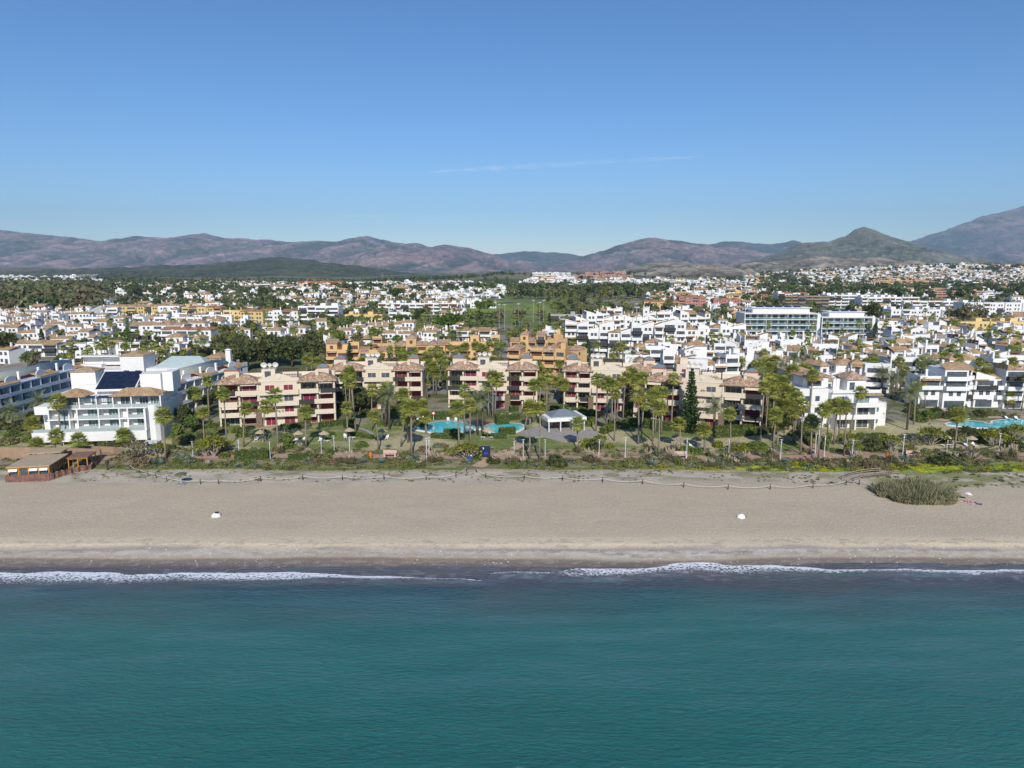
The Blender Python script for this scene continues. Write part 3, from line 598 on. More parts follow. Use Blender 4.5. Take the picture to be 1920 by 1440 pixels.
# ---- paths, paving, pools
def sheet(name, pts, m, th=.004, lift=.012, closed=True, kind='structure'):
    """flat paved patch from photo pixels, laid just above the ground; its outline is resampled so that it hugs the ground"""
    w = [P(u, v) for u, v in pts]; z = max(p[2] for p in w) + lift
    k = MB(); k.prism([(p[0], p[1]) for p in w][::-1] if area2(w) < 0 else [(p[0], p[1]) for p in w], z - .5, z); o = struct(name, k.mesh(name, [m]), kind); return o, w, z
def area2(w): return sum(w[i][0] * w[(i + 1) % len(w)][1] - w[(i + 1) % len(w)][0] * w[i][1] for i in range(len(w)))
def ribbon(name, pts, width, m, lift=.06, steps=24, world=False):
    w = pts if world else [P(u, v)[:2] for u, v in pts]; w = [Vector((p[0], p[1])) for p in w]; q = []
    for i in range(len(w) - 1):
        p0 = w[max(i - 1, 0)]; p1 = w[i]; p2 = w[i + 1]; p3 = w[min(i + 2, len(w) - 1)]
        for s in range(steps):
            t = s / steps; q.append(.5 * ((2 * p1) + (-p0 + p2) * t + (2 * p0 - 5 * p1 + 4 * p2 - p3) * t * t + (-p0 + 3 * p1 - 3 * p2 + p3) * t ** 3))
    q.append(w[-1]); k = MB(); vs = []
    for i, p in enumerate(q):
        d = (q[min(i + 1, len(q) - 1)] - q[max(i - 1, 0)]).normalized(); nn = Vector((-d.y, d.x)) * width / 2
        for s in (-1, 1):
            c = p + nn * s; vs.append((c.x, c.y, float(max(Z(c.x, c.y), Z(p.x, p.y))) + lift))
    k.add(vs, [(2 * i, 2 * i + 1, 2 * i + 3, 2 * i + 2) for i in range(len(q) - 1)]); return struct(name, k.mesh(name, [m]))
ribbon('promenade', [(-170, 151.5), (-95, 151.8), (-60, 153), (-30, 153), (-8, 152), (15, 151.5), (45, 152.2), (70, 152.6), (95, 153.5), (130, 155), (190, 156)], 3.0, PATHM, world=True)
ribbon('path', [(1532, 862), (1545, 850), (1520, 838), (1505, 800), (1500, 770), (1480, 730)], 3.2, PATHM, .05)
ribbon('path', [(925, 857), (955, 845), (975, 835), (970, 822)], 2.2, TANPAV, .05)
ribbon('path', [(895, 876), (915, 864), (925, 857)], 3.0, TANPAV, .05)
ribbon('path', [(640, 796), (680, 805), (700, 815)], 1.2, PAVE, .04)
ribbon('path', [(1765, 765), (1790, 776), (1850, 778), (1920, 777)], 1.3, TANPAV, .04)
ribbon('path', [(0, 808), (60, 796), (110, 788), (170, 775)], 5, PAVE, .04)
ribbon('road', [(-90, 395), (-130, 470), (-60, 640), (0, 760)], 12, ASPH, .06, world=True)
ribbon('road', [(210, 330), (70, 560), (85, 700), (120, 1000)], 9, ASPH, .06, world=True)
ribbon('road', [(-420, 640), (-250, 575), (-90, 530)], 13, ASPH, .07, world=True)
WATERP = mat('pool_water', (.05, .52, .57), (.20, .66, .68), .16, .08, spec=.5, sharp=False, detail=2)
def pool(pts, lab, zone_, grow=.45):
    w = [P(u, v)[:2] for u, v in pts]
    if area2([(a, b) for a, b in w]) < 0: w = w[::-1]
    z = max(float(Z(a, b)) for a, b in w) + .08; n = len(w); cx = sum(a for a, b in w) / n; cy = sum(b for a, b in w) / n
    q = []
    for i in range(n):     # smooth outline
        for s in range(5):
            t = s / 5; p0, p1, p2, p3 = (Vector(w[(i + j - 1) % n]) for j in range(4)); q.append(.5 * ((2 * p1) + (-p0 + p2) * t + (2 * p0 - 5 * p1 + 4 * p2 - p3) * t * t + (-p0 + 3 * p1 - 3 * p2 + p3) * t ** 3))
    o = []
    for i in range(len(q)):
        d = (q[(i + 1) % len(q)] - q[i - 1]).normalized(); o.append(q[i] + Vector((d.y, -d.x)) * grow)
    nd = Node('swimming_pool'); k = MB(); m = len(q)
    k.add([(p.x, p.y, z + .06) for p in q] + [(p.x, p.y, z + .06) for p in o] + [(p.x, p.y, z - .6) for p in o], [(i, m + i, m + (i + 1) % m, (i + 1) % m) for i in range(m)] + [(m + i, 2 * m + i, 2 * m + (i + 1) % m, m + (i + 1) % m) for i in range(m)])
    nd.add('coping', k, MATS['white_render']); k = MB(); k.add([(p.x, p.y, z - .02) for p in q], [tuple(range(m))]); nd.add('pool_water', k, WATERP)
    place(nd, (0, 0, 0), desc=lab, cat='swimming pool', fixed=True)
pool([(777, 806), (785, 800), (797, 797), (825, 791), (837, 791), (860, 792), (874, 796), (887, 800), (905, 802), (922, 796), (940, 794), (962, 795), (979, 798), (981, 804), (965, 811), (935, 814), (918, 811), (905, 806), (885, 807), (862, 811), (832, 815), (815, 813), (797, 810)], 'turquoise lagoon shaped pool with white rim on the lawn before the third cream block', '')
ribbon('path', [(1760, 789), (1800, 784), (1860, 783), (1940, 782)], 2.6, TANPAV, .05)
pool([(1775, 797), (1790, 792), (1807, 790), (1840, 792), (1850, 796), (1862, 795), (1862, 791), (1885, 788), (1930, 787), (1990, 788), (2000, 798), (1960, 805), (1920, 805), (1865, 804), (1830, 803), (1797, 800)], 'turquoise pool cut by the right frame edge with tan paved surround', '', .6)
sheet('pool_terrace', [(897, 789), (915, 787), (928, 791), (922, 795), (907, 800), (895, 797)], DECKM, lift=.05)
sheet('pavilion_terrace', [(972, 812), (1010, 800), (1040, 796), (1090, 803), (1125, 811), (1098, 826), (1060, 829), (1018, 820), (1000, 822)], PAVE, lift=.10)

# ================================================================== PLANT PROTOTYPES
def fan_palm(seed, H=12.0, n=46, rad=1.75, skirt=22, tr=.20, low=False):
    rg = np.random.default_rng(seed); nd = Node('fan_palm')
    lx, ly = rg.normal(size=2) * .35
    k = MB(); pts = [(0, 0, -.4), (lx * .1, ly * .1, H * .3), (lx * .5, ly * .5, H * .68), (lx, ly, H)]
    k.tube(pts, [tr * 1.35, tr, tr * .85, tr * .95], 5 if low else 7); nd.add('trunk', k, TRUNKP, True)
    k = MB(); d = MB()
    def frond(az, el, L, mb, leaves, droop):
        dr = Vector((math.cos(az) * math.cos(el), math.sin(az) * math.cos(el), math.sin(el))); side = Vector((-math.sin(az), math.cos(az), 0)); up = side.cross(dr) * -1
        o = Vector((lx, ly, H)); a = o + dr * (L * .42)
        w = side * .035
        if not low: mb.add([o - w, o + w, a + w, a - w], [(0, 1, 2, 3)])
        for j in range(leaves):
            t = (j / (leaves - 1) - .5) * 2; ang = t * 1.25
            e = a + (dr * math.cos(ang) + side * math.sin(ang)) * (L * .58 * (1 - .15 * abs(t))) + Vector((0, 0, -droop * (.6 + .5 * abs(t)) * L * .3)) + up * rg.normal() * .05
            m = (a + e) / 2 + Vector((0, 0, .07)); q = (dr * -math.sin(ang) + side * math.cos(ang)) * (.085 if leaves > 5 else .2)
            mb.add([a, m - q, e, m + q], [(0, 1, 2, 3)])
    for i in range(n):
        f = (i + .5) / n; el = math.asin(max(-1, 1 - f * 1.72)) + rg.normal() * .08
        frond(i * 2.39996 + rg.normal() * .1, el, rad * rg.uniform(.85, 1.12), k, 5 if low else 9, .55 * (1 - math.sin(max(el, -1))))
    for i in range(skirt):
        frond(rg.uniform(0, 6.28), -1.0 + rg.normal() * .2, rad * rg.uniform(.7, 1.0), d, 3 if low else 5, .5)
    nd.add('crown', k, FANP)
    if skirt: nd.add('dead_frond_skirt', d, DEADP)
    return nd
def date_palm(seed, H=8.0, n=44, L=2.9, tr=.26, low=False):
    rg = np.random.default_rng(seed); nd = Node('date_palm'); k = MB()
    k.tube([(0, 0, -.4), (.05, 0, H * .5), (.1, .05, H)], [tr * 1.2, tr, tr * 1.15], 6); k.sphere((.1, .05, H), tr * 1.7, 7); nd.add('trunk', k, TRUNKB, True)
    k = MB()
    for i in range(n):
        f = (i + .5) / n; el = math.asin(1 - f * 1.35) + rg.normal() * .08; az = i * 2.39996; l_ = L * rg.uniform(.85, 1.1)
        p = Vector((.1, .05, H)); dr = Vector((math.cos(az) * math.cos(el), math.sin(az) * math.cos(el), math.sin(el))); side = Vector((-math.sin(az), math.cos(az), 0))
        S = 4 if low else 7; pts = [p.copy()]; q = p.copy(); dd = dr.copy()
        for s in range(S):
            q = q + dd * (l_ / S); dd = (dd + Vector((0, 0, -.9 / S * (1.1 + .3 * f)))).normalized(); pts.append(q.copy())
        for s in range(S):
            a, b = pts[s], pts[s + 1]; t = (s + .5) / S; w = (.5 if not low else .42) * math.sin(math.pi * min(1, .12 + t * .8)) ** .6; t2 = (b - a).normalized()
            for g in ((-1, 1)):
                if low: k.add([a, a + side * g * w * .9 + Vector((0, 0, .08)) + t2 * .2, b + side * g * w * .7 + t2 * .2, b], [(0, 1, 2, 3)])
                else:
                    for h in (0, .5):
                        c = a + (b - a) * h; e = c + side * g * w + t2 * w * .7 + Vector((0, 0, .12 - .2 * t))
                        k.add([c, c + t2 * .12, e + t2 * .03, e], [(0, 1, 2, 3)])
    nd.add('crown', k, DATEP); return nd
def broad_tree(seed, H=8.0, Rr=3.2, leaf=LEAFM, bark=TRUNKB, n=900, s=.42, flat=1.0, name='leafy_tree', lobes=11, th=.35, low=False):
    rg = np.random.default_rng(seed); nd = Node(name); k = MB(); zc = H - Rr * flat * .9
    L = []
    for i in range(lobes):
        a = rg.uniform(0, 6.28); r = Rr * .62 * math.sqrt(rg.uniform(0, 1)); L.append(np.array([r * math.cos(a), r * math.sin(a), zc + rg.uniform(-.55, .65) * Rr * flat * (1 - .4 * r / Rr)]))
    k.tube([(0, 0, -.3), (.1, 0, H * th * .6), (0, .1, max(H * th, .5))], [Rr * .085, Rr * .065, Rr * .055], 5)
    if not low:
        for c in L[:7]: k.tube([(0, .1, H * th), (c[0] * .45, c[1] * .45, (H * th + c[2]) / 2), tuple(c)], [Rr * .045, Rr * .03, Rr * .015], 4)
    nd.add('trunk', k, bark, True); k = MB(); C = []
    for c in L:
        m = n // lobes; v = rg.normal(size=(m, 3)); v /= np.linalg.norm(v, axis=1)[:, None]; r = Rr * rg.uniform(.32, .52); rr = r * rg.uniform(.55, 1.05, (m, 1)); C.append(c + v * rr * np.array([1, 1, flat * .9]))
    C = np.concatenate(C); C = C[C[:, 2] > H * th * .6]; leafquads(k, rg, C, s)
    nd.add('crown', k, leaf); return nd
def conifer(seed, H=14.0, Rr=2.6, leaf=LEAFC, tiers=22, name='tall_conifer', per=11):
    rg = np.random.default_rng(seed); nd = Node(name); k = MB(); k.tube([(0, 0, -.3), (0, 0, H * .5), (0, 0, H)], [.28, .17, .04], 6); nd.add('trunk', k, TRUNKB, True)
    k = MB(); C = []
    for t in range(tiers):
        f = t / (tiers - 1); z = H * (.07 + .91 * f); r = Rr * (1 - f) ** .8 * rg.uniform(.85, 1.08) + .15
        for j in range(per):
            a = j * 6.283 / per + t * .7 + rg.normal() * .15; rr = r * rg.uniform(.75, 1.1); m = int(6 + rr * 8)
            q = np.linspace(.1, 1, m)[:, None]; C.append(np.array([0, 0, z]) + q * np.array([math.cos(a) * rr, math.sin(a) * rr, .0]) + np.array([0, 0, 1]) * (q ** 2 * .28 * rr - .15) + rg.normal(size=(m, 3)) * .1)
    leafquads(k, rg, np.concatenate(C), .19); nd.add('crown', k, leaf); return nd
def cypress(seed, H=9.0, Rr=.9):
    rg = np.random.default_rng(seed); nd = Node('cypress_tree'); k = MB(); k.tube([(0, 0, -.3), (0, 0, H * .9)], [.15, .04], 5); nd.add('trunk', k, TRUNKB)
    f = rg.uniform(.03, 1, 420); a = rg.uniform(0, 6.28, 420); r = Rr * np.sin(np.pi * f ** .7) ** .6 * rg.uniform(.7, 1.1, 420) * (f < .98) + .05
    k = MB(); leafquads(k, rg, np.stack([r * np.cos(a), r * np.sin(a), f * H], 1), .24); nd.add('crown', k, LEAFC); return nd
def bush(seed, Rr=1.0, h=.9, leaf=HEDGE, n=260, s=.13, name='round_bush', flowers=None, solid=.9):
    rg = np.random.default_rng(seed); nd = Node(name); k = MB(); v = rg.normal(size=(n, 3)); v /= np.linalg.norm(v, axis=1)[:, None]; v[:, 2] = abs(v[:, 2])
    k.sphere((0, 0, 0), Rr * .78, 8, 0, h / Rr * .95); bumps = 1 + .22 * (fbm(v[:, 0] * 2.2 + seed, v[:, 1] * 2.2 + v[:, 2] * 2, 2, seed) - .5)
    C = v * np.array([Rr, Rr, h]) * bumps[:, None] * rg.uniform(solid, 1.04, (n, 1)); leafquads(k, rg, C, s); nd.add('foliage', k, leaf)
    if flowers:
        k = MB(); i = rg.choice(n, 46); leafquads(k, rg, C[i] * 1.03, s * .7); nd.add('flowers', k, flowers)
    return nd
def agave(seed, n=26, L=1.05):
    rg = np.random.default_rng(seed); nd = Node('agave_plant'); k = MB()
    for i in range(n):
        az = i * 2.4; el = math.asin(.98 - .88 * i / n); dr = Vector((math.cos(az) * math.cos(el), math.sin(az) * math.cos(el), math.sin(el))); s = Vector((-math.sin(az), math.cos(az), 0)) * .09
        l_ = L * rg.uniform(.8, 1.1); a = Vector((0, 0, .05)); b = a + dr * l_ * .5; c = a + dr * l_ + Vector((0, 0, -.06)); up = Vector((0, 0, .05))
        k.add([a - s * .8, a + s * .8, b + s + up, b - s + up, c], [(0, 1, 2, 3), (3, 2, 4)])
    nd.add('leaves', k, AGAVE); return nd
def pampas(seed, plumes=True, L=1.7, n=230):
    rg = np.random.default_rng(seed); nd = Node('pampas_grass_clump'); k = MB()
    for i in range(n):
        az = rg.uniform(0, 6.28); el = rg.uniform(.55, 1.5); dr = Vector((math.cos(az) * math.cos(el), math.sin(az) * math.cos(el), math.sin(el))); s = Vector((-math.sin(az), math.cos(az), 0)) * .035
        l_ = L * rg.uniform(.6, 1.1); a = Vector((rg.normal() * .15, rg.normal() * .15, 0)); b = a + dr * l_ * .6; c = b + Vector((dr.x, dr.y, dr.z - .8)) * l_ * .4
        k.add([a - s, a + s, b + s, b - s, c], [(0, 1, 2, 3), (3, 2, 4)])
    nd.add('blades', k, PAMP)
    if plumes:
        k = MB()
        for i in range(20):
            az = rg.uniform(0, 6.28); d = Vector((math.cos(az) * .35, math.sin(az) * .35, 1)).normalized(); a = d * rg.uniform(1.1, 1.6); b = a + d * rg.uniform(.5, .8)
            k.tube([a, (a + b) / 2, b], [.03, .11, .02], 4)
        nd.add('plumes', k, PLUME)
    return nd
def candelabra(seed, leaf=LEAFY, H=2.4, Rr=1.7, bark=TRUNKG, n=330):
    rg = np.random.default_rng(seed); nd = Node('spreading_shrub'); k = MB(); T = []
    for i in range(15):
        az = i * 2.4; r = Rr * math.sqrt((i + .5) / 15) * rg.uniform(.85, 1.05); e = (r * math.cos(az), r * math.sin(az), H * (1 - .35 * (r / Rr) ** 2)); T.append(e)
        k.tube([(0, 0, -.1), (e[0] * .35, e[1] * .35, e[2] * .35), (e[0] * .8, e[1] * .8, e[2] * .75), e], [.11, .07, .05, .03], 4)
    nd.add('branches', k, bark); k = MB(); C = []
    for e in T: C.append(np.array(e) + rg.normal(size=(n // 15, 3)) * np.array([.26, .26, .16]) * Rr / 1.5)
    leafquads(k, rg, np.concatenate(C), .14); nd.add('foliage', k, leaf); return nd
def low_tropical(seed, H=1.4, n=26, L=1.1, leaf=LEAFG, trunk=.7):
    rg = np.random.default_rng(seed); nd = Node('yucca_plant'); k = MB(); k.tube([(0, 0, -.1), (0, 0, trunk)], [.12, .1], 5); nd.add('trunk', k, TRUNKG); k = MB()
    for i in range(n):
        az = i * 2.4; el = math.asin(.95 - 1.2 * i / n); dr = Vector((math.cos(az) * math.cos(el), math.sin(az) * math.cos(el), math.sin(el))); s = Vector((-math.sin(az), math.cos(az), 0)) * .07
        a = Vector((0, 0, trunk)); b = a + dr * L * .5; c = a + dr * L + Vector((0, 0, -.15)); k.add([a, b + s, c, b - s], [(0, 1, 2, 3)])
    nd.add('leaves', k, leaf); return nd

FANS = [fan_palm(i, H=12, n=[46, 34, 54, 40, 50, 36, 44, 30][i], rad=[1.75, 1.55, 1.95, 1.65, 1.85, 2.0, 1.5, 1.7][i], skirt=[22, 34, 12, 40, 18, 26, 30, 46][i], tr=[.20, .17, .23, .18, .21, .19, .16, .2][i]) for i in range(8)]; FANS_LOW = [fan_palm(20 + i, H=8, n=26, skirt=5, low=True) for i in range(3)]
FANS_SHORT = [fan_palm(30 + i, H=4, n=50, skirt=10, rad=1.8, tr=.26) for i in range(3)]
DATES = [date_palm(40 + i) for i in range(3)]
TREES = {'mid': [broad_tree(50 + i) for i in range(3)], 'dark': [broad_tree(60 + i, H=10, Rr=4.2, leaf=LEAFD, n=1500, s=.42, lobes=15) for i in range(3)],
         'olive': [broad_tree(70 + i, H=9, Rr=3.6, leaf=LEAFO, n=1000) for i in range(2)], 'brown': [broad_tree(76 + i, H=7, Rr=3.2, leaf=LEAFB, n=420, s=.3) for i in range(2)],
         'pine': [broad_tree(80 + i, H=9, Rr=5, leaf=LEAFP, n=1500, flat=.42, name='stone_pine', lobes=16, s=.4, th=.5) for i in range(2)]}
CYP = cypress(90)
TDESC = {'mid': 'mid green bushy tree', 'dark': 'dense dark evergreen tree', 'olive': 'olive green airy tree', 'brown': 'thin brownish tree', 'pine': 'flat topped umbrella pine'}
TCOUNT = [0]
SC_PALMS = []; SC_TREES = []      # too many to stand alone: collected, see below
rnd = random.Random(7)
def palm(u, vb, vc, kind='f', xy=None, where=None, h=None):
    """palm standing at photo pixel (u, vb) with its crown at row vc"""
    x, y, z = P(u, vb) if xy is None else (xy[0], xy[1], float(Z(*xy)))
    H = h if h else max(2.0, HZ(u, vc, y) - z + .2)
    rz = rnd.uniform(0, 6.28); s = rnd.uniform(1.12, 1.38)
    if kind == 'd':
        nd = rnd.choice(DATES); Hn = 8.0; d = 'feathery grey green date palm'; g = 'date palms'
    elif H < 5.5: nd = rnd.choice(FANS_SHORT); Hn = 4.0; d = 'short stout fan palm'; g = 'fan palms'
    else: nd = rnd.choice(FANS); Hn = 12.0; d = ('very tall ' if H > 13 else 'tall ' if H > 9 else 'medium ') + 'slim fan palm'; g = 'fan palms'
    # the trunk is stretched, the crown keeps its proportions
    o = place(nd, (x, y, z), rz, 1, d, 'palm', g, where=where, tilt=(rnd.gauss(0, .012), rnd.gauss(0, .012)))
    for c in o.children:
        if c.name.startswith('trunk'): c.scale = (1, 1, H / Hn)
        else: c.scale = (s, s, s); c.location = (0, 0, H - Hn * s)
    return o
def tree(kind, x, y, s=1.0, where=None, desc=None):
    nd = rnd.choice(TREES[kind]); o = place(nd, (x, y, float(Z(x, y))), rnd.uniform(0, 6.28), (s * rnd.uniform(.9, 1.1), s * rnd.uniform(.9, 1.1), s), desc or TDESC[kind], 'tree', 'broad trees', where=where); return o

# near palms, read off the photo: base column, base row, crown row, kind
NEARP = [(25, 809, 772, 'd'), (60, 826, 797, 'f'), (97, 808, 766, 'f'), (116, 836, 754, 'f'), (103, 856, 819, 'f'), (67, 852, 836, 'f'), (152, 851, 825, 'f'), (236, 836, 816, 'f'), (311, 861, 781, 'f'),
    (364, 782, 738, 'f'), (384, 836, 774, 'f'), (392, 788, 714, 'f'), (372, 790, 738, 'f'), (425, 838, 739, 'f'), (78, 790, 753, 'd'), (522, 841, 741, 'f'), (652, 820, 764, 'f'), (657, 787, 699, 'f'), (664, 786, 706, 'f'), (651, 776, 708, 'f'),
    (710, 845, 780, 'f'), (752, 838, 783, 'f'), (772, 856, 766, 'f'), (717, 796, 744, 'f'), (730, 806, 742, 'd'), (723, 800, 750, 'd'), (813, 742, 688, 'f'), (801, 726, 684, 'f'), (793, 782, 760, 'f'), (799, 813, 781, 'f'), (861, 846, 767, 'f'),
    (871, 805, 734, 'f'), (882, 838, 760, 'f'), (896, 816, 752, 'd'), (905, 816, 748, 'd'), (916, 781, 724, 'f'), (924, 784, 706, 'f'), (928, 784, 712, 'f'), (985, 806, 768, 'f'), (993, 862, 766, 'f'), (1012, 862, 766, 'f'), (990, 758, 733, 'd'),
    (1009, 735, 697, 'f'), (1042, 742, 716, 'f'), (1082, 840, 794, 'f'), (1117, 810, 713, 'f'), (1137, 808, 721, 'f'), (1147, 800, 724, 'f'), (1156, 796, 716, 'f'), (1168, 794, 708, 'f'), (1182, 782, 700, 'f'), (1193, 784, 716, 'f'),
    (1197, 833, 742, 'f'), (1224, 828, 743, 'f'), (1235, 858, 766, 'f'), (1276, 846, 798, 'f'), (1321, 846, 806, 'f'), (1337, 832, 764, 'd'), (1369, 848, 776, 'f'), (1449, 843, 778, 'f'), (1458, 832, 794, 'f'), (1471, 782, 728, 'f'),
    (1460, 762, 728, 'f'), (1440, 764, 718, 'f'), (1433, 770, 722, 'f'), (1487, 830, 774, 'f'), (1501, 852, 760, 'f'), (1520, 851, 794, 'f'), (1534, 861, 768, 'f'), (1551, 818, 760, 'f'), (1563, 834, 762, 'f'), (1573, 822, 760, 'f'), (1582, 855, 762, 'f'),
    (1594, 813, 736, 'f'), (1506, 754, 722, 'd'), (1484, 728, 696, 'd'), (1512, 712, 672, 'd'), (1366, 712, 681, 'f'), (1388, 708, 679, 'f'), (1409, 708, 681, 'f'), (1338, 700, 678, 'f'), (1700, 806, 738, 'd'), (1713, 796, 727, 'f'),
    (1734, 764, 718, 'f'), (1750, 762, 728, 'f'), (1722, 752, 712, 'f'), (1671, 748, 712, 'd'), (1652, 742, 700, 'd'), (1694, 718, 694, 'f'), (1728, 716, 680, 'f'), (1738, 714, 684, 'f'), (1789, 760, 722, 'd'), (1845, 758, 700, 'f'), (1790, 843, 780, 'f'),
    (1915, 770, 706, 'f'), (1888, 766, 746, 'f'), (1590, 705, 683, 'f'), (1635, 700, 672, 'f'), (1537, 724, 702, 'f'), (1496, 704, 690, 'f'), (1450, 745, 712, 'f'), (1463, 800, 758, 'f'), (1478, 806, 762, 'f'), (1510, 800, 760, 'f'), (1590, 790, 730, 'f'),
    (585, 700, 668, 'f'), (575, 700, 676, 'f'), (592, 706, 680, 'f'), (655, 690, 662, 'f'), (745, 690, 656, 'f'), (755, 692, 660, 'f'), (783, 694, 658, 'f'), (812, 700, 662, 'f'), (826, 706, 672, 'f'), (836, 710, 680, 'f'), (846, 690, 652, 'f'), (858, 690, 656, 'f'), (868, 694, 652, 'f'), (880, 694, 650, 'f'), (893, 692, 650, 'f'),
    (790, 716, 680, 'f'), (800, 706, 668, 'f'), (822, 690, 655, 'f'), (905, 690, 652, 'f'), (916, 692, 656, 'f'), (935, 694, 658, 'd'), (708, 668, 648, 'f'), (982, 656, 642, 'f'), (972, 658, 644, 'f'), (1084, 668, 640, 'f'), (1073, 672, 648, 'f'), (1092, 672, 650, 'f'), (1150, 702, 662, 'f'), (1160, 704, 650, 'f'), (1168, 700, 646, 'f'), (1188, 708, 672, 'd'), (1210, 702, 664, 'f'), (1178, 700, 676, 'f')]
for q in NEARP: palm(*q)

rq = random.Random(31)
for (u0, u1, y0, y1, n_, h0, h1) in ((440, 620, 160, 168, 3, 8, 12), (610, 760, 162, 196, 5, 9, 13), (985, 1060, 183, 198, 4, 8, 12), (1100, 1270, 160, 180, 6, 10, 14), (1425, 1540, 162, 190, 8, 9, 14)):
    for _ in range(n_): u = rq.uniform(u0, u1); y = rq.uniform(y0, y1); palm(0, 0, 0, 'f', xy=((u - 960) / F * y, y), h=rq.uniform(h0, h1)); NEARP.append(0)

# ================================================================== BUILDING KIT
class Bld:
    def __init__(s, name): s.name = name; s.parts = []
    def part(s, name, mb, m, smooth=False):
        if mb.f: s.parts.append((name, mb, m if isinstance(m, (list, tuple)) else [m], smooth))
    def node(s, detail=True):
        if detail:
            nd = Node(s.name)
            last = None
            for n, mb, m, sm in s.parts:
                if n.startswith('>'): last.add(n[1:], mb, m, sm)
                else: last = nd.add(n, mb, m, sm)
            return nd
        a = MB(); mats = []
        for n, mb, m, sm in s.parts:
            ix = []
            for x in m:
                if x not in mats: mats.append(x)
                ix.append(mats.index(x))
            b = len(a.v); a.v += mb.v; a.f += [tuple(i + b for i in f) for f in mb.f]; a.m += [ix[i] for i in mb.m]
        return Node(s.name, a, mats)
    def win(s, x0, x1, z0, z1, y, m=None, name='window', fr=None, mull=1):
        """window in a wall facing -y at depth y"""
        k = MB(); k.box(x0, x1, y - .03, y + .05, z0, z1, 0); t = .07; s.part(name, k, m or GLASS)
        if fr is not None:
            k = MB(); k.box(x0 - t, x0, y - .07, y, z0 - t, z1 + t); k.box(x1, x1 + t, y - .07, y, z0 - t, z1 + t); k.box(x0, x1, y - .07, y, z1, z1 + t); k.box(x0, x1, y - .07, y, z0 - t, z0)
            for i in range(mull):
                c = x0 + (x1 - x0) * (i + 1) / (mull + 1); k.box(c - .03, c + .03, y - .06, y - .031, z0, z1)
            s.part('>window_frame', k, fr)
    def swin(s, x, y0, y1, z0, z1, m=None, name='window'):
        k = MB(); k.box(x - .04, x + .04, y0, y1, z0, z1); s.part(name, k, m or GLASS)
    def chimney(s, x, y, z, h=1.6, w=.55, m=None, cap=None):
        k = MB(); k.box(x - w / 2, x + w / 2, y - w / 2, y + w / 2, z - .4, z + h, 0); k.box(x - w * .65, x + w * .65, y - w * .65, y + w * .65, z + h, z + h + .12, 0); k.hip(x - w * .3, x + w * .3, y - w * .3, y + w * .3, z + h + .12, .3, .12, 1 if cap else 0)
        s.part('chimney', k, [m or WHITE2] + ([cap] if cap else []))
    def rail(s, x0, x1, y, z, h=1.0, m=None, th=.14, ret=0, name='balcony'):
        k = MB(); k.box(x0, x1, y - th, y, z - .28, z + h)
        if ret: k.box(x0, x0 + th, y, y + ret, z - .28, z + h); k.box(x1 - th, x1, y, y + ret, z - .28, z + h); k.box(x0 + th, x1 - th, y, y + ret, z - .28, z - .04)
        s.part(name, k, m or WHITE)
    def pergola(s, x0, x1, y0, y1, z, h=2.3, m=None, n=8):
        k = MB()
        for a in (x0, x1 - .16):
            for b in (y0, y1 - .16): k.box(a, a + .16, b, b + .16, z, z + h)
        k.box(x0 - .2, x1 + .2, y0, y0 + .12, z + h, z + h + .18); k.box(x0 - .2, x1 + .2, y1 - .12, y1, z + h, z + h + .18)
        for i in range(n): c = x0 + (x1 - x0) * (i + .5) / n; k.box(c - .06, c + .06, y0 - .3, y1 + .3, z + h + .18, z + h + .32)
        s.part('pergola', k, m or WOODD)
    def plants(s, x0, x1, y, z, rg, m=None, n=30, h=.45, name='terrace_plants'):
        k = MB(); C = np.stack([rg.uniform(x0, x1, n), y + rg.uniform(-.3, .3, n), z + rg.uniform(0, h, n)], 1); leafquads(k, rg, C, .16); s.part(name, k, m or LEAFM)
    def dish(s, x, y, z, r=.75):
        k = MB(); k.tube([(x, y, z), (x, y, z + .9)], [.06, .06], 5)
        vs = [(x, y - .12, z + 1.1)]; n = 12
        for i in range(n): a = 2 * math.pi * i / n; vs.append((x + r * math.cos(a), y - .35 - .25 * math.sin(a), z + 1.15 + r * math.sin(a) * .9))
        k.add(vs, [(0, 1 + i, 1 + (i + 1) % n) for i in range(n)]); s.part('satellite_dish', k, DISHM)

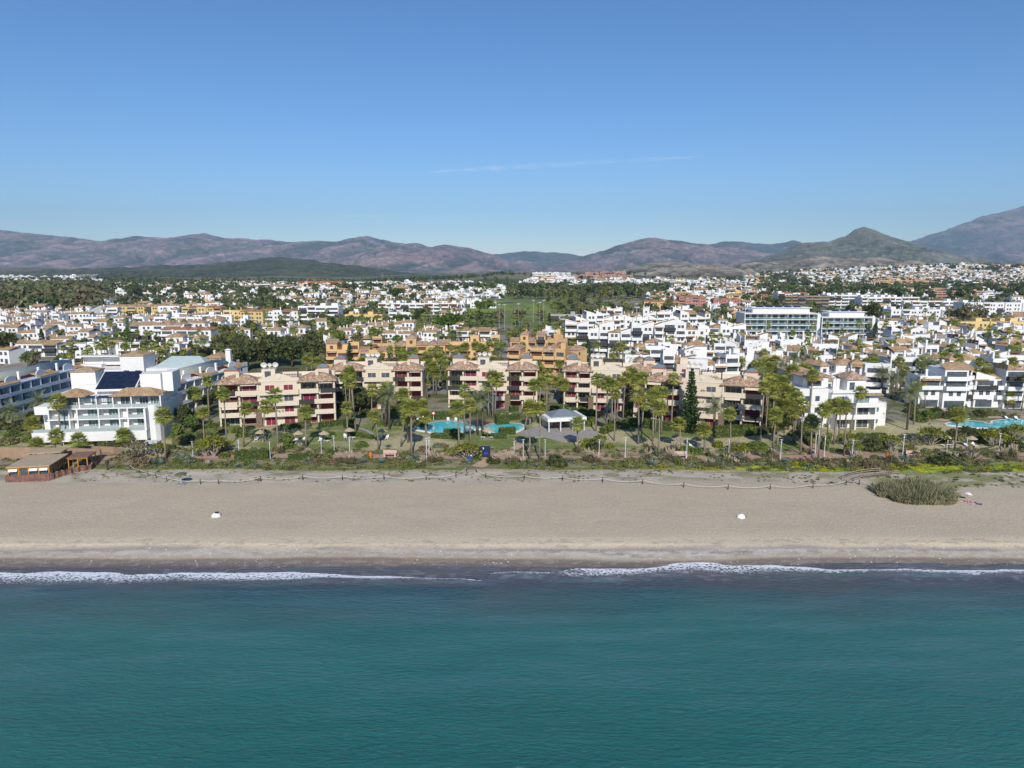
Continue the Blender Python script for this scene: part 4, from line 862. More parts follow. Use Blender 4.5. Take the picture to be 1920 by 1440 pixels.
def cream_block(seed, WL, WC, WR, D=13, nf=4, fh=2.86, glassy=.3, gab=1.0):
    rg = np.random.default_rng(seed); r = random.Random(seed); b = Bld('apartment_building'); W = WL + WC + WR; X0 = -W / 2; H = nf * fh
    xa, xb, X1 = X0 + WL, X0 + WL + WC, X0 + W; rec = 2.7
    k = MB(); k.box(xa, xb, 0, D, -1, H); k.box(X0 + .02, xa, rec, D - .5, -1, H + .01); k.box(xb, X1 - .02, rec, D - .5, -1, H + .01)
    # curved stepped gable parapet
    c = (xa + xb) / 2; w = WC / 2; g = [(xa, H - .1), (xb, H - .1), (xb, H + 1.1)]
    for t in np.linspace(1, -1, 25):
        a = abs(t); z = H + 1.1 if a > .92 else H + 1.25 if a > .62 else H + 1.45 + 1.0 * gab * (1 - a / .62) ** .8
        g.append((c + t * w * .98, z))
    g.append((xa, H + 1.1)); k.vprism(g, -.03, .3)
    for s_, e_ in ((X0, xa), (xb, X1)):
        n = 2
        for f in range(nf):
            z = f * fh
            if f: k.box(s_, e_, -.3, rec, z - .3, z)
            for q in range(n + 1):
                px = s_ + (e_ - s_) * q / n; px = min(max(px, s_ + .22), e_ - .22); dd = -.25 if q != 1 else .3
                k.box(px - .22, px + .22, dd, dd + .45, z, z + fh - .3)
        k.box(s_, e_, -.3, rec, H - .3, H + .02)
        k.box(s_ + (0 if s_ == X0 else .02), s_ + .28, .2, rec, 0, H - .3) if s_ == X0 else k.box(e_ - .28, e_, .2, rec, 0, H - .3)
    # roof deck parapets
    k.box(X0 + .02, X1 - .02, D - .5, D - .2, H, H + 1.0); k.box(X0 + .02, X0 + .3, 5.8, D - .5, H, H + 1.0); k.box(X1 - .3, X1 - .02, 5.8, D - .5, H, H + 1.0)
    b.part('wall', k, CREAM)
    # ornament on the gable
    k = MB(); k.tube([(c, -.03, H + .95 + gab * .5), (c, -.16, H + .95 + gab * .5)], [.5, .5], 14); k.tube([(c, -.16, H + .95 + gab * .5), (c, -.2, H + .95 + gab * .5)], [.34, .34], 14); b.part('round_ornament', k, CREAM2)
    k = MB(); k.box(xa + .3, xb - .3, -.14, -.031, H + .35, H + .5); b.part('cornice', k, CREAM2)
    for s_, e_ in ((X0, xa), (xb, X1)):
        m = (s_ + e_) / 2
        for f in range(nf):
            z = f * fh
            for q, (p0, p1) in enumerate(((s_ + .7, m - .5), (m + .5, e_ - .7))):
                t = r.random()
                if t < glassy: b.win(p0, p1, z + .1, z + 2.35, rec, GLASS, fr=WHITE2, mull=2)
                else: b.win(p0 + r.uniform(0, .4), p1, z + .1, z + 2.4, rec - (.0 if t < .8 else 1.6), SHUT, 'shutter', fr=CREAM2 if t > .8 else None)
                if r.random() < .5:
                    k = MB(); k.tube([(p0, -.36, z + fh - .45), (p1, -.36, z + fh - .45)], [.13, .13], 6); k.add([(p0, -.3, z + fh - .5), (p1, -.3, z + fh - .5), (p1, -.95, z + fh - .85), (p0, -.95, z + fh - .85)], [(0, 1, 2, 3)]) if r.random() < .35 else None
                    b.part('awning', k, AWN)
            if f:
                st = r.random()
                if st < .55: b.rail(s_, m + r.uniform(-.8, .8), -.3, z, 1.0, CREAM, .16); b.rail(m + .85, e_, -.3, z, .95, RAIL if r.random() < .65 else CREAM, .1)
                else: b.rail(s_, m - .85, -.3, z, .95, RAIL, .1); b.rail(m - .8, e_, -.3, z, 1.0, CREAM, .16)
                if r.random() < .6: b.plants(s_ + 1, m, -.2, z + .9, rg, r.choice([LEAFM, LEAFO, HEDGE]), 34, .55)
                if f == 1: b.plants(e_ - 1.6 if s_ == X0 else s_, e_ if s_ == X0 else s_ + 1.6, -.5, z + .5, rg, LEAFM, 60, 1.3)
    # curved protruding balcony in front of the centre
    for f in range(1, nf):
        z = f * fh; pr = 1.5 if f < nf - 1 else 1.0
        b.rail(xa + .1, xb - .1, -pr, z, 1.0, CREAM, .16, ret=pr - .04)
        for q in range(2):
            cx = xa + WC * (.27 + .46 * q); b.win(cx - 1.15, cx + 1.15, z + .1, z + 2.2, 0, SHUT if r.random() < .72 else GLASS, 'shutter', fr=CREAM2)
        if r.random() < .8: b.plants(xa + r.uniform(.5, WC * .5), xa + WC * .6, -pr, z + .8, rg, LEAFM, 40, .6)
    for q in range(2): cx = xa + WC * (.27 + .46 * q); b.win(cx - 1.3, cx + 1.3, .1, 2.3, 0, SHUT if r.random() < .6 else GLASS, 'shutter', fr=CREAM2)
    for px in (xa - .1, xb + .1):
        k = MB(); k.box(px - .75, px + .75, -1.7, -.3, -.6, fh * 1.45); b.part('stone_pier', k, STONE); b.plants(px - .8, px + .8, -1.2, fh * .6, rg, HEDGE, 90, fh * .9, 'climbing_plants')
    for (s_, e_) in ((X0, xa), (xb, X1)):
        k = MB(); k.hip(s_, e_, -.3, 6.0, H + .02, 2.1, .55); b.part('roof', k, TILE_W); b.chimney((s_ + e_) / 2 + r.uniform(-.5, .5), 1.9, H + 1.6, .95, .8, CREAM)
    for px, py, w_ in ((X0 + 2.4, 8.2, 3.4), (X1 - 3.2, 8.6, 3.2)):
        k = MB(); k.box(px - w_ / 2, px + w_ / 2, py - w_ / 2, py + w_ / 2, H, H + 2.5, 0); k.box(px - w_ / 2 - .15, px + w_ / 2 + .15, py - w_ / 2 - .15, py + w_ / 2 + .15, H + 2.5, H + 2.75, 1)
        k.hip(px - w_ / 2 + .3, px + w_ / 2 - .3, py - w_ / 2 + .3, py + w_ / 2 - .3, H + 2.75, .9, .1, 2); b.part('skylight_tower', k, [CREAM, TRIMR, SKYL])
    b.pergola(c - 1, c + 4.5, 6.5, 9.5, H, 2.2, WOODD); k = MB(); k.box(c - 5, c - 1.5, 7, 11, H, H + 2.6); b.part('roof_room', k, CREAM)
    b.win(c - 4.2, c - 2.6, H + .5, H + 2.1, 7, GLASS)
    for i in range(3): b.dish(c - 4.4 + i * 1.5, 8.2, H + 2.6, r.uniform(.6, .85))
    b.plants(X0 + 4.5, X0 + 7, 6.6, H + .5, rg, LEAFM, 60, .9)
    for f in range(1, nf): b.swin(X1 - .02, 6, 7.6, f * fh + .8, f * fh + 2.2, SHUTB); b.swin(X0 + .02, 6, 7.4, f * fh + .8, f * fh + 2.2, SHUTB)
    return b.node()

def flats(seed, W, nf, D, wall, roofm=TILE_T, shut=GLASS, detail=True, fh=2.9, bay=(4.2, 6.4), prs=(0, .9, 1.8), vary=1, tile=.5, saw=.0, bal=.6, chim=.5, name='apartment_building', perg=.2, frame=None, trim=None):
    r = random.Random(seed); b = Bld(name); x = -W / 2; kw = MB(); bi = 0
    while x < W / 2 - 1:
        w = min(r.uniform(*bay), W / 2 - x)
        if W / 2 - (x + w) < bay[0] * .7: w = W / 2 - x
        p = r.choice(prs) if bi else 0; n = max(1, nf - (r.randint(0, vary))); h = n * fh; d0 = D * r.uniform(.8, 1)
        kw.box(x, x + w, -p, d0, -1.5, h)
        t = r.random()
        if t < tile:
            k = MB()
            if r.random() < saw:
                if r.random() < .5: k.vprism([(x - .05, h), (x + w + .05, h), (x + w + .05, h + 1.5), (x - .05, h + .1)], -p - .4, d0 * .7)
                else: k.vprism([(x - .05, h), (x + w + .05, h), (x + w + .05, h + .1), (x - .05, h + 1.5)], -p - .4, d0 * .7)
            else: k.shed(x + .1, x + w - .1, -p, d0 * r.uniform(.4, .7) - p, h, 1.25, .3) if r.random() < .6 else k.hip(x + .2, x + w - .2, -p + .2, d0 - .2, h, 1.5, .35)
            b.part('roof', k, roofm)
        elif t < tile + saw * (1 - tile):
            # white raking parapet walls with a slope of tiles between them
            kk = [(x, h), (x + w, h), (x + w, h + .5), (x, h + 2.0)] if r.random() < .5 else [(x, h), (x + w, h), (x + w, h + 2.0), (x, h + .5)]
            kw.vprism(kk, -p - .02, -p + .3); kw.vprism(kk, d0 * .6, d0 * .6 + .3); k = MB()
            k.add([(kk[3][0], -p + .3, kk[3][1] - .35), (kk[2][0], -p + .3, kk[2][1] - .35), (kk[2][0], d0 * .6, kk[2][1] - .35), (kk[3][0], d0 * .6, kk[3][1] - .35)], [(0, 1, 2, 3)]); b.part('roof', k, roofm)
        else:
            kw.box(x, x + w, -p, -p + .2, h, h + .75); kw.box(x, x + .2, -p + .2, d0, h, h + .75); kw.box(x + w - .2, x + w, -p + .2, d0, h, h + .75)
            if r.random() < perg: b.pergola(x + .5, x + w - .5, -p + .5, -p + 3.2, h, 2.2, WOODD, 6)
            elif r.random() < .4: kw.box(x + w * .3, x + w * .8, d0 * .4, d0 * .8, h, h + 2.2)
        for f in range(n):
            z = f * fh; bb = r.random() < bal
            if bb:
                b.win(x + .5, x + w - .5, z + .15, z + 2.3, -p, shut if r.random() < .6 else GLASS, fr=frame)
                if f: b.rail(x + .1, x + w - .1, -p - 1.2, z, .95, wall if r.random() < .8 else RAIL, .14, ret=1.16)
                if f and r.random() < .4: k = MB(); k.shed(x + .3, x + w - .3, -p - 1.0, -p, z + 2.4, .35, .1); b.part('lean_to_roof', k, roofm)
            else:
                m = 2 if w > 4.5 else 1
                for q in range(m): cx = x + w * (q + 1) / (m + 1); b.win(cx - .6, cx + .6, z + .8, z + 2.15, -p, shut, fr=frame)
        if trim: kw.box(x - .02, x + w + .02, -p - .08, -p - .003, h - .35, h - .1)
        if r.random() < chim: b.chimney(x + w * r.uniform(.25, .75), d0 * .45, h + .6, r.uniform(.9, 1.7), .6, wall)
        x += w; bi += 1
    for f in range(nf - 1):
        for q in range(2):
            y = D * (.2 + .3 * q); b.swin(-W / 2 - .0, y, y + 1.1, f * fh + .9, f * fh + 2.1); b.swin(W / 2 + .0, y, y + 1.1, f * fh + .9, f * fh + 2.1) if q == 0 else None
    b.part('wall', kw, wall); return b.node(detail)
def villa(seed, W=9.5, D=9, nf=2, wall=WHITE, roofm=TILE_T, style='med', shut=GLASS, detail=True, fh=2.85, name='white_house'):
    """style: med = stepped Mediterranean house, row = low row house with tiled ridge, flat = flat roofed"""
    r = random.Random(seed); b = Bld(name); k = MB(); w = W / 2; rg = np.random.default_rng(seed)
    if style == 'row':
        H = nf * fh; k.box(-w, w, 0, D, -1.2, H); k.box(-w, w, -4.5, -4.3, -1.2, 2.1); k.box(-w, -w + .15, -4.3, 0, -1.2, 2.1)
        if r.random() < .7: k.box(w * .2, w, -2, 0, -1.2, fh); k.box(w * .2, w, -2, -1.85, fh, fh + .8); sx = w * .2
        else: sx = w
        k.box(-w, w, D * .62, D * .65, H, H + 1.2); q = MB(); q.shed(-w, w, -.0, D * .62, H, 1.0, .3); b.part('roof', q, roofm)
        if r.random() < .6: q = MB(); q.shed(-w + .3, sx - .3, -1.5, 0, fh - .4, .6, .1); b.part('porch_roof', q, roofm)
        for f in range(nf):
            for c in (-.55, .05, .6): b.win(w * c - .6, w * c + .6, f * fh + .7, f * fh + 2.1, 0, shut) if not (f == 0 and c > .3) else b.win(w * c - .7, w * c + .7, .1, 2.1, -2 if sx < w else 0, shut, 'door' if r.random() < .5 else 'window')
        b.chimney(r.uniform(-.5, .5) * w, D * .55, H + 1.1, 1.2, .55, WHITE2); b.chimney(r.uniform(-.8, -.4) * w, D * .4, H + .8, 1.0, .5, WHITE2) if r.random() < .5 else None
    else:
        H = nf * fh; split = r.uniform(-.25, .35) * W; low = r.random() < .7; hl = (nf - 1) * fh if low else H; fs = 2.2 if r.random() < .6 else 0
        k.box(-w, split, 0, D, -1.2, H); k.box(split, w, -1.4, D * .9, -1.2, hl)
        if fs: k.box(-w, split - .8, -fs, 0, -1.2, fh); k.box(-w, split - .8, -fs, -fs + .18, fh, fh + .85)
        # parapets and roofs
        q = MB(); t = r.random()
        if style == 'flat' or t < .22: k.box(-w, split, 0, .2, H, H + .7); k.box(-w, -w + .2, .2, D, H, H + .7); k.box(split - .2, split, .2, D, H, H + .7); k.box(-w + 1, -w + 3.6, D * .4, D * .8, H, H + 2.1)
        elif t < .5: q.hip(-w + .1, split - .1, .1, D - .1, H, 1.6, .45)
        elif t < .72: q.gable(-w, split, 0, D, H, 1.4, .35, 'x')
        else:
            k.vprism([(-w, H), (split, H), (split, H + 2.1), (-w, H + .5)] if r.random() < .5 else [(-w, H), (split, H), (split, H + .5), (-w, H + 2.1)], -.02, .25); q.shed(-w + .2, split - .2, .6, D * .7, H + .1, 1.2, .1)
        b.part('roof', q, roofm); q = MB()
        if low and r.random() < .5 and style != 'flat': q.shed(split + .1, w - .1, -1.4, D * .5, hl, 1.3, .3); b.part('roof', q, roofm)
        else:
            k.box(split, w, -1.4, -1.2, hl, hl + .8); k.box(w - .2, w, -1.2, D * .9, hl, hl + .8)
            if r.random() < .4: b.pergola(split + .5, w - .5, -1, 2, hl, 2.1, WOODD, 6)
        for f in range(nf):
            z = f * fh
            if f * fh < hl - 1:
                b.win(split + .7, w - .7, z + .2, z + 2.2, -1.4, shut)
                if f: b.rail(split + .1, w - .1, -2.6, z, .95, wall, .14, ret=1.16)
            m = 2 if split + w > 4 else 1
            if f == 0 and fs: b.win(-w + .6, split - 1.4, .2, 2.2, -fs, shut)
            else:
                for i in range(m): cx = -w + (split + w) * (i + 1) / (m + 1); b.win(cx - .65, cx + .65, z + (.2 if r.random() < .4 else .85), z + 2.15, 0, shut)
                if r.random() < .35: q = MB(); q.shed(-w + .5, split - .5, -.8, 0, z + 2.25, .35, .05); b.part('window_roof', q, roofm)
        b.chimney(-w + r.uniform(1, 2), D * .5, H + 1.0, r.uniform(.9, 1.6), .6, WHITE2)
        if r.random() < .6: b.chimney(w - r.uniform(1, 2), D * .4, hl + .7, r.uniform(.9, 1.9), .6, WHITE2)
        b.swin(-w, D * .3, D * .3 + 1.1, H - 2, H - .8); b.swin(w, D * .3, D * .3 + 1.1, hl - 2, hl - .8)
    b.part('wall', k, wall); return b.node(detail)

def put(node, u, v, rot=0, desc='', cat='building', group=None, sc=1, xy=None, fixed=True, dz=0, W=0):
    x, y, z = P(u, v) if xy is None else (*xy, float(Z(*xy)))
    FOOT.append((x, y)); n = int(W / 10)
    for i in range(-n, n + 1):
        if n: a = R(rot); t = i * W / 2 / n; FOOT.append((x + t * math.cos(a), y + 6 + t * math.sin(a))); FOOT.append((x + t * math.cos(a), y - 8 + t * math.sin(a)))
    return place(node, (x, y, z + dz), R(rot), sc, desc, cat, group, fixed=fixed)
FOOT = []
# ---- the five cream blocks round the garden
put(cream_block(1, 10, 10.2, 9.2), 524, 797, 13, 'cream apartment block with burgundy shutters, leftmost and nearest of the five', 'apartment block', 'cream apartment blocks')
put(cream_block(2, 10.6, 8.6, 8.4), 705, 767, 2, 'cream apartment block with round gable, second from left, behind the three tallest palms', 'apartment block', 'cream apartment blocks')
put(cream_block(3, 8.9, 8.6, 8.9), 924, 765, -2, 'cream apartment block in the middle, behind the lagoon pool and before the ochre flats', 'apartment block', 'cream apartment blocks')
put(cream_block(4, 8.0, 9.8, 10.6), 1148, 770, -5, 'cream apartment block behind the pavilion, fourth from left, half hidden by palms', 'apartment block', 'cream apartment blocks')
put(cream_block(5, 9.6, 10.4, 10.0), 1314, 800, -20, 'cream apartment block with the tall conifer before it, rightmost of the five', 'apartment block', 'cream apartment blocks')
# lower cream wings joined to the blocks
put(flats(310, 9, 3, 8, CREAM, TILE_W, SHUT, bal=.9, saw=0, vary=0), 1218, 790, -12, 'low cream annexe with burgundy shutters left of the conifer', 'apartment block')
put(flats(311, 12, 4, 10, CREAM, TILE_W, GLASS, bal=.9, vary=1), 645, 752, 8, 'shaded cream building half seen between first and second cream blocks', 'apartment block')
put(flats(312, 10, 4, 9, CREAM, TILE_W, SHUT, bal=.8, vary=1), 1262, 758, -8, 'cream building with tiled roof seen between fourth and fifth cream blocks', 'apartment block')
# ---- ochre complex
OK = dict(shut=SHUTB, vary=1, tile=.5, bal=.7, perg=.7, chim=.4, bay=(3.4, 5.2), prs=(0, 1.0, 2.4))
put(flats(320, 24, 4, 10, ORANGE, TILE_W, **OK), 672, 700, 3, 'ochre flats with roof pergolas, leftmost of the ochre complex', 'apartment block', 'ochre apartment blocks')
put(flats(321, 30, 4, 10, ORANGE, TILE_W, **OK), 768, 686, 2, 'ochre flats behind the palms, between the second and third cream blocks', 'apartment block', 'ochre apartment blocks')
put(flats(322, 26, 4, 10, ORANGE, TILE_W, **OK), 880, 682, 0, 'ochre flats rising behind the third cream block, partly behind palms', 'apartment block', 'ochre apartment blocks')
put(flats(323, 24, 4, 11, ORANGE, TILE_W, **OK), 1012, 716, -14, 'tall ochre block with awnings between the third and fourth cream blocks', 'apartment block', 'ochre apartment blocks')
put(flats(324, 22, 4, 10, ORANGE, TILE_W, **OK), 1004, 678, -8, 'ochre block with dark roof pergolas at the back of the ochre complex', 'apartment block', 'ochre apartment blocks')
put(flats(325, 14, 4, 9, ORANGE, TILE_W, **OK), 1052, 696, -38, 'narrow ochre wing facing right beside the white sawtooth flats', 'apartment block', 'ochre apartment blocks')

# ---- white sawtooth flats and neighbours
SW = dict(tile=.35, saw=.9, bal=.6, chim=.7, prs=(0, 1.2, 2.4), vary=1, bay=(4, 5.6))
for i, (u, v, W, nf, rot, de) in enumerate([(1104, 668, 22, 5, -6, 'white sawtooth roofed flats, leftmost, beside the ochre complex'), (1190, 672, 24, 5, -4, 'white sawtooth roofed flats, second from the ochre complex'), (1272, 664, 24, 5, -5, 'white sawtooth roofed flats in the middle of their row'),
        (1352, 660, 22, 5, -6, 'white sawtooth roofed flats nearest the glass fronted block'), (1120, 640, 24, 5, 3, 'white sawtooth flats in the back row, leftmost'), (1200, 638, 26, 5, -8, 'white sawtooth flats in the back row, second from left'), (1286, 636, 26, 5, 4, 'white sawtooth flats in the back row, third from left'),
        (1368, 640, 22, 4, -5, 'white sawtooth flats in the back row, rightmost'), (1156, 615, 30, 4, -3, 'white flats below the long grey roof'), (1250, 614, 32, 4, 2, 'white flats behind the sawtooth rows, right part')]):
    put(flats(330 + i, W, nf, 11, WHITE, TILE_T, **SW), u, v, rot, de, 'apartment block', 'white sawtooth roofed flats')
def glass_block(seed, W, nf, D=16, fh=3.1, bay=3.6):
    b = Bld('modern_apartment_building'); k = MB(); H = nf * fh; k.box(-W / 2, W / 2, 2.2, D, -1, H); k.box(-W / 2, -W / 2 + .4, -.2, 2.2, -1, H); k.box(W / 2 - 1.6, W / 2, -.3, 2.2, -1, H)
    for f in range(1, nf + 1): k.box(-W / 2 - .2, W / 2 - 1.6, -.4, 2.2, f * fh - .35, f * fh)
    k.box(-W / 2 + 6, W / 2 - 4, 5, D - 1, H, H + 2.6); k.box(-W / 2 + 5, W / 2 - 3, 4, D, H + 2.6, H + 2.9); b.part('wall', k, WHITE)
    r = random.Random(seed); n = int((W - 2) / bay)
    for f in range(nf):
        k = MB(); k.box(-W / 2 + .4, W / 2 - 1.6, -.36, -.3, f * fh, f * fh + .95); b.part('glass_balustrade', k, GLASST) if f else None
        for i in range(n):
            x = -W / 2 + .6 + i * (W - 2.4) / n; b.win(x, x + bay * .72, f * fh + .1, f * fh + 2.5, 2.2, GLASST if r.random() < .55 else GLASS)
            if i % 3 == 0 and i: k = MB(); k.box(x - .3, x - .1, -.2, 2.2, f * fh, f * fh + fh - .35); b.part('partition', k, WHITE)
    b.pergola(-W / 2 + 1, -W / 2 + 5, 3, 8, H, 2.2, METW, 6); k = MB()
    for i in range(6): k.add([(-W / 2 + 8 + i * 5, 6, H + 3.0), (-W / 2 + 12 + i * 5, 6, H + 3.0), (-W / 2 + 12 + i * 5, 9, H + 3.7), (-W / 2 + 8 + i * 5, 9, H + 3.7)], [(0, 1, 2, 3)]) if -W / 2 + 12 + i * 5 < W / 2 - 3 else 0
    b.part('solar_panels', k, SOLAR); return b.node()
put(glass_block(1, 40, 5), 1464, 642, -2, 'long white block with bands of glass balconies, left and taller of the pair', 'apartment block', 'glass fronted blocks')
put(glass_block(2, 29, 4), 1588, 637, -2, 'white block with bands of glass balconies, right and lower of the pair', 'apartment block', 'glass fronted blocks')

FOOT += [((u - 960) / F * y, y) for u in range(1395, 1640, 14) for y in (350, 362)]
# ---- the white hotel: front building
def hotel_front():
    b = Bld('hotel_building'); r = random.Random(3); m = 1 / 32.0; X = lambda zx: (zx - 760) * m; fz = [3.2, 5.8, 8.4, 11.0]; H = 11.1; D = 16
    k = MB(); x0, x1 = X(395), X(1135); k.box(x0, x1, 2.3, D, 0, 11.1)
    for z in (3.2, 5.8, 8.4): k.box(x0 - .3, x1 + .2, 0, 2.3, z - .28, z)
    cols = [X(q) for q in (400, 545, 605, 758, 908, 970, 1128)]
    for c in cols:
        for z0, z1 in ((3.2, 5.52), (5.8, 8.12)): k.box(c - .16, c + .16, 0, 2.3, z0, z1)
    k.box(X(555) + .15, X(597) - .1, 1.6, 2.3, 3.2, 8.12); k.box(X(915), X(962), 1.6, 2.3, 3.2, 8.12)
    k.box(X(310), X(1130), -2.6, -2.35, .9, 3.2); k.box(X(310), X(1130), -2.35, 2.3, 2.7, 2.92); k.box(X(310), X(310) + .2, -2.35, 2.3, .9, 3.2); k.box(X(1115), X(1130), -2.35, 0, .9, 8.4)
    for q in (330, 510, 690, 820, 980, 1110): k.box(X(q), X(q) + .3, -2.1, -1.8, -.5, 2.7)
    for q in (495, 625, 748, 868, 1002, 1215): k.box(X(q) - .15, X(q) + .15, .2, 2.6, 8.4, H)
    k.box(X(300), X(395), .2, 6, 7.0, 8.9); k.box(X(300), X(395), 4, 10, 0, 7.0)
    k.box(X(1135), X(1180), 2.3, D, 0, H - .1); k.box(X(480), X(665), 7, 12, 11.1, 16.2); k.box(X(600), X(700), 5, 11, 11.1, 13.2); k.box(X(690), X(1010), 4.5, 10, 11.1, 12.2); k.box(X(1015), X(1170), 5.5, 11, 11.1, 15.6); k.box(X(1172), X(1250), 6.5, 12, 11.1, 15.9)
    k.prism([(X(1130), -.6), (X(1170), -.3), (X(1195), .6), (X(1203), 2), (X(1203), 17), (X(1190), 17), (X(1190), 2.2), (X(1183), .9), (X(1160), .1), (X(1130), -.2)], 0, 8.9)
    b.part('wall', k, WHITE)
    for z in (3.2, 5.8):
        for a, c, pr in ((445, 540, 3), (650, 745, 3), (805, 900, 3), (1010, 1115, 3)): b.win(X(a), X(c), z + .1, z + 2.1, 2.3, GLASST, fr=WHITE2, mull=pr)
    for a, c in ((500, 615), (690, 742), (800, 862), (900, 995), (1040, 1100), (1120, 1180)): b.win(X(a), X(c), 8.55, 10.6, 2.3, GLASST if r.random() < .6 else GLASS, fr=WHITE2, mull=2)
    for a, c, z in ((425, 540, 3.2), (612, 745, 3.2), (765, 900, 3.2), (978, 1110, 3.2), (425, 540, 5.8), (612, 745, 5.8), (765, 900, 5.8), (978, 1110, 5.8), (490, 620, 8.4), (632, 745, 8.4), (752, 865, 8.4), (875, 998, 8.4), (1006, 1212, 8.4)):
        k = MB(); k.box(X(a), X(c), .02, .08, z, z + .85); b.part('glass_balustrade', k, CLEAR)
    k = MB(); k.box(X(320), X(1115), -2.5, -2.44, 3.2, 4.0); b.part('glass_balustrade', k, CLEAR)
    for a, c, d in ((460, 665, 6.5), (862, 1196, 5.4)):
        k = MB(); k.hip(X(a), X(c), .3 if a != 1020 else 5.5, d, H, 1.7, .45); b.part('roof', k, TILE_T)
    k = MB(); k.hip(X(485), X(660), 7, 12, 16.2, 1.1, .3); b.part('roof', k, TILE_T)
    for a, c in ((632, 745), (752, 865), (1010, 1110)):
        k = MB(); k.box(X(a), X(c), .0, .16, 10.7, 10.9)
        for i in range(9): q = X(a) + (X(c) - X(a)) * (i + .5) / 9; k.box(q - .07, q + .07, -.3, 2.3, 10.9, 11.05)
        b.part('pergola', k, BLUEW)
    k = MB(); xa, xb = X(700), X(1000); k.add([(xa, 3.0, 12.2), (xb, 3.0, 12.2), (xb, 9.5, 15.8), (xa, 9.5, 15.8), (xa, 3.0, 11.9), (xb, 3.0, 11.9), (xb, 9.5, 13.9), (xa, 9.5, 13.9)], [(0, 1, 2, 3), (4, 5, 1, 0), (5, 6, 2, 1), (7, 4, 0, 3), (6, 7, 3, 2)]); b.part('roof_slope', k, WHITE)
    k = MB()
    for i in range(6):
        for j in range(4):
            p0 = xa + .2 + (xb - xa - .4) * i / 6; p1 = xa + .2 + (xb - xa - .4) * (i + .985) / 6; t0 = .04 + j * .24; t1 = t0 + .235; f = lambda t: (3.0 + 6.5 * t, 12.28 + 3.6 * t); a, c = f(t0), f(t1)
            k.add([(p0, a[0], a[1]), (p1, a[0], a[1]), (p1, c[0], c[1]), (p0, c[0], c[1])], [(0, 1, 2, 3)])
    b.part('solar_panels', k, SOLAR)
    k = MB(); k.box(X(330), X(1100), -1.2, -1.1, -.4, 2.6); b.part('shopfront_glass', k, GLASS)
    return b.node()
put(hotel_front(), 190, 829, 7, 'white hotel front building with glass balconies, tiled roofs and a sloping solar array', 'hotel')
def hotel_wing(L, nf=3, fh=3.0, D=11, seed=1, wallm=WHITE):
    """long terraced wing under a pale barrel roof; its front faces -y"""
    b = Bld('hotel_wing'); r = random.Random(seed); k = MB(); H = nf * fh; k.box(-L / 2, L / 2, 2.0, D, -1, H); n = int(L / 4.2); bw = L / n
    for f in range(1, nf + 1): k.box(-L / 2, L / 2, 0, 2.0, f * fh - .3, f * fh)
    for i in range(n + 1): x = -L / 2 + i * bw; k.box(x - .15, x + .15, 0, 2.0, -1, H - .3)
    for f in range(nf): k.box(-L / 2, L / 2, -.12, 0, f * fh - .3, f * fh + .75)
    for i in range(0, n, 3):
        x = -L / 2 + (i + .5) * bw; g = [(x - 2.2, H), (x + 2.2, H), (x + 2.2, H + 1.0)] + [(x + 2.2 * math.cos(t), H + 1.0 + 1.1 * math.sin(t)) for t in np.linspace(.35, math.pi - .35, 9)] + [(x - 2.2, H + 1.0)]; k.vprism(g, 1.2, 1.5)
    b.part('wall', k, wallm)
    for f in range(nf):
        for i in range(n): x = -L / 2 + i * bw; b.win(x + .5, x + bw - .5, f * fh + .1, f * fh + 2.2, 2.0, GLASS if r.random() < .7 else GLASST)
    k = MB(); vs = []; m = 9
    for s in (-L / 2, L / 2):
        for i in range(m): t = math.pi * i / (m - 1); vs.append((s, D * .62 - math.cos(t) * 3.6, H + .9 + math.sin(t) * 1.5))
    k.add(vs, [(i, m + i, m + i + 1, i + 1) for i in range(m - 1)] + [tuple(range(m)), tuple(range(2 * m - 1, m - 1, -1))]); b.part('barrel_roof', k, METG, True)
    k = MB(); k.box(-L / 2, L / 2, D * .62 - 3.7, D * .62 + 3.7, H, H + .9); b.part('fascia', k, METR)
    for i in range(1, n, 4):
        x = -L / 2 + (i + 1) * bw; q = MB(); q.shed(x - bw, x + bw, .2, D * .62 - 3.9, H + .05, 1.0, .2); b.part('roof', q, TILE_T); q = MB(); q.box(x - bw, x + bw, -.6, -.4, H - .5, H - .3)
        for j in range(12): p = x - bw + 2 * bw * (j + .5) / 12; q.box(p - .07, p + .07, -1.0, .2, H - .28, H - .14)
        b.part('pergola', q, BLUEW)
    for i in range(n // 2): b.chimney(-L / 2 + (i * 2 + 1.5) * bw, 1.9, H + .8, 1.6, .55, WHITE2)
    return b.node()
def line_put(node, p0, p1, desc, cat, grp=None):
    a, c = Vector(P(*p0)[:2]), Vector(P(*p1)[:2]); m = (a + c) / 2; d = c - a; FOOT.append(tuple(m)); FOOT.append(tuple(a)); FOOT.append(tuple(c))
    return place(node, (m.x, m.y, float(Z(m.x, m.y))), math.atan2(d.y, d.x), 1, desc, cat, grp, fixed=True), d.length
put(hotel_wing(62, 3, seed=1, wallm=SHADEWALL), 0, 0, 91, 'long terraced hotel wing with pale barrel roof running back from the left frame edge', 'hotel wing', xy=(-140, 198), group='barrel roofed hotel wings')
put(hotel_wing(42, 3, seed=2), 0, 0, 82, 'barrel roofed hotel wing running back to the right between hotel and first cream block', 'hotel wing', xy=(-92, 207), group='barrel roofed hotel wings')
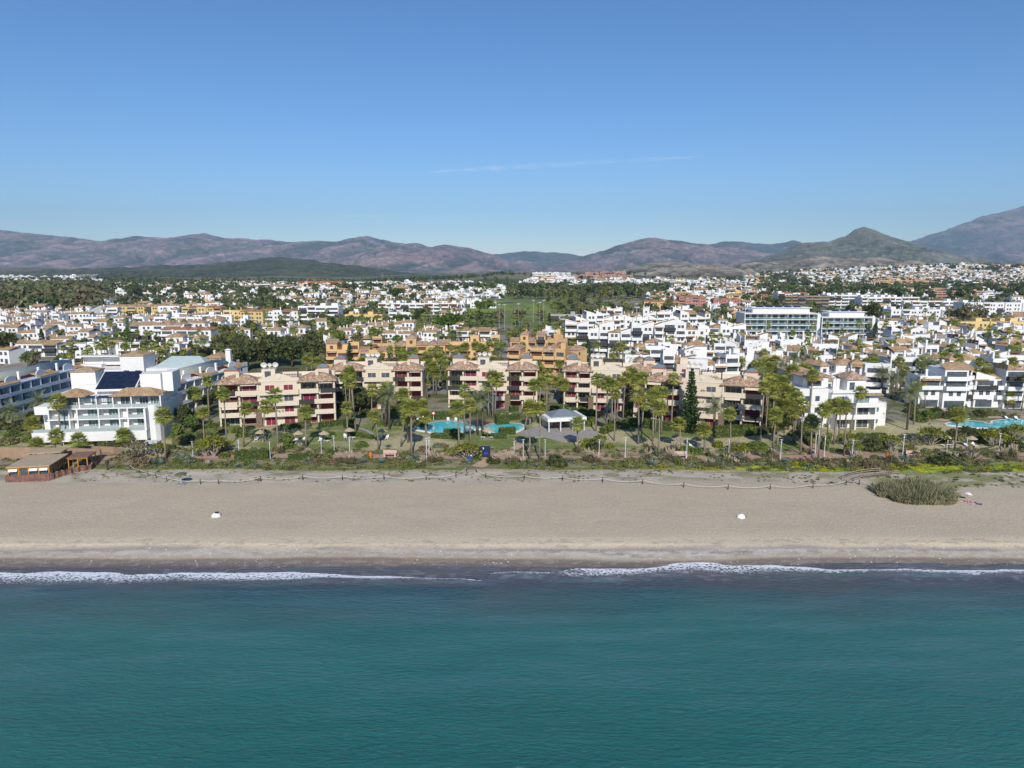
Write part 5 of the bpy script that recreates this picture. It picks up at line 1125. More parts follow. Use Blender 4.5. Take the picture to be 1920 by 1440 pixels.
def hotel_back():
    b = Bld('hotel_building'); k = MB(); k.box(-14, -4, 0, 9, 0, 8.5); k.box(-4, 3.2, -2.5, 6, 0, 13.2); k.box(3.2, 24, -1, 10, 0, 9); k.box(-24, -14, 6, 14, 0, 9.5); k.box(-21, -4, 9, 9.3, 9, 12)
    for x in (-21, -15, -9, -4.3): k.box(x, x + .3, 8.5, 9.0, 9, 12)
    k.box(-22, -3.5, 6, 9.3, 12, 12.3); b.part('wall', k, WHITE); k = MB(); k.box(-20.5, -4.3, 9.3, 10, 9, 12); b.part('stone_screen', k, STONE)
    k = MB(); k.hip(-4, 3.2, -2.5, 6, 13.2, 1.4, .3); b.part('roof', k, TILE_T); k = MB(); k.hip(5, 22, 1, 9, 9.0, 3.2, .2); b.part('glass_pyramid_roof', k, mat('pale_glass_roof', (.42, .50, .50), (.36, .44, .44), .4, .3))
    for x in (-3, .5): b.win(x, x + 1.5, 6, 8.6, -2.5, GLASS, fr=BLUEW)
    for x in (-6.5, 5, 9): b.win(x, x + 1.3, 4.5, 6.6, 0 if x < 0 else -1, GLASS, fr=BLUEW)
    b.chimney(27, 6, 9, 5, 1.6, WHITE); return b.node()
put(hotel_back(), 262, 742, 4, 'white hotel rear building with square tower and tiled pyramid cap', 'hotel', dz=0)
put(villa(601, 10, 9, 3, WHITE, TILE_T), 130, 738, 10, 'small white hotel house with tiled pyramid roof among the barrel roofs', 'house')
put(villa(602, 12, 8, 3, WHITE, TILE_T), 417, 716, -10, 'small white hotel house with dark tiled cap beside the dark trees', 'house')

# ---- round cornered white villa
def round_villa():
    b = Bld('apartment_building'); r = random.Random(5); k = MB(); fh = 3.1
    def arc(cx, cy, rad, a0, a1, n=10): return [(cx + rad * math.cos(t), cy + rad * math.sin(t)) for t in np.linspace(a0, a1, n)]
    def body(x0, x1, y0, y1, rad): return arc(x1 - rad, y0 + rad, rad, -math.pi / 2, 0) + [(x1, y1), (x0, y1), (x0, y0)]
    k.prism(body(-7, 6.2, 2.2, 12, 1), -.8, 3 * fh); k.prism(body(-15, -7, 3.5, 12, .5), -.8, 3.3 * fh); k.prism(body(-1.5, 3.8, 5, 11, .4), 3 * fh, 4 * fh)
    k.prism(body(-13, -6, 6, 12, .4), 3.3 * fh, 4.2 * fh)
    for f, x1 in ((1, 7.2), (2, 7.2)):
        o = body(-7.0, x1, -.4, 2.2, 2.2); k.prism(o, f * fh - .3, f * fh); o2 = arc(x1 - 2.2, 1.8, 2.2, -math.pi / 2, 0); i2 = arc(x1 - 2.2, 1.8, 2.02, 0, -math.pi / 2)
        k.prism([(-7, -.4)] + o2 + i2 + [(-7, -.22)], f * fh, f * fh + .95)
    o2 = arc(5.2, 3.3, 1.6, -math.pi / 2, 0); i2 = arc(5.2, 3.3, 1.42, 0, -math.pi / 2); k.prism([(-7, 1.7)] + o2 + i2 + [(-7, 1.88)], 3 * fh, 3 * fh + .85)
    for x in (-6.8, -1.6, 3.6): k.prism([(x, -.2), (x + .35, -.2), (x + .35, 2.2), (x, 2.2)], -.8, 2 * fh - .3)
    k.prism([(6.2, 4), (9.2, 4), (9.2, 9), (6.2, 9)], -.8, 2 * fh); k.prism([(-15.6, .5), (-10, .5), (-10, 3.5), (-15.6, 3.5)], -.8, fh); b.part('wall', k, WHITE)
    for f in range(3):
        for a, c in ((-6.2, -2.2), (-1.0, 3.2)): b.win(a, c, f * fh + .1, f * fh + 2.3, 2.2, GLASS if f != 2 else GLASST, fr=WHITE2, mull=2) if not (f == 2 and a < -2) else b.win(-5.4, -3.8, f * fh + .6, f * fh + 2.1, 2.2, GLASS, fr=BLUEW)
        b.win(-13.4, -12.4, f * fh + .9, f * fh + 2.1, 3.5, GLASS, fr=BLUEW); b.win(-10.6, -9.6, f * fh + .9, f * fh + 2.1, 3.5, GLASS, fr=BLUEW)
    b.win(-.8, .6, 3 * fh + .3, 3 * fh + 2.3, 5, GLASS); b.win(-11.8, -8, 3.3 * fh + .3, 3.3 * fh + 2.2, 6, GLASS)
    for a in ((-1.5, 3.8, 5, 11, 4 * fh, 1.9), (-13, -6, 6, 12, 4.2 * fh, 1.6)): k = MB(); k.hip(*a, .6); b.part('roof', k, TILE_W)
    k = MB(); k.shed(1.6, 6, 1.2, 2.2, 2 * fh + 2.5, .5, .3); b.part('lean_to_roof', k, TILE_T)
    k = MB(); k.shed(-12, -8.6, 4.4, 6, 3.3 * fh + 2.1, .5, .3); b.part('lean_to_roof', k, TILE_T)
    for x, y, z in ((-4, 7, 3 * fh), (-2.8, 7.5, 3 * fh), (-5.5, 9, 3.3 * fh), (4.8, 8, 3 * fh), (-2, 10, 3 * fh)): b.chimney(x, y, z + .4, 2.2, .8, WHITE2)
    return b.node()
put(round_villa(), 1612, 806, 4, 'white three storey villa with rounded corner balconies and pyramid tile roof behind the palm avenue', 'villa')
# ---- white terrace beside the right pool
for i, (u, v, W, de) in enumerate([(1762, 764, 13, 'white terrace house, leftmost of the four behind the right pool'), (1812, 763, 11, 'white terrace house, second of the four behind the right pool'), (1862, 764, 12, 'white terrace house, third of the four behind the right pool'), (1920, 766, 13, 'white terrace house cut by the right frame edge behind the pool')]):
    put(flats(360 + i, W, 4, 9, WHITE, TILE_T, tile=.45, saw=.3, bal=.85, perg=.9, chim=.9, prs=(0, 1.5)), u, v, -2 + i, de, 'terrace house', 'white terrace houses behind the right pool')
# ---- pavilion by the pool
def pavilion():
    b = Bld('pool_pavilion'); k = MB(); k.box(-5.2, 5.2, -4.2, 4.2, 2.6, 3.5); b.part('fascia', k, WHITE)
    for x in (-4.8, -1.7, 1.5, 4.7):
        for y in (-3.9, 3.9): k = MB(); k.tube([(x, y, -.1), (x, y, 2.6)], [.17, .17], 8); b.part('column', k, METW)
    k = MB(); k.box(2.0, 4.6, -2.6, 3.4, 0, 2.6); k.box(-4.4, 2.0, 2.6, 3.4, 0, 2.6); b.part('wall', k, CREAM); b.win(-3.6, -.4, .9, 2.3, 2.6, GLASS); b.win(0, 1.6, .2, 2.3, 2.6, GLASS)
    k = MB(); k.hip(-4.0, 4.0, -3.2, 3.2, 3.5, 1.5, 0, 0)
    for i in range(13): x = -3.6 + i * .6; k.box(x - .03, x + .03, -2.6, -2.55, 3.6, 3.62, 1)
    b.part('slatted_roof', k, [mat('blue_grey_slats', (.20, .24, .28), (.16, .19, .22), 3), METW]); k = MB(); k.box(-2.2, .2, .6, 1.2, 0, 1.05); b.part('bar_counter', k, WOODB); return b.node()
put(pavilion(), 1054, 803, 14, 'open pool pavilion with white fascia, slim columns and grey slatted pyramid roof', 'pavilion', dz=.12)
# ---- beach bar
def beach_bar():
    b = Bld('beach_bar'); H = 2.7; k = MB()
    X = lambda zx: (zx - 230) / 37.0
    def roof(x0, x1, y0, y1, z, m=REED): q = MB(); q.box(x0 - .25, x1 + .25, y0 - .25, y1 + .25, z, z + .16); b.part('roof', q, m)
    def frame(x0, x1, y0, y1, nx, ny, z0=0):
        q = MB()
        for i in range(nx + 1):
            for y in (y0, y1): x = x0 + (x1 - x0) * i / nx; q.box(x - .09, x + .09, y - .09, y + .09, z0, H)
        for j in range(1, ny):
            for x in (x0, x1): y = y0 + (y1 - y0) * j / ny; q.box(x - .09, x + .09, y - .09, y + .09, z0, H)
        for y in (y0, y1): q.box(x0 - .1, x1 + .1, y - .07, y + .07, H, H + .22)
        for x in (x0, x1): q.box(x - .07, x + .07, y0 + .07, y1 - .07, H, H + .22)
        b.part('timber_frame', q, WOODY)
    frame(-3.7, 3.7, 0, 9, 4, 4); roof(-3.7, 3.7, 0, 9, H + .22)
    frame(5.2, 8.8, 5.5, 10, 2, 2); roof(5.2, 8.8, 5.5, 10, H + .22, WOODB); frame(-4.2, 2, 10, 13, 3, 1); roof(-4.2, 2, 10, 13, H + .5)
    for i, w in enumerate((.9, 1.0, 1.0, 1.0)):
        x = -3.7 + 1.85 * i
        q = MB(); q.box(x + .14, x + 1.7, .3, .34, 1.15, 2.55); b.part('window', q, GLASS)
        if i in (0, 2, 3): q = MB(); q.add([(x + .15, -.12, 2.6), (x + 1.7, -.12, 2.6), (x + 1.7, -.45, 2.15), (x + .15, -.45, 2.15)], [(0, 1, 2, 3)]); b.part('awning', q, WHITE2)
    q = MB(); q.box(3.55, 3.62, .2, 8.8, 1.1, 2.55); b.part('window', q, GLASS); q = MB(); q.box(-3.6, 3.5, 8.6, 8.7, 0, 2.6); b.part('back_wall', q, WOODB)
    # brown fabric wind break round the foot
    q = MB(); pts = [(-4.1, -.5), (3.9, -.6), (5.4, 1.4), (7.2, 3.4), (9.6, 5.0), (9.7, 10.4)]
    for i in range(len(pts) - 1):
        a, c = Vector(pts[i]), Vector(pts[i + 1]); n = 6 if i else 8
        for s in range(n):
            p0 = a + (c - a) * s / n; p1 = a + (c - a) * (s + 1) / n; nn = Vector((-(c - a).y, (c - a).x)).normalized(); w0 = .16 * math.sin(s * 2.3 + i) if i else 0; w1 = .16 * math.sin((s + 1) * 2.3 + i) if i and s < n - 1 else 0
            h0 = 1.5 + (.15 * math.sin(s * 1.7 + i) if i else 0); h1 = 1.5 + (.15 * math.sin((s + 1) * 1.7 + i) if i else 0); p0 = p0 + nn * w0; p1 = p1 + nn * w1; t = nn * .05
            q.add([(p0.x, p0.y, -.1), (p1.x, p1.y, -.1), (p1.x, p1.y, h1), (p0.x, p0.y, h0), (p0.x + t.x, p0.y + t.y, -.1), (p1.x + t.x, p1.y + t.y, -.1), (p1.x + t.x, p1.y + t.y, h1), (p0.x + t.x, p0.y + t.y, h0)], [(0, 1, 2, 3), (7, 6, 5, 4), (3, 2, 6, 7)])
    q.box(-4.15, -4.08, -.5, 9, -.1, 1.4); b.part('wind_break', q, FENCEB)
    q = MB(); q.box(-4.3, 5, -.1, 11, -.12, .06); b.part('floor', q, WOODB); return b.node()
put(beach_bar(), 56, 902, 11, 'beach bar with ochre timber frame, flat reed roofs and brown wind break', 'beach bar')

# ================================================================== TOWN
r5 = random.Random(55)
def free(x, y, rad): return all((x - a) ** 2 + (y - b) ** 2 > (rad + 7) ** 2 for a, b in FOOT)
# ---- single mid-distance buildings
def mid(seed, u, v, W, nf, D, wall, roofm, desc, rot=0, cat='building', grp=None, **kw):
    a = dict(shut=GLASS, tile=.5, bal=.6, chim=.3, frame=None, detail=False, vary=0, bay=(5, 7.5)); a.update(kw)
    put(flats(seed, W, nf, D, wall, roofm, **a), u, v, rot, desc, cat, grp, W=W)
mid(701, 268, 596, 62, 3, 12, YELLOW, TILE_T, 'long pale yellow row with brown tiled roof in the left distance', 0, tile=1, bal=.4)
mid(702, 318, 597, 16, 3, 12, WHITE, TILE_T, 'white box shaped building at the right end of the yellow row', tile=0, bal=0)
mid(703, 380, 599, 30, 3, 12, YELLOW, TILE_R, 'cream arcaded building right of the long yellow row', tile=.3)
mid(704, 268, 613, 80, 2, 12, WHITE, TILE_T, 'long low white gallery building in front of the yellow row', tile=0, bal=1)
mid(705, 410, 608, 20, 2, 12, WHITE, TILE_T, 'white shop building left of the yellow shops', tile=0)
mid(706, 440, 607, 15, 3, 12, YELLOW, TILE_T, 'bright yellow shop building on the main road', tile=0)
mid(707, 473, 608, 16, 3, 12, YELLOW, TILE_R, 'yellow arched building with brown tiled roof on the main road', tile=1, bal=0)
mid(708, 528, 607, 32, 3, 14, WHITE, TILE_R, 'white shop row with brown tiles on the main road', tile=.7)
mid(709, 598, 607, 28, 4, 14, WHITE, TILE_T, 'white modern stepped flats with glass corner by the main road', tile=0, bal=.9)
mid(710, 682, 607, 26, 2, 14, YELLOW, TILE_T, 'low yellow shop building with white ground floor', tile=.2)
mid(711, 790, 590, 70, 3, 14, WHITE, TILE_R, 'long white terraced block with dark balcony bands left of the golf course', tile=0, bal=1)
mid(712, 752, 602, 18, 2, 12, WHITE, TILE_T, 'white house standing before the long terraced block', tile=0)
mid(713, 906, 578, 24, 2, 12, WHITE, TILE_T, 'white houses at the edge of the golf course', tile=.4)
mid(714, 1108, 607, 58, 2, 14, GREYW, TILE_T, 'long low building with grey roof terrace behind the sawtooth flats', tile=0, bal=1, prs=(0,))
mid(715, 894, 640, 22, 2, 12, WHITE, TILE_T, 'white house with two tier tiled roof behind the ochre flats', tile=1)
mid(716, 1262, 567, 58, 3, 14, WHITE, TILE_T, 'white terraced block with long balconies beyond the golf course', tile=0, bal=1)
mid(717, 1240, 585, 30, 3, 12, ORANGE, TILE_R, 'orange houses with red tiled roofs right of the golf course', tile=.8, bal=.3)
mid(718, 1298, 574, 26, 3, 12, REDT, TILE_R, 'red rendered houses, left of the two red groups', tile=.8, bal=.3)
mid(719, 1362, 580, 24, 3, 12, REDT, TILE_R, 'red rendered houses with yellow neighbours, right of the two red groups', tile=.8, bal=.3)
mid(720, 1380, 570, 20, 3, 12, YELLOW, TILE_T, 'yellow house beside the red houses', tile=.5, bal=.3)
mid(721, 1426, 571, 24, 3, 12, PEACH, TILE_R, 'peach house below the tennis hall', tile=.7, bal=.3)
mid(722, 1486, 573, 30, 4, 14, WHITE, TILE_R, 'white villa with red roof dome left of the brown unfinished block', tile=.3)
mid(723, 1512, 580, 40, 4, 16, mat('brown_concrete', (.30, .23, .17), (.24, .18, .13), .3), TILE_T, 'brown unfinished concrete block with dark open floors', tile=0, bal=1)
mid(724, 1600, 578, 50, 4, 14, WHITE, TILE_T, 'white terraced hotel block right of the brown block', tile=0, bal=1)
mid(725, 1668, 584, 50, 4, 16, WHITE, TILE_T, 'white stepped hotel block, middle of the long white row', tile=0, bal=1)
mid(726, 1742, 585, 44, 3, 14, WHITE, TILE_T, 'white low hotel block, right end of the long white row', tile=0, bal=1)
mid(727, 1730, 605, 46, 3, 14, WHITE, TILE_T, 'plain white building below the long white row', tile=0, bal=.1)
mid(728, 1880, 598, 60, 4, 14, WHITE, TILE_T, 'white building with small windows at the far right behind brown trees', tile=0, bal=.1)
mid(729, 1856, 634, 40, 3, 14, YELLOW, TILE_T, 'pale cream flat roofed hall on the far right', tile=0, bal=.2)
mid(730, 1652, 618, 40, 2, 12, WHITE, TILE_T, 'white house row with brown eaves below the hotel blocks', tile=1, bal=.3)
mid(731, 1700, 537, 90, 3, 16, ORANGE, TILE_R, 'long orange apartment row on the right hillside', tile=.4, nf=3) if False else mid(731, 1690, 537, 110, 4, 16, ORANGE, TILE_R, 'long orange apartment row on the right hillside', tile=.4)
for i, (u, v) in enumerate([(1110, 518), (1112, 524), (1138, 517), (1142, 524), (1161, 516), (1172, 524), (1086, 523)]): mid(740 + i, u, v, 34, 3, 16, PINKT, TILE_R, f'terracotta apartment block on the centre hill, {ORD[[6, 5, 4, 3, 1, 0, 2][i]] if False else ["upper left", "lower left", "upper middle", "lower middle", "upper right", "lower right", "outermost left"][i]}', tile=0, cat='apartment block', grp='terracotta blocks')
mid(750, 165, 531, 70, 3, 20, WHITE, TILE_T, 'white terraced block under the unfinished grey block, left hill', tile=0); mid(751, 165, 524, 50, 4, 20, GREYW, TILE_T, 'unfinished grey concrete block on the left hill', tile=0, bal=1)
mid(752, 1790, 560, 70, 3, 16, PEACH, TILE_R, 'peach framed block on the right below the hillside villas', tile=0, bal=1)
mid(753, 1870, 559, 50, 2, 16, WHITE, TILE_T, 'low white block right of the peach framed block', tile=0, bal=1)
mid(754, 505, 545, 120, 2, 16, WHITE, TILE_T, 'long pale building under the left crane', tile=0, bal=1)
mid(755, 450, 543, 110, 3, 18, WHITE, TILE_T, 'terraced white complex at the foot of the wooded hill', tile=0, bal=1)
mid(756, 660, 545, 90, 4, 18, WHITE, TILE_T, 'bright white apartments right of the cranes', tile=0, bal=.8); mid(757, 700, 541, 70, 4, 18, WHITE, TILE_T, 'bright white apartments farther right of the cranes', tile=0, bal=.8)
mid(758, 1034, 521, 90, 4, 18, WHITE, TILE_T, 'white apartments crowning the centre hill', tile=0, bal=.5); mid(759, 1035, 525, 80, 3, 18, ORANGE, TILE_R, 'orange apartments under the white ones on the centre hill', tile=0, bal=.5)
mid(760, 60, 668, 26, 2, 10, WHITE, TILE_T, 'white house with tan roof left of the hotel wing', tile=1); mid(761, 296, 640, 30, 3, 11, WHITE, TILE_W, 'large white house with brown gabled roof and dormers', tile=1, bal=.5); mid(762, 352, 651, 26, 3, 11, WHITE, TILE_R, 'white house with orange tiled roof right of the gabled house', tile=.6, bal=.6)
mid(763, 160, 672, 22, 2, 10, WHITE, TILE_T, 'low white flat house behind the hotel palms', tile=.3); mid(764, 215, 668, 24, 2, 10, WHITE, TILE_T, 'low white house before the gabled house', tile=.2)
def hall():
    b = Bld('gabled_hall'); k = MB(); k.box(-11, 11, 0, 26, -1, 8); k.vprism([(-11, 8), (11, 8), (5, 14)], 0, 26); b.part('wall', k, mat('pale_grey_render', (.45, .46, .47), (.4, .41, .42), .3)); k = MB(); k.add([(-11.4, -.4, 7.95), (5, -.4, 14.2), (5, 26.4, 14.2), (-11.4, 26.4, 7.95)], [(0, 1, 2, 3)]); b.part('roof', k, METG); return b.node()
put(hall(), 182, 598, -8, 'grey gabled hall at the left end of the yellow row', 'hall', sc=.72)
# ---- tower cranes
def crane(H, jib, back):
    b = Bld('tower_crane'); k = MB()
    def lattice(q, p0, p1, w, n):
        p0, p1 = Vector(p0), Vector(p1); d = (p1 - p0); m = d.normalized().to_track_quat('Z', 'Y').to_matrix(); cs = [m @ Vector((sx * w, sy * w, 0)) for sx, sy in ((-1, -1), (1, -1), (1, 1), (-1, 1))]
        for c in cs: q.tube([p0 + c, p1 + c], [.32, .32], 4)
        for i in range(n):
            a = p0 + d * i / n; e = p0 + d * (i + 1) / n
            for j in range(4): q.tube([a + cs[j], e + cs[(j + 1) % 4]], [.17, .17], 3)
    lattice(k, (0, 0, -2), (0, 0, H), 1.0, 12); b.part('mast', k, CRANEM); k = MB(); lattice(k, (0, 0, H), (jib, 0, H + .5), .8, 16); b.part('jib', k, CRANEM); k = MB(); lattice(k, (0, 0, H), (-back, 0, H), .8, 5); b.part('counter_jib', k, CRANEM)
    k = MB(); k.box(-back - 1, -back + 3, -1.2, 1.2, H - 3, H); b.part('counterweight', k, GREYW); k = MB(); k.tube([(0, 0, H), (0, 0, H + 6)], [.7, .2], 4); k.tube([(0, 0, H + 6), (jib * .7, 0, H + 1)], [.12, .12], 3); k.tube([(0, 0, H + 6), (-back, 0, H)], [.12, .12], 3); b.part('tie_head', k, CRANEM); k = MB(); k.box(-1, 1, -2.4, -.9, H - 2.6, H - .3); b.part('cab', k, WHITE2); return b.node()
FOOT += [((u_ - 960) / F * y_, y_) for u_, v_ in ((577, 547), (604, 547), (519, 546)) for y_ in range(int(P(u_, v_)[1]) - 120, int(P(u_, v_)[1]) + 20, 20)]
for u, v, vt, jl, bk, rz, de in ((577, 547, 529, 55, 16, 0, 'tallest orange tower crane, in the middle of the three'), (604, 547, 536, 62, 14, 3, 'orange tower crane with the longest jib, rightmost of the three'), (519, 546, 537, 30, 10, 5, 'small orange tower crane, leftmost of the three')):
    x, y, z = P(u, v); put(crane(HZ(u, vt, y) - z, jl, bk), u, v, rz, de, 'crane', 'tower cranes')
put(crane(26, 20, 8), 1682, 516, 80, 'yellowish tower crane turned edge on among the right hillside villas', 'crane')
# villages: prototypes built once, then copied
VD = {}
def protos(key, lst): VD[key] = lst
protos('med', [(villa(400 + i, W=[9.5, 8, 11, 9][i % 4], D=9, nf=3 if i % 3 else 2), ('three storey' if i % 3 else 'two storey')) for i in range(12)])
protos('ter', [(flats(420 + i, 14, 3, 9, WHITE, TILE_T, tile=.35, saw=.5, bal=.8, perg=.4, chim=.9, prs=(0, 1.4), vary=1, bay=(4.2, 5.4), name='white_terrace'), 'three bay') for i in range(5)])
protos('row', [(villa(430 + i, W=[9, 8, 10][i % 3], D=7.5, nf=2 if i % 3 else 1, style='row', roofm=TILE_T), ('two storey' if i % 3 else 'low')) for i in range(8)])
protos('flat', [(villa(450 + i, W=11, D=9, nf=2, style='flat', detail=False), 'flat roofed') for i in range(3)])
protos('yel', [(villa(460 + i, W=11, D=9, nf=2, wall=[YELLOW, PEACH, ORANGE, YELLOW][i], detail=False, name='house'), ['yellow', 'peach', 'ochre', 'yellow'][i]) for i in range(4)])
protos('medfar', [(villa(470 + i, W=11, D=9, nf=2 + i % 2, detail=False, roofm=[TILE_T, TILE_T, TILE_T, TILE_R][i % 4]), ['small', 'medium', 'taller'][i % 3]) for i in range(6)])
protos('rowfar', [(villa(480 + i, W=11, D=8, nf=2, style='row', detail=False), 'small') for i in range(4)])
CAND = []
def village(u0, u1, y0, y1, kinds, dx, dy, rot=(0, 8), skip=.12, off=0.0, sk=None):
    y = y0; row = 0
    while y < y1:
        x = (u0 - 960) / F * y + r5.uniform(0, 4); xe = (u1 - 960) / F * y
        base = r5.choice([0, 0, 90, -90]) if sk else 0
        while x < xe:
            yy = y + r5.uniform(-dy * .25, dy * .25) + off * x
            if r5.random() > skip and free(x, yy, 6): CAND.append((yy, x, r5.choice(kinds), R(r5.gauss(*rot) + (r5.choice([0, 0, 0, 90, -90]) if sk else 0))))
            x += dx * r5.uniform(.88, 1.2)
        y += dy; row += 1
village(1215, 1540, 250, 318, ['med', 'ter'], 12, 13.5, (-6, 7), .1, sk=1)
village(1500, 1700, 215, 240, ['med'], 10.5, 13, (4, 10), .3)
village(1560, 1990, 238, 420, ['med', 'ter'], 12.5, 14.5, (4, 8), .1, sk=1)
village(1400, 1640, 322, 346, ['med', 'row'], 10.5, 14, (0, 6), .12)
village(-60, 400, 300, 600, ['row', 'row', 'med'], 10.5, 17, (3, 6), .2)
village(400, 640, 330, 420, ['row', 'med'], 15, 20, (0, 12), .5)
village(640, 860, 370, 440, ['row'], 10, 15, (0, 10), .2)
village(860, 1060, 360, 400, ['row', 'flat'], 20, 22, (0, 12), .55)
village(330, 900, 520, 900, ['medfar', 'medfar', 'rowfar', 'flat', 'yel'], 16, 29, (0, 18), .34)
village(1230, 1420, 480, 800, ['yel', 'medfar', 'flat'], 16, 32, (0, 15), .4)
village(1500, 1990, 640, 1100, ['medfar', 'flat', 'rowfar'], 20, 38, (0, 18), .5)
village(1620, 1960, 440, 560, ['medfar', 'rowfar', 'flat'], 13, 22, (0, 10), .2)
CAND.sort(key=lambda c: c[0])
KD = {'ter': 'white {} stepped terrace', 'med': 'white {} stepped house', 'row': 'white {} row house', 'flat': 'white {} house', 'yel': '{} two storey house', 'medfar': '{} white house', 'rowfar': '{} white row house'}
far_items = []; flat_cache = []; ix = {}
HOUSES = 0
print('houses', len(CAND))
for (y, x, kd, rz) in CAND:
    j = r5.randrange(len(VD[kd])); nd, adj = VD[kd][j]; s = r5.uniform(.92, 1.08)
    if HOUSES < 292:
        place(nd, (x, y, float(Z(x, y))), rz, (s, s, s * r5.uniform(.95, 1.08)), KD[kd].format(adj), 'house', 'village houses'); HOUSES += 1
    else:
        kf = {'med': 'medfar', 'row': 'rowfar', 'ter': 'medfar'}.get(kd, kd); j = r5.randrange(len(VD[kf])); nd = VD[kf][j][0]
        if id(nd) not in ix: ix[id(nd)] = len(flat_cache); flat_cache.append(flatten(nd))
        far_items.append((ix[id(nd)], x, y, float(Z(x, y)), rz, s))
# hillside villas, far flats: one mass of some thousand
def hill_houses(u0, u1, v0, v1, n, kinds, s=(1.0, 1.5)):
    for _ in range(n):
        u = r5.uniform(u0, u1); v = r5.uniform(v0, v1); x, y, z = P(u, v)
        if y > 4200 or y < 560 or not free(x, y, 1): continue
        nd = r5.choice(VD[r5.choice(kinds)])[0]
        if id(nd) not in ix: ix[id(nd)] = len(flat_cache); flat_cache.append(flatten(nd))
        if r5.random() < .15 or fbm(np.array([x / 90]), np.array([y / 110]), 2, 88)[0] < .38: continue
        k = r5.uniform(*s); far_items.append((ix[id(nd)], x, y, z, R(r5.gauss(0, 22)), (k * r5.uniform(.9, 1.9), k, min(k, 1.25) * r5.uniform(.6, 1.05))))
hill_houses(0, 160, 517, 536, 60, ['medfar', 'flat'], (1.3, 1.9)); hill_houses(0, 60, 519, 533, 30, ['flat'], (1.6, 2.2))
hill_houses(200, 480, 533, 556, 130, ['medfar', 'yel', 'flat'], (1.2, 1.7)); hill_houses(420, 960, 535, 552, 330, ['medfar', 'flat', 'flat', 'yel'], (1.3, 2.0)); hill_houses(700, 940, 546, 562, 80, ['flat', 'medfar'], (1.1, 1.6))
hill_houses(1000, 1080, 516, 532, 70, ['flat', 'medfar'], (1.6, 2.3)); hill_houses(980, 1250, 528, 548, 130, ['flat', 'medfar'], (1.2, 1.7)); hill_houses(1240, 1420, 526, 550, 120, ['flat', 'medfar', 'yel'], (1.2, 1.7))
hill_houses(1500, 1940, 499, 530, 420, ['flat', 'medfar', 'yel', 'medfar'], (1.4, 2.0)); hill_houses(1400, 1940, 503, 560, 700, ['flat', 'medfar', 'yel', 'medfar', 'yel'], (1.1, 1.8)); hill_houses(1600, 1940, 508, 540, 220, ['flat', 'medfar'], (1.3, 2.0)); hill_houses(1640, 1760, 524, 538, 60, ['yel'], (1.6, 2.2)); hill_houses(1840, 1930, 536, 544, 40, ['yel'], (1.5, 2))
hill_houses(1225, 1400, 548, 575, 70, ['yel', 'flat', 'medfar'], (1.2, 1.6)); hill_houses(60, 440, 556, 575, 20, ['flat'])
stuff('distant_houses', scatter_mesh('distant_houses', flat_cache, far_items), 'mass of small distant white and ochre houses climbing towards the hills', 'houses')

# ---- pylons on the far hills
def pylon():
    b = Bld('electricity_pylon'); k = MB()
    for sx, sy in ((-1, -1), (1, -1), (1, 1), (-1, 1)): k.tube([(sx * 4, sy * 4, -2), (sx * 1.2, sy * 1.2, 26), (sx * .4, sy * .4, 42)], [.4, .3, .2], 3)
    for z, w in ((26, 9), (32, 7), (38, 5)): k.tube([(-w, 0, z), (w, 0, z)], [.35, .35], 4)
    b.part('lattice', k, GREYW); return b.node(False)
PYL = pylon()
for (u, v, de) in ((717, 527, 'grey lattice pylon in the valley right of the cranes'), (1441, 512, 'lattice pylon before the bare grey hill'), (1394, 548, 'lattice pylon above the red houses'), (1259, 545, 'lattice pylon beyond the white terraced block'), (1718, 503, 'lattice pylon on the ridge above the villas')):
    put(PYL, u, v, 10, de, 'pylon', 'pylons', .6)
# floodlight masts by the golf range
def mast():
    b = Bld('floodlight_mast'); k = MB(); k.tube([(0, 0, -1), (0, 0, 16)], [.15, .09], 5); k.box(-1, 1, -.15, .15, 15.6, 16.2); b.part('mast', k, GREYW); return b.node(False)
MAST = mast()
for i, (u, v) in enumerate(((862, 616), (872, 614), (936, 617), (946, 618), (972, 616), (1000, 606), (1012, 612), (1019, 606), (1192, 616), (1287, 600))): put(MAST, u, v, 0, f'thin pale floodlight mast, {ORD[i]} from left by the golf course', 'mast', 'floodlight masts')
put(MAST, 1127 + 65, 655, 0, 'slim tall pole in front of the sawtooth flats', 'mast', None, 1.3); put(MAST, 297, 571, 0, 'slim mast behind the long yellow row', 'mast', None, 1.4); put(MAST, 1192 + 148, 600, 0, 'slim pole right of the sawtooth flats', 'mast', None, 1.2)

# ================================================================== TREES
rt = random.Random(99)
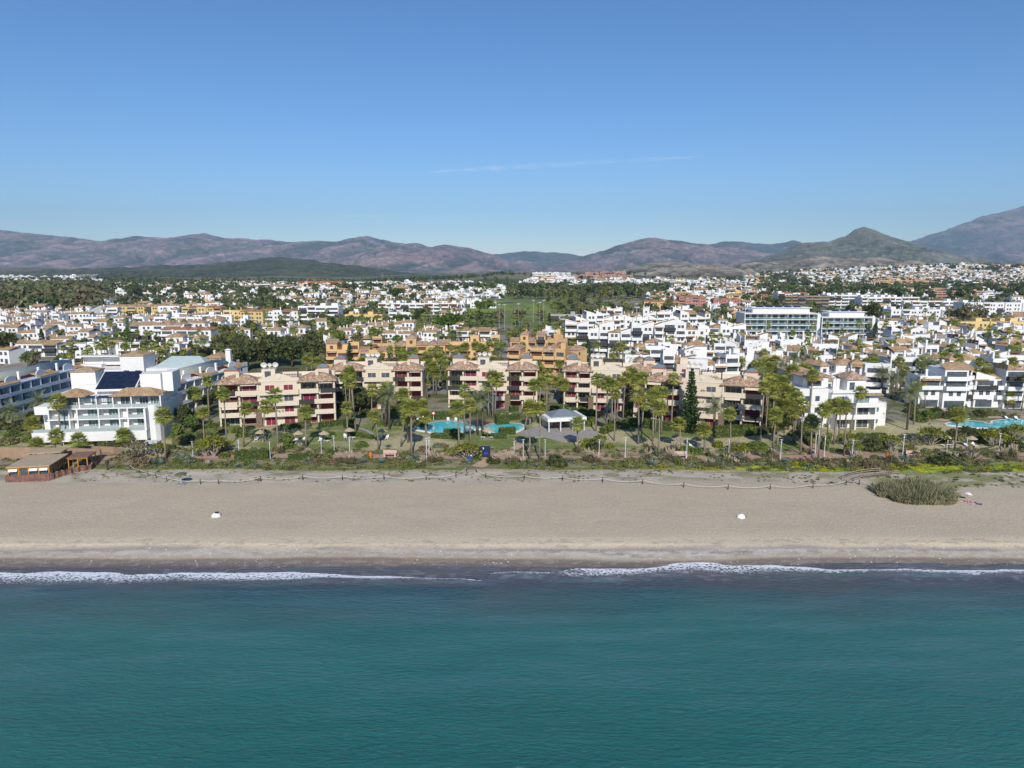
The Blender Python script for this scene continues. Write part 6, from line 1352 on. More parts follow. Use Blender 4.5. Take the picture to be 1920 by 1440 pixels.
# big named trees
for u, v, s, kd, de in ((440, 700, 1.05, 'dark', 'dark evergreen tree at the left of the big dark clump'), (466, 694, 1.1, 'dark', 'dark evergreen tree, second in the big dark clump'), (492, 690, 1.2, 'dark', 'dark evergreen tree, third in the big dark clump'), (520, 688, 1.35, 'dark', 'tallest dark evergreen in the clump behind the first cream block'), (548, 688, 1.15, 'dark', 'dark evergreen tree right of the tallest in the clump'),
        (582, 676, 1.35, 'dark', 'dark tree standing alone right of the big dark clump'), (596, 680, 1.0, 'dark', 'dark tree at the right end of the clump by ochre flats'), (452, 682, 1.0, 'dark', 'dark tree at the back left of the big clump'), (505, 680, 1.2, 'dark', 'dark tree at the back middle of the big clump'), (620, 660, 1.0, 'brown', 'bare brownish tree left of the ochre flats'),
        (612, 700, .9, 'olive', 'olive tree below the dark clump'), (668, 650, 1.2, 'brown', 'broad brownish tree behind the ochre flats'), (705, 647, 1.2, 'mid', 'green tree behind the ochre flats roof'), (613, 625, 1.25, 'pine', 'umbrella pine near the centre left, beside the white village'), (842, 640, 1.7, 'pine', 'large umbrella pine behind the ochre flats'),
        (494, 565, 1.6, 'dark', 'round dark tree standing out in the left distance'), (742, 572, 1.9, 'pine', 'dark umbrella pine left of the golf course'), (752, 618, 1.1, 'pine', 'small round pine behind the white village'), (900, 588, 1.5, 'mid', 'green tree on the golf course'), (915, 590, 1.7, 'mid', 'right green tree on the golf course'), (1254, 602, 1.9, 'olive', 'broad olive tree behind the sawtooth flats'), (1634, 612, 1.6, 'dark', 'dark tree right of the glass fronted blocks'),
        (1806, 614, 2.4, 'brown', 'tall brown eucalyptus on the right behind the villas'), (1832, 612, 2.2, 'brown', 'tall brown eucalyptus right of its twin'), (1780, 606, 1.8, 'brown', 'brown tree left of the tall eucalyptus pair'), (15, 678, 1.3, 'dark', 'dark umbrella shaped tree at the left edge'), (68, 682, 1.0, 'brown', 'bare brown tree right of the left edge pine'), (1600, 590, 1.3, 'mid', 'green tree above the glass block roof')):
    x, y, z = P(u, v); o = tree(kd, x, y, s, desc=de); THINGS[-1]['fixed'] = True; FOOT.append((x, y))
x, y, z = P(1293, 812); place(conifer(5, H=HZ(1293, 690, y) - z, Rr=2.9), (x, y, z), 0, 1, 'tall dark conifer of tiered branches before the rightmost cream block', 'tree', fixed=True)
x, y, z = P(657, 702); place(conifer(6, H=13, Rr=2.4, name='tall_conifer', tiers=14), (x, y, z), 0, 1, 'slender tiered conifer behind the second cream block', 'tree', fixed=True)
x, y, z = P(244, 668); place(conifer(7, H=18, Rr=2.8, leaf=LEAFM), (x, y, z), 0, 1, 'tall pointed tree behind the hotel tower', 'tree', fixed=True)
for i, (u, v) in enumerate(((81, 655), (46, 608), (1102, 680), (1030, 617), (160, 600), (1640, 640))):
    x, y, z = P(u, v); place(CYP, (x, y, z), i, 1.15, f'dark columnar cypress, {ORD[i]} in the town', 'tree', 'cypress trees', where='', fixed=True)
NT = 0
def grove(u0, u1, y0, y1, n, kinds, s=(.7, 1.1), rad=2.5, ind=True):
    global NT
    for _ in range(n):
        u = rt.uniform(u0, u1); y = y0 * (y1 / y0) ** rt.random(); x = (u - 960) / F * y
        if not free(x, y, rad - 4): continue
        if any((x - c[1]) ** 2 + (y - c[0]) ** 2 < 36 for c in CAND if abs(c[0] - y) < 6): continue
        kd = rt.choice(kinds); s_ = rt.uniform(*s)
        if ind and NT < 170: tree(kd, x, y, s_); NT += 1
        else: SC_TREES.append((kd, x, y, s_))
grove(230, 420, 240, 330, 60, ['mid', 'olive', 'dark', 'mid'], (.5, .9)); grove(400, 640, 300, 420, 95, ['mid', 'olive', 'dark', 'olive'], (.6, 1.0)); grove(600, 1060, 330, 450, 60, ['mid', 'olive', 'brown'], (.6, 1.0))
grove(0, 420, 270, 300, 26, ['mid', 'olive', 'brown'], (.5, .8)); grove(1420, 1560, 215, 240, 22, ['mid', 'dark'], (.5, .8)); grove(640, 840, 225, 262, 14, ['mid', 'dark'], (.4, .6)); grove(1040, 1240, 330, 390, 12, ['mid', 'olive'], (.5, .8))
FARM = mat('distant_mid_leaf', (.12, .165, .055), (.18, .215, .08), .15, leaf=.45); FARD = mat('distant_dark_leaf', (.085, .11, .045), (.13, .15, .065), .15, leaf=.5); FARO = mat('distant_olive_leaf', (.20, .20, .09), (.27, .26, .13), .15, leaf=.4)
LOWT = [flatten(broad_tree(500 + i, H=8, Rr=3.6, leaf=[FARM, FARD, FARO, LEAFB][i % 4], n=170, s=.85, low=True, lobes=9)) for i in range(8)]
KI = {'mid': 0, 'dark': 1, 'olive': 2, 'brown': 3, 'pine': 1}
def wood(u0, u1, y0, y1, n, kinds, s=(.8, 1.5), dens=None, clear=True):
    for _ in range(n):
        u = rt.uniform(u0, u1); y = y0 * (y1 / y0) ** rt.random(); x = (u - 960) / F * y
        if 790 < u < 1040 and 470 < y < 900 and rt.random() < .88: continue
        if dens is not None and fbm(np.array([x / dens]), np.array([y / dens]), 2, 77)[0] < .5: continue
        if clear and not free(x, y, -1): continue
        if clear and y < 620 and any((x - c[1]) ** 2 + (y - c[0]) ** 2 < 30 for c in CAND if abs(c[0] - y) < 7): continue
        q_ = rt.uniform(*s); SC_TREES.append((rt.choice(kinds), x, y, min(q_, 1.35) if y > 1150 else q_))
wood(-80, 190, 560, 1100, 520, ['olive', 'mid', 'olive', 'brown'], (1.5, 2.6), clear=False); wood(-80, 480, 900, 1900, 1100, ['mid', 'dark', 'dark', 'olive'], (1.0, 1.6))
wood(0, 440, 300, 620, 160, ['mid', 'olive'], (.5, .8)); wood(400, 960, 430, 1000, 520, ['mid', 'olive', 'dark'], (.6, 1.2), 60); wood(480, 980, 1000, 2200, 700, ['mid', 'dark'], (1.0, 2.0), 120)
wood(900, 1250, 480, 820, 260, ['mid', 'dark', 'olive', 'brown'], (.7, 1.3), 50); wood(960, 1260, 800, 1900, 520, ['mid', 'dark', 'dark', 'olive'], (1.0, 2.1), 110); wood(960, 1240, 820, 1250, 300, ['mid', 'dark', 'olive'], (1.1, 1.9)); wood(1220, 1500, 470, 1300, 460, ['mid', 'dark', 'olive'], (.7, 1.5), 80)
wood(1240, 1500, 1300, 2000, 160, ['dark', 'mid'], (.8, 1.1)); wood(1420, 2000, 800, 2500, 900, ['mid', 'dark', 'dark', 'olive'], (1.0, 2.0)); wood(1500, 1990, 430, 900, 240, ['mid', 'dark', 'olive'], (.6, 1.2), 60); wood(820, 1040, 505, 560, 30, ['mid'], (.5, .8)); wood(400, 980, 900, 1500, 700, ['mid', 'dark', 'olive'], (.9, 1.3)); wood(320, 900, 520, 900, 420, ['mid', 'olive', 'dark'], (.6, 1.1)); wood(1200, 1990, 430, 760, 360, ['mid', 'olive', 'dark'], (.5, 1.0)); wood(1420, 2000, 1000, 2600, 900, ['mid', 'dark', 'olive'], (.9, 1.3)); wood(0, 440, 300, 620, 220, ['mid', 'olive', 'dark'], (.45, .8))
wood(-100, 960, 1900, 2400, 400, ['dark', 'mid'], (.6, 1.0)); wood(120, 840, 560, 900, 300, ['mid', 'olive', 'dark'], (.6, 1.1))
stuff('distant_woodland', scatter_mesh('distant_woodland', LOWT, [(KI[k] + 4 * rt.randint(0, 1), x, y, float(Z(x, y)), rt.uniform(0, 6.28), s) for k, x, y, s in SC_TREES]), 'far woods and garden trees merging into one green mass between the houses', 'trees')
# palms in the town: the nearer ones as things, the rest as one mass
PC = []
def palms(u0, u1, y0, y1, n, rad=-1):
    for _ in range(n):
        u = rt.uniform(u0, u1); y = y0 * (y1 / y0) ** rt.random(); x = (u - 960) / F * y
        if not free(x, y, rad) or any((x - c[1]) ** 2 + (y - c[0]) ** 2 < 15 for c in CAND if abs(c[0] - y) < 6) or (800 < u < 1030 and y > 470 and rt.random() < .6): continue
        PC.append((y, x))
palms(1430, 1990, 225, 300, 190); palms(1230, 1990, 300, 460, 300); palms(1080, 1420, 300, 420, 45); palms(620, 1060, 215, 330, 90); palms(100, 420, 262, 300, 50); palms(200, 1060, 330, 520, 140); palms(440, 1250, 420, 700, 220); palms(1400, 1990, 460, 700, 130); palms(1000, 1240, 560, 900, 90); palms(660, 850, 205, 250, 25)
palms(1390, 1640, 345, 368, 55); palms(1280, 1480, 372, 392, 26); palms(1425, 1520, 205, 240, 22)
PC.sort(); SCP = []
npal = len(NEARP)
for y, x in PC:
    H = rt.uniform(4.5, 10.5)
    if npal < 298: palm(0, 0, 0, 'd' if rt.random() < .18 else 'f', xy=(x, y), h=H); npal += 1
    else: SCP.append((rt.randrange(3), x, y, float(Z(x, y)), rt.uniform(0, 6.28), (1.1, 1.1, H / 8)))
stuff('distant_palms', scatter_mesh('distant_palms', [flatten(q) for q in FANS_LOW], SCP), 'many distant fan palms scattered through the town', 'palms')
print('palms', npal, len(SCP), 'trees', NT, len(SC_TREES), 'far houses', len(far_items))

# ================================================================== GARDEN AND BEACH
r6 = random.Random(606); g6 = np.random.default_rng(606)
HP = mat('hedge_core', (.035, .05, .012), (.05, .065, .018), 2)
def hedge(u0, v0, u1, v1, w=1.3, h=1.2, desc=None):
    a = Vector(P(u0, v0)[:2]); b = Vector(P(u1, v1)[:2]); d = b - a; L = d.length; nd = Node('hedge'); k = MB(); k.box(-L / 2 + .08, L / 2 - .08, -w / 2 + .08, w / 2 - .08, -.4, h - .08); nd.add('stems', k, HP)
    n = int((L * (w + 2 * h) + 2 * w * h) * 16); f = g6.random(n); C = np.empty((n, 3)); C[:, 0] = g6.uniform(-L / 2, L / 2, n); t = g6.uniform(-1, 1, n)
    top = f < w / (w + 1.6 * h); C[:, 1] = np.where(top, t * w / 2, np.where(t > -.2, -w / 2, w / 2)); C[:, 2] = np.where(top, h, g6.uniform(0, h, n)); C += g6.normal(size=(n, 3)) * .05
    C[:, 2] += .12 * (fbm(C[:, 0] * .7 + u0, C[:, 1] * .7, 2, 5) - .5) * 2 * (C[:, 2] > h * .6); k = MB(); leafquads(k, g6, C, .13); nd.add('foliage', k, HEDGE)
    m = (a + b) / 2; place(nd, (m.x, m.y, float(Z(m.x, m.y))), math.atan2(d.y, d.x), 1, desc or ('tall' if h > 1.6 else 'long' if L > 12 else 'short') + ' clipped green hedge', 'hedge', 'clipped hedges')
for q in ((526, 807, 582, 800, 1.2, 1.5), (598, 803, 645, 796, 1.2, 1.5), (646, 803, 664, 800, 2.0, 2.2), (733, 771, 756, 768, 1.5, 1.6), (809, 785, 855, 783, 1.6, 1.9), (805, 787, 842, 785, 1.4, 1.5), (808, 821, 870, 824, 1.4, 1.2), (832, 818, 862, 818, 2.0, 1.7), (930, 791, 973, 786, 1.4, 1.6), (936, 815, 966, 813, 2.0, 1.6), (929, 796, 953, 794, 2, 2.6),
          (920, 822, 950, 822, 1.4, 1.2), (1033, 773, 1064, 770, 2.2, 1.8), (1071, 775, 1115, 780, 1.6, 1.6), (955, 772, 972, 771, 1.6, 1.5), (1175, 797, 1258, 808, 1.8, 2.2), (1128, 814, 1152, 806, 1.6, 1.4), (1338, 821, 1424, 815, 1.6, 1.8), (1336, 811, 1412, 806, 1.4, 1.5), (1082, 766, 1092, 764, 2.5, 2.8), (452, 818, 500, 812, 1.2, 1.0), (655, 815, 700, 824, 1.0, 1.0), (880, 778, 905, 778, 1.2, 1.2),
          (1605, 824, 1660, 822, 1.2, 1.3), (1520, 838, 1500, 815, 1.0, 1.2), (1545, 845, 1555, 820, 1.0, 1.2), (441, 861, 506, 861, 1.8, 2.0), (541, 862, 596, 861, 1.4, 1.2), (230, 838, 330, 842, 1.0, 1.0), (1712, 788, 1760, 784, 1.4, 1.5), (1770, 780, 1850, 783, 1.2, .9)): hedge(*q)
BUSH = {'round': [bush(700 + i, 1.1, 1.0) for i in range(3)], 'dark': [bush(710 + i, 1.3, 1.2, LEAFD, s=.15) for i in range(2)], 'grey': [bush(720 + i, 1.1, .8, LEAFG, solid=.7) for i in range(2)], 'yellow': [bush(726 + i, 1.0, .9, LEAFY, solid=.75) for i in range(2)],
        'brown': [bush(730 + i, 1.4, 1.1, LEAFB, solid=.6, n=320) for i in range(2)], 'mag': [bush(736, 1.0, .9, LEAFM, flowers=MAGF)], 'red': [bush(737, .9, .9, LEAFM, flowers=REDF)], 'olive': [bush(740 + i, 1.3, 1.1, LEAFO, solid=.65) for i in range(2)], 'agave': [agave(750 + i) for i in range(2)], 'pampas': [pampas(760 + i) for i in range(3)], 'grass': [pampas(765, False, 1.1)],
        'cand': [candelabra(770 + i) for i in range(2)], 'bare': [candelabra(775, LEAFB, 2.0, 1.7, n=120)], 'yucca': [low_tropical(780 + i) for i in range(2)], 'cactus': [low_tropical(785, leaf=LEAFM, n=40, L=.8, trunk=.4)]}
BD = {'round': 'round clipped green bush', 'dark': 'dark green dense shrub', 'grey': 'grey green low shrub', 'yellow': 'yellow green shrub', 'brown': 'brownish dry shrub', 'mag': 'shrub with magenta flowers', 'red': 'shrub with red flowers', 'olive': 'olive green loose shrub', 'agave': 'blue grey agave rosette', 'pampas': 'pale plumed pampas clump', 'grass': 'dry grass clump',
      'cand': 'spreading yellow green shrub', 'bare': 'bare branched greyish shrub', 'yucca': 'pale green yucca rosette', 'cactus': 'green spiky low palm'}
def shrub(kind, u, v, s=1.0, desc=None, xy=None):
    x, y = P(u, v)[:2] if xy is None else xy; nd = r6.choice(BUSH[kind]); place(nd, (x, y, float(Z(x, y)) + .02), r6.uniform(0, 6.28), (s * r6.uniform(.85, 1.2), s * r6.uniform(.85, 1.2), s * r6.uniform(.85, 1.15)), desc or BD[kind], 'shrub', 'garden shrubs')
# read off the photo
for q in (('pampas', 636, 868, 1.2), ('pampas', 655, 868, 1.3), ('pampas', 809, 868, 1.3), ('pampas', 825, 866, 1.1), ('pampas', 955, 872, 1.4), ('pampas', 966, 868, 1.1), ('pampas', 1105, 866, 1.5), ('pampas', 1118, 868, 1.2), ('pampas', 1215, 864, 1.3), ('pampas', 1256, 866, 1.4), ('pampas', 1264, 867, 1.1), ('pampas', 1362, 870, 1.3), ('pampas', 1398, 868, 1.2), ('pampas', 1568, 870, 1.2), ('pampas', 1608, 866, 1.2),
          ('pampas', 1672, 868, 1.4), ('pampas', 1785, 868, 1.3), ('pampas', 1880, 862, 1.4), ('pampas', 1815, 856, .9), ('agave', 579, 866, 1.2), ('agave', 681, 868, 1.4), ('agave', 716, 868, 1.5), ('agave', 1006, 876, 1.0), ('agave', 1222, 874, 1.7), ('agave', 1472, 868, 1.4), ('agave', 290, 872, 1.6), ('agave', 302, 872, 1.3), ('agave', 1070, 866, 1.4), ('agave', 1376, 860, 1.2),
          ('cand', 402, 856, 1.6), ('cand', 876, 862, 1.6), ('cand', 296, 856, 1.2), ('cand', 1745, 836, 1.7), ('cand', 1862, 838, 1.7), ('cand', 1905, 826, 1.5), ('cand', 1590, 836, 1.2), ('cand', 1670, 844, 1.3), ('bare', 1820, 864, 1.5), ('bare', 256, 858, 1.8), ('bare', 1712, 842, 1.2), ('cand', 525, 794, 1.3), ('cand', 410, 850, 1.1), ('grey', 340, 862, 1.6), ('grey', 355, 866, 1.4), ('grey', 775, 862, 1.5),
          ('brown', 268, 873, 1.7), ('brown', 240, 860, 1.6), ('brown', 1630, 876, 1.5), ('brown', 1555, 873, 1.5), ('brown', 1560, 872, 1.1), ('dark', 1115, 840, 1.7), ('dark', 1632, 842, 2.0), ('dark', 1900, 840, 2.0), ('dark', 1815, 820, 2.0), ('round', 620, 852, 1.2), ('round', 678, 838, 1.4), ('round', 1288, 846, 1.4), ('round', 1414, 840, 1.7), ('round', 1428, 838, 1.2), ('round', 1362, 858, 1.2), ('round', 535, 840, 1.5), ('round', 1716, 778, 1.3), ('round', 1725, 790, 1.6), ('yellow', 1760, 756, 1.6),
          ('red', 421, 858, 1.3), ('mag', 1096, 738, 1.0), ('mag', 1370, 870, 1.0), ('mag', 600, 868, .9), ('yellow', 1100, 835, 2.0), ('yellow', 1346, 838, 1.4), ('yellow', 1395, 838, 1.1), ('round', 1370, 845, 1.1), ('dark', 1040, 872, 1.6), ('dark', 1050, 874, 1.4), ('olive', 1298, 868, 1.2), ('dark', 1760, 870, 1.6), ('dark', 1770, 868, 1.6), ('grey', 1697, 866, 1.6), ('dark', 925, 868, 1.3), ('olive', 1180, 874, 1.5), ('round', 1648, 832, 1.4)): shrub(*q)
ks1 = ['grey', 'olive', 'round', 'yellow', 'yucca', 'cactus', 'brown', 'pampas', 'agave', 'olive', 'grey', 'cand', 'grass']; ks2 = ['olive', 'grass', 'brown', 'grass', 'grey', 'round', 'pampas', 'olive', 'agave', 'pampas', 'grey']
for i in range(150):
    u = r6.uniform(235, 1925); v = r6.uniform(838, 861)
    if 1480 < u < 1560 or 900 < u < 985 or 1000 < u < 1110 and v < 842: continue
    shrub(r6.choice(ks1), u, v, r6.uniform(.6, 1.25))
for i in range(110):
    u = r6.uniform(240, 1925); v = r6.uniform(866, 877)
    if 885 < u < 925: continue
    shrub(r6.choice(ks2), u, v, r6.uniform(.6, 1.15))
for (u0, u1, v0, v1, n, kk) in ((325, 420, 792, 835, 30, ['dark', 'olive', 'round', 'cactus', 'yucca']), (440, 640, 805, 835, 22, ['cactus', 'yucca', 'round', 'grey']), (560, 800, 775, 800, 12, ['dark', 'round']), (1400, 1560, 770, 830, 34, ['dark', 'dark', 'cactus', 'olive']), (1560, 1720, 815, 840, 18, ['olive', 'grey', 'yucca']), (1700, 1925, 760, 785, 26, ['round', 'dark', 'olive', 'grey']),
                               (985, 1080, 745, 775, 14, ['dark', 'round', 'olive']), (1730, 1925, 806, 835, 14, ['olive', 'grey', 'cactus', 'dark']), (0, 230, 800, 842, 30, ['dark', 'round', 'olive', 'cactus']), (1090, 1200, 790, 812, 10, ['dark', 'round'])):
    for _ in range(n): shrub(r6.choice(kk), r6.uniform(u0, u1), r6.uniform(v0, v1), r6.uniform(.9, 1.6))
# small garden trees in the shade between buildings
for (u, v, s, kd) in ((345, 806, .65, 'dark'), (358, 815, .6, 'mid'), (372, 800, .6, 'mid'), (335, 822, .5, 'mid'), (395, 770, .6, 'dark'), (410, 760, .6, 'dark'), (660, 770, .7, 'dark'), (675, 775, .75, 'dark'), (690, 770, .65, 'dark'), (655, 752, .6, 'dark'), (1440, 800, .6, 'dark'), (1455, 790, .7, 'dark'), (1470, 812, .6, 'dark'), (1490, 800, .7, 'dark'), (1440, 775, .7, 'dark'), (1425, 760, .6, 'mid'), (1480, 770, .6, 'dark'), (1210, 792, .5, 'dark'), (1180, 786, .5, 'dark'), (1060, 752, .5, 'mid'),
                      (1010, 762, .5, 'mid'), (1735, 790, .45, 'mid'), (1300, 796, .45, 'dark'), (1330, 798, .4, 'dark'), (545, 838, .4, 'mid'), (1500, 830, .5, 'dark'), (12, 800, .5, 'dark'), (60, 800, .4, 'dark'), (190, 828, .3, 'mid'), (1780, 830, .35, 'dark')):
    x, y, z = P(u, v); tree(kd, x, y, s, desc='small ' + TDESC[kd])
# creeping cover on the dune edge and tufts in the sand, one mass each
def lowtuft(seed, r, h, leaf, n, s):
    rg = np.random.default_rng(seed); v = rg.normal(size=(n, 3)); v /= np.linalg.norm(v, axis=1)[:, None]; v[:, 2] = abs(v[:, 2]); k = MB(); leafquads(k, rg, v * np.array([r, r, h]) * rg.uniform(.3, 1, (n, 1)), s); return flatten(Node('tuft', k, [leaf]))
TF = [lowtuft(1, .9, .35, LEAFM, 60, .10), lowtuft(2, .8, .4, LEAFO, 60, .10), lowtuft(3, .7, .3, LEAFY, 50, .09), lowtuft(4, .8, .45, LEAFB, 60, .09), lowtuft(5, .8, .35, LEAFG, 55, .1), lowtuft(6, .9, .4, LEAFD, 60, .1)]
it = []
for _ in range(2600):
    x = r6.uniform(-112, 150); y = r6.uniform(141, 151)
    if -9 < x < 2 and y < 150: continue
    lim = 143.2 if x < 50 else 141.5
    if y < lim + 1.2 * fbm(np.array([x / 6]), np.array([1.]), 2, 3)[0] or fbm(np.array([x / 5]), np.array([y / 2.5]), 2, 8)[0] < .40: continue
    it.append((r6.choice([0, 0, 1, 1, 2, 3, 5, 4]), x, y, float(Z(x, y)), r6.uniform(0, 6), r6.uniform(.6, 1.3)))
for _ in range(500):
    x = r6.uniform(-112, 150); y = r6.uniform(156, 159.5); it.append((r6.choice([0, 1, 3, 4, 5]), x, y, float(Z(x, y)), r6.uniform(0, 6), r6.uniform(.5, 1.1)))
stuff('ground_cover', scatter_mesh('ground_cover', TF, it), 'low creeping green plants along the dune edge and the garden border', 'ground cover')
it = []
for _ in range(1500):
    x = r6.uniform(-92, 160); y = r6.uniform(133 if x > 60 else 136, 143.5); c = fbm(np.array([x / 4]), np.array([y / 2.0]), 3, 31)[0]
    if c < .52: continue
    it.append((r6.choice([1, 3, 4, 5]), x, y, float(Z(x, y)), r6.uniform(0, 6), r6.uniform(.2, .5) if x < 60 else r6.uniform(.3, .8)))
stuff('dune_tufts', scatter_mesh('dune_tufts', TF, it), 'scattered small tufts of dune plants in the sand behind the rope fence', 'dune plants')
YF = lowtuft(9, .9, .28, mat('yellow_flower_heads', (.62, .55, .015), (.5, .48, .02), 3, leaf=.3), 26, .07); it = []
for _ in range(900):
    x = r6.uniform(30, 160); y = r6.uniform(142.5, 149); c = fbm(np.array([x / 9]), np.array([y / 3]), 2, 43)[0] + (.12 if x > 78 else -.03)
    if c < .53: continue
    it.append((0, x, y, float(Z(x, y)) + .1, r6.uniform(0, 6), r6.uniform(.5, 1.2)))
stuff('yellow_flowers', scatter_mesh('yellow_flowers', [YF], it), 'yellow wild flowers in drifts over the green dune edge on the right', 'flowers')
k = MB(); k.sphere((0, 0, 0), 1, 5, 0, .6); PB = flatten(Node('stone', k, [mat('pale_pebble', (.62, .60, .56), (.45, .42, .38), 1)])); k = MB(); k.sphere((0, 0, 0), 1, 5, 0, .6); PB2 = flatten(Node('stone', k, [mat('dark_pebble', (.18, .16, .14), (.25, .22, .2), 1)])); it = []
for _ in range(2600):
    x = r6.uniform(-105, 120); t = r6.random(); y = r6.gauss(115, 5) if t < .4 else r6.gauss(104.6, .7) if t < .75 else r6.gauss(102, .8)
    if y < 100.5 or (t < .4 and fbm(np.array([x / 14]), np.array([y / 6]), 2, 66)[0] < .45): continue
    it.append((0 if r6.random() < .6 else 1, x, y, float(Z(x, y)), r6.uniform(0, 6), r6.uniform(.03, .09)))
stuff('pebbles', scatter_mesh('pebbles', [PB, PB2], it), 'scattered pale and dark pebbles on the beach sand', 'pebbles')
# cane thicket on the beach
def thicket():
    nd = Node('cane_thicket'); k = MB(); n = 7500; rg = g6
    a = rg.uniform(0, 6.28, n); r = np.sqrt(rg.random(n)) * (.8 + .42 * fbm(np.cos(a) * 2.2 + 5, np.sin(a) * 2.2 + 5, 3, 14)); X = r * np.cos(a) * 7.3; Y = r * np.sin(a) * 5.4
    hh = 3.1 * (1 - .6 * r ** 2.6) * (.45 + 1.0 * fbm(X / 1.6 + 9, Y / 1.6, 2, 12)) * rg.uniform(.6, 1.1, n)
    for i in range(n):
        b = Vector((X[i], Y[i], -.1)); lean = Vector((X[i] * .045 + rg.normal() * .16, Y[i] * .05 + rg.normal() * .16, 1)); m = b + lean * hh[i] * .6; e = b + lean * hh[i] + Vector((rg.normal() * .3, rg.normal() * .3, 0)) * .9; s = Vector((rg.normal(), rg.normal(), 0)).normalized() * .055
        k.add([b - s, b + s, m + s * 1.3, m - s * 1.3, e], [(0, 1, 2, 3), (3, 2, 4)])
        d = Vector((rg.normal(), rg.normal(), .5)).normalized() * rg.uniform(.25, .6); k.add([m, m + d * .6 + s, m + d, m + d * .6 - s], [(0, 1, 2, 3)])
    nd.add('canes', k, CANE); return nd
x, y, z = P(1733, 941); place(thicket(), (x, y + 3.2, z), -.06, 1, 'large green cane thicket alone on the right of the beach', 'cane thicket', fixed=True)

# ---- street furniture
def lamp():
    nd = Node('street_lamp'); k = MB(); k.tube([(0, 0, -.2), (0, 0, .6), (0, 0, 4.2)], [.11, .075, .06], 8); nd.add('post', k, METW); k = MB(); k.tube([(0, 0, 4.2), (0, 0, 4.35), (0, 0, 4.45)], [.1, .32, .05], 10); k.tube([(0, 0, 3.7), (0, 0, 4.0)], [.13, .13], 8); nd.add('lamp_head', k, METW); return nd
LAMP = lamp()
for i, (u, v, s) in enumerate(((449, 861, 1), (507, 861, .9), (362, 858, .85), (603, 856, .85), (627, 852, 1), (656, 858, 1.05), (800, 863, 1.15), (805, 862, 1.15), (964, 864, 1), (981, 864, 1.1), (1022, 856, .9), (1123, 862, 1.05), (1172, 861, 1.15), (1287, 862, 1.1), (1366, 857, .95), (1463, 864, 1.1), (1597, 863, 1.05), (1692, 857, 1.2), (1775, 850, .7), (1811, 851, .85), (1872, 851, 1.1), (1528, 852, 1.1), (1545, 858, 1.15), (1534, 846, 1.5), (724, 790, .7))):
    x, y, z = P(u, v); place(LAMP, (x, y, z), 0, s * .98, 'slim white street lamp', 'street lamp', 'promenade lamps')
def bench():
    nd = Node('bench'); k = MB(); k.box(-1, 1, -.25, .25, .38, .46); nd.add('seat', k, mat('pale_pink_stone', (.58, .42, .34), (.5, .36, .3), 1)); k = MB(); k.box(-1, 1, .2, .3, .5, .95); nd.add('backrest', k, MATS['pale_pink_stone'])
    for s in (-.8, .8): k = MB(); k.box(s - .12, s + .12, -.2, .2, -.1, .38); nd.add('leg', k, MATS['pale_pink_stone'])
    return nd
BENCH = bench()
for u, v, de in ((731, 857, 'pale stone bench by the promenade before the second cream block'), (1276, 859, 'pale stone bench by the promenade before the tall conifer'), (1712, 858, 'pale stone bench by the promenade left of the right pool')):
    x, y, z = P(u, v); place(BENCH, (x, y, z + .06), 0, 1.5, de, 'bench', 'promenade benches', fixed=True)
def rope_fence(pts, desc):
    nd = Node('rope_fence'); w = [P(u, v) for u, v in pts]; x0, y0, z0 = w[0]; q = MB()
    k = MB(); k.tube([(0, 0, -.3), (0, 0, 1.05)], [.10, .09], 6); me = k.mesh('fence_post', [WOODD])
    for x, y, z in w:
        c = Node('post', mesh=me); c.loc = (x - x0, y - y0, z - z0); nd.kids.append(c)
    for a, b in zip(w[:-1], w[1:]):
        n = 10; L = math.dist(a, b); pp = []
        for i in range(n + 1):
            t = i / n; x = a[0] + (b[0] - a[0]) * t; y = a[1] + (b[1] - a[1]) * t; g = float(Z(x, y)); pp.append((x - x0, y - y0, max((a[2] + (b[2] - a[2]) * t) + .85 - 3.0 * t * (1 - t) * min(.9, L * .08), g + .12) - z0))
        q.tube(pp, [.045] * (n + 1), 5)
    nd.add('rope', q, mat('pale_rope', (.62, .56, .48), (.5, .45, .38), 5)); o = place(nd, w[0], 0, 1, desc, 'rope fence', 'beach rope fences', fixed=True)
    i = 0
    for c in o.children:
        if c.name.startswith('post'): c.location = nd.kids[i].loc; i += 1
rope_fence([(244, 880), (262, 888), (278, 893), (293, 897), (313, 903), (376, 908), (410, 908), (489, 903), (568, 900), (642, 900), (720, 900), (799, 901), (855, 896), (875, 884)], 'rope fence on dark posts along the left half of the dune')
rope_fence([(893, 886), (911, 897), (983, 899), (1055, 902), (1130, 905), (1205, 908), (1282, 914), (1365, 918), (1444, 918), (1524, 916), (1586, 910)], 'rope fence on dark posts along the right half of the dune')
rope_fence([(1611, 909), (1635, 914), (1658, 918)], 'short rope fence right of the timber beach ramp')
def rail_fence(pts, h=1.0):
    w = [P(u, v) for u, v in pts]; nd = Node('timber_handrail'); x0, y0, z0 = w[0]; k = MB(); q = MB()
    for x, y, z in w: k.tube([(x - x0, y - y0, z - z0 - .2), (x - x0, y - y0, z - z0 + h)], [.09, .08], 5)
    for hh in (h - .08, h * .5): q.tube([(x - x0, y - y0, z - z0 + hh) for x, y, z in w], [.07] * len(w), 5)
    nd.add('posts', k, WOODB); nd.add('rails', q, mat('grey_timber', (.34, .28, .21), (.27, .22, .16), 2)); return nd, w[0]
for pts, de in (([(1578, 900), (1590, 895), (1605, 891), (1625, 888), (1650, 886)], 'weathered timber handrail on the near side of the beach ramp'), ([(1600, 904), (1618, 898), (1640, 895), (1662, 892), (1685, 891)], 'weathered timber handrail on the lower side of the beach ramp'), ([(1636, 874), (1655, 882), (1666, 890)], 'short timber handrail beside the upper ramp steps')):
    nd, p = rail_fence(pts); place(nd, p, 0, 1, de, 'handrail', fixed=True)
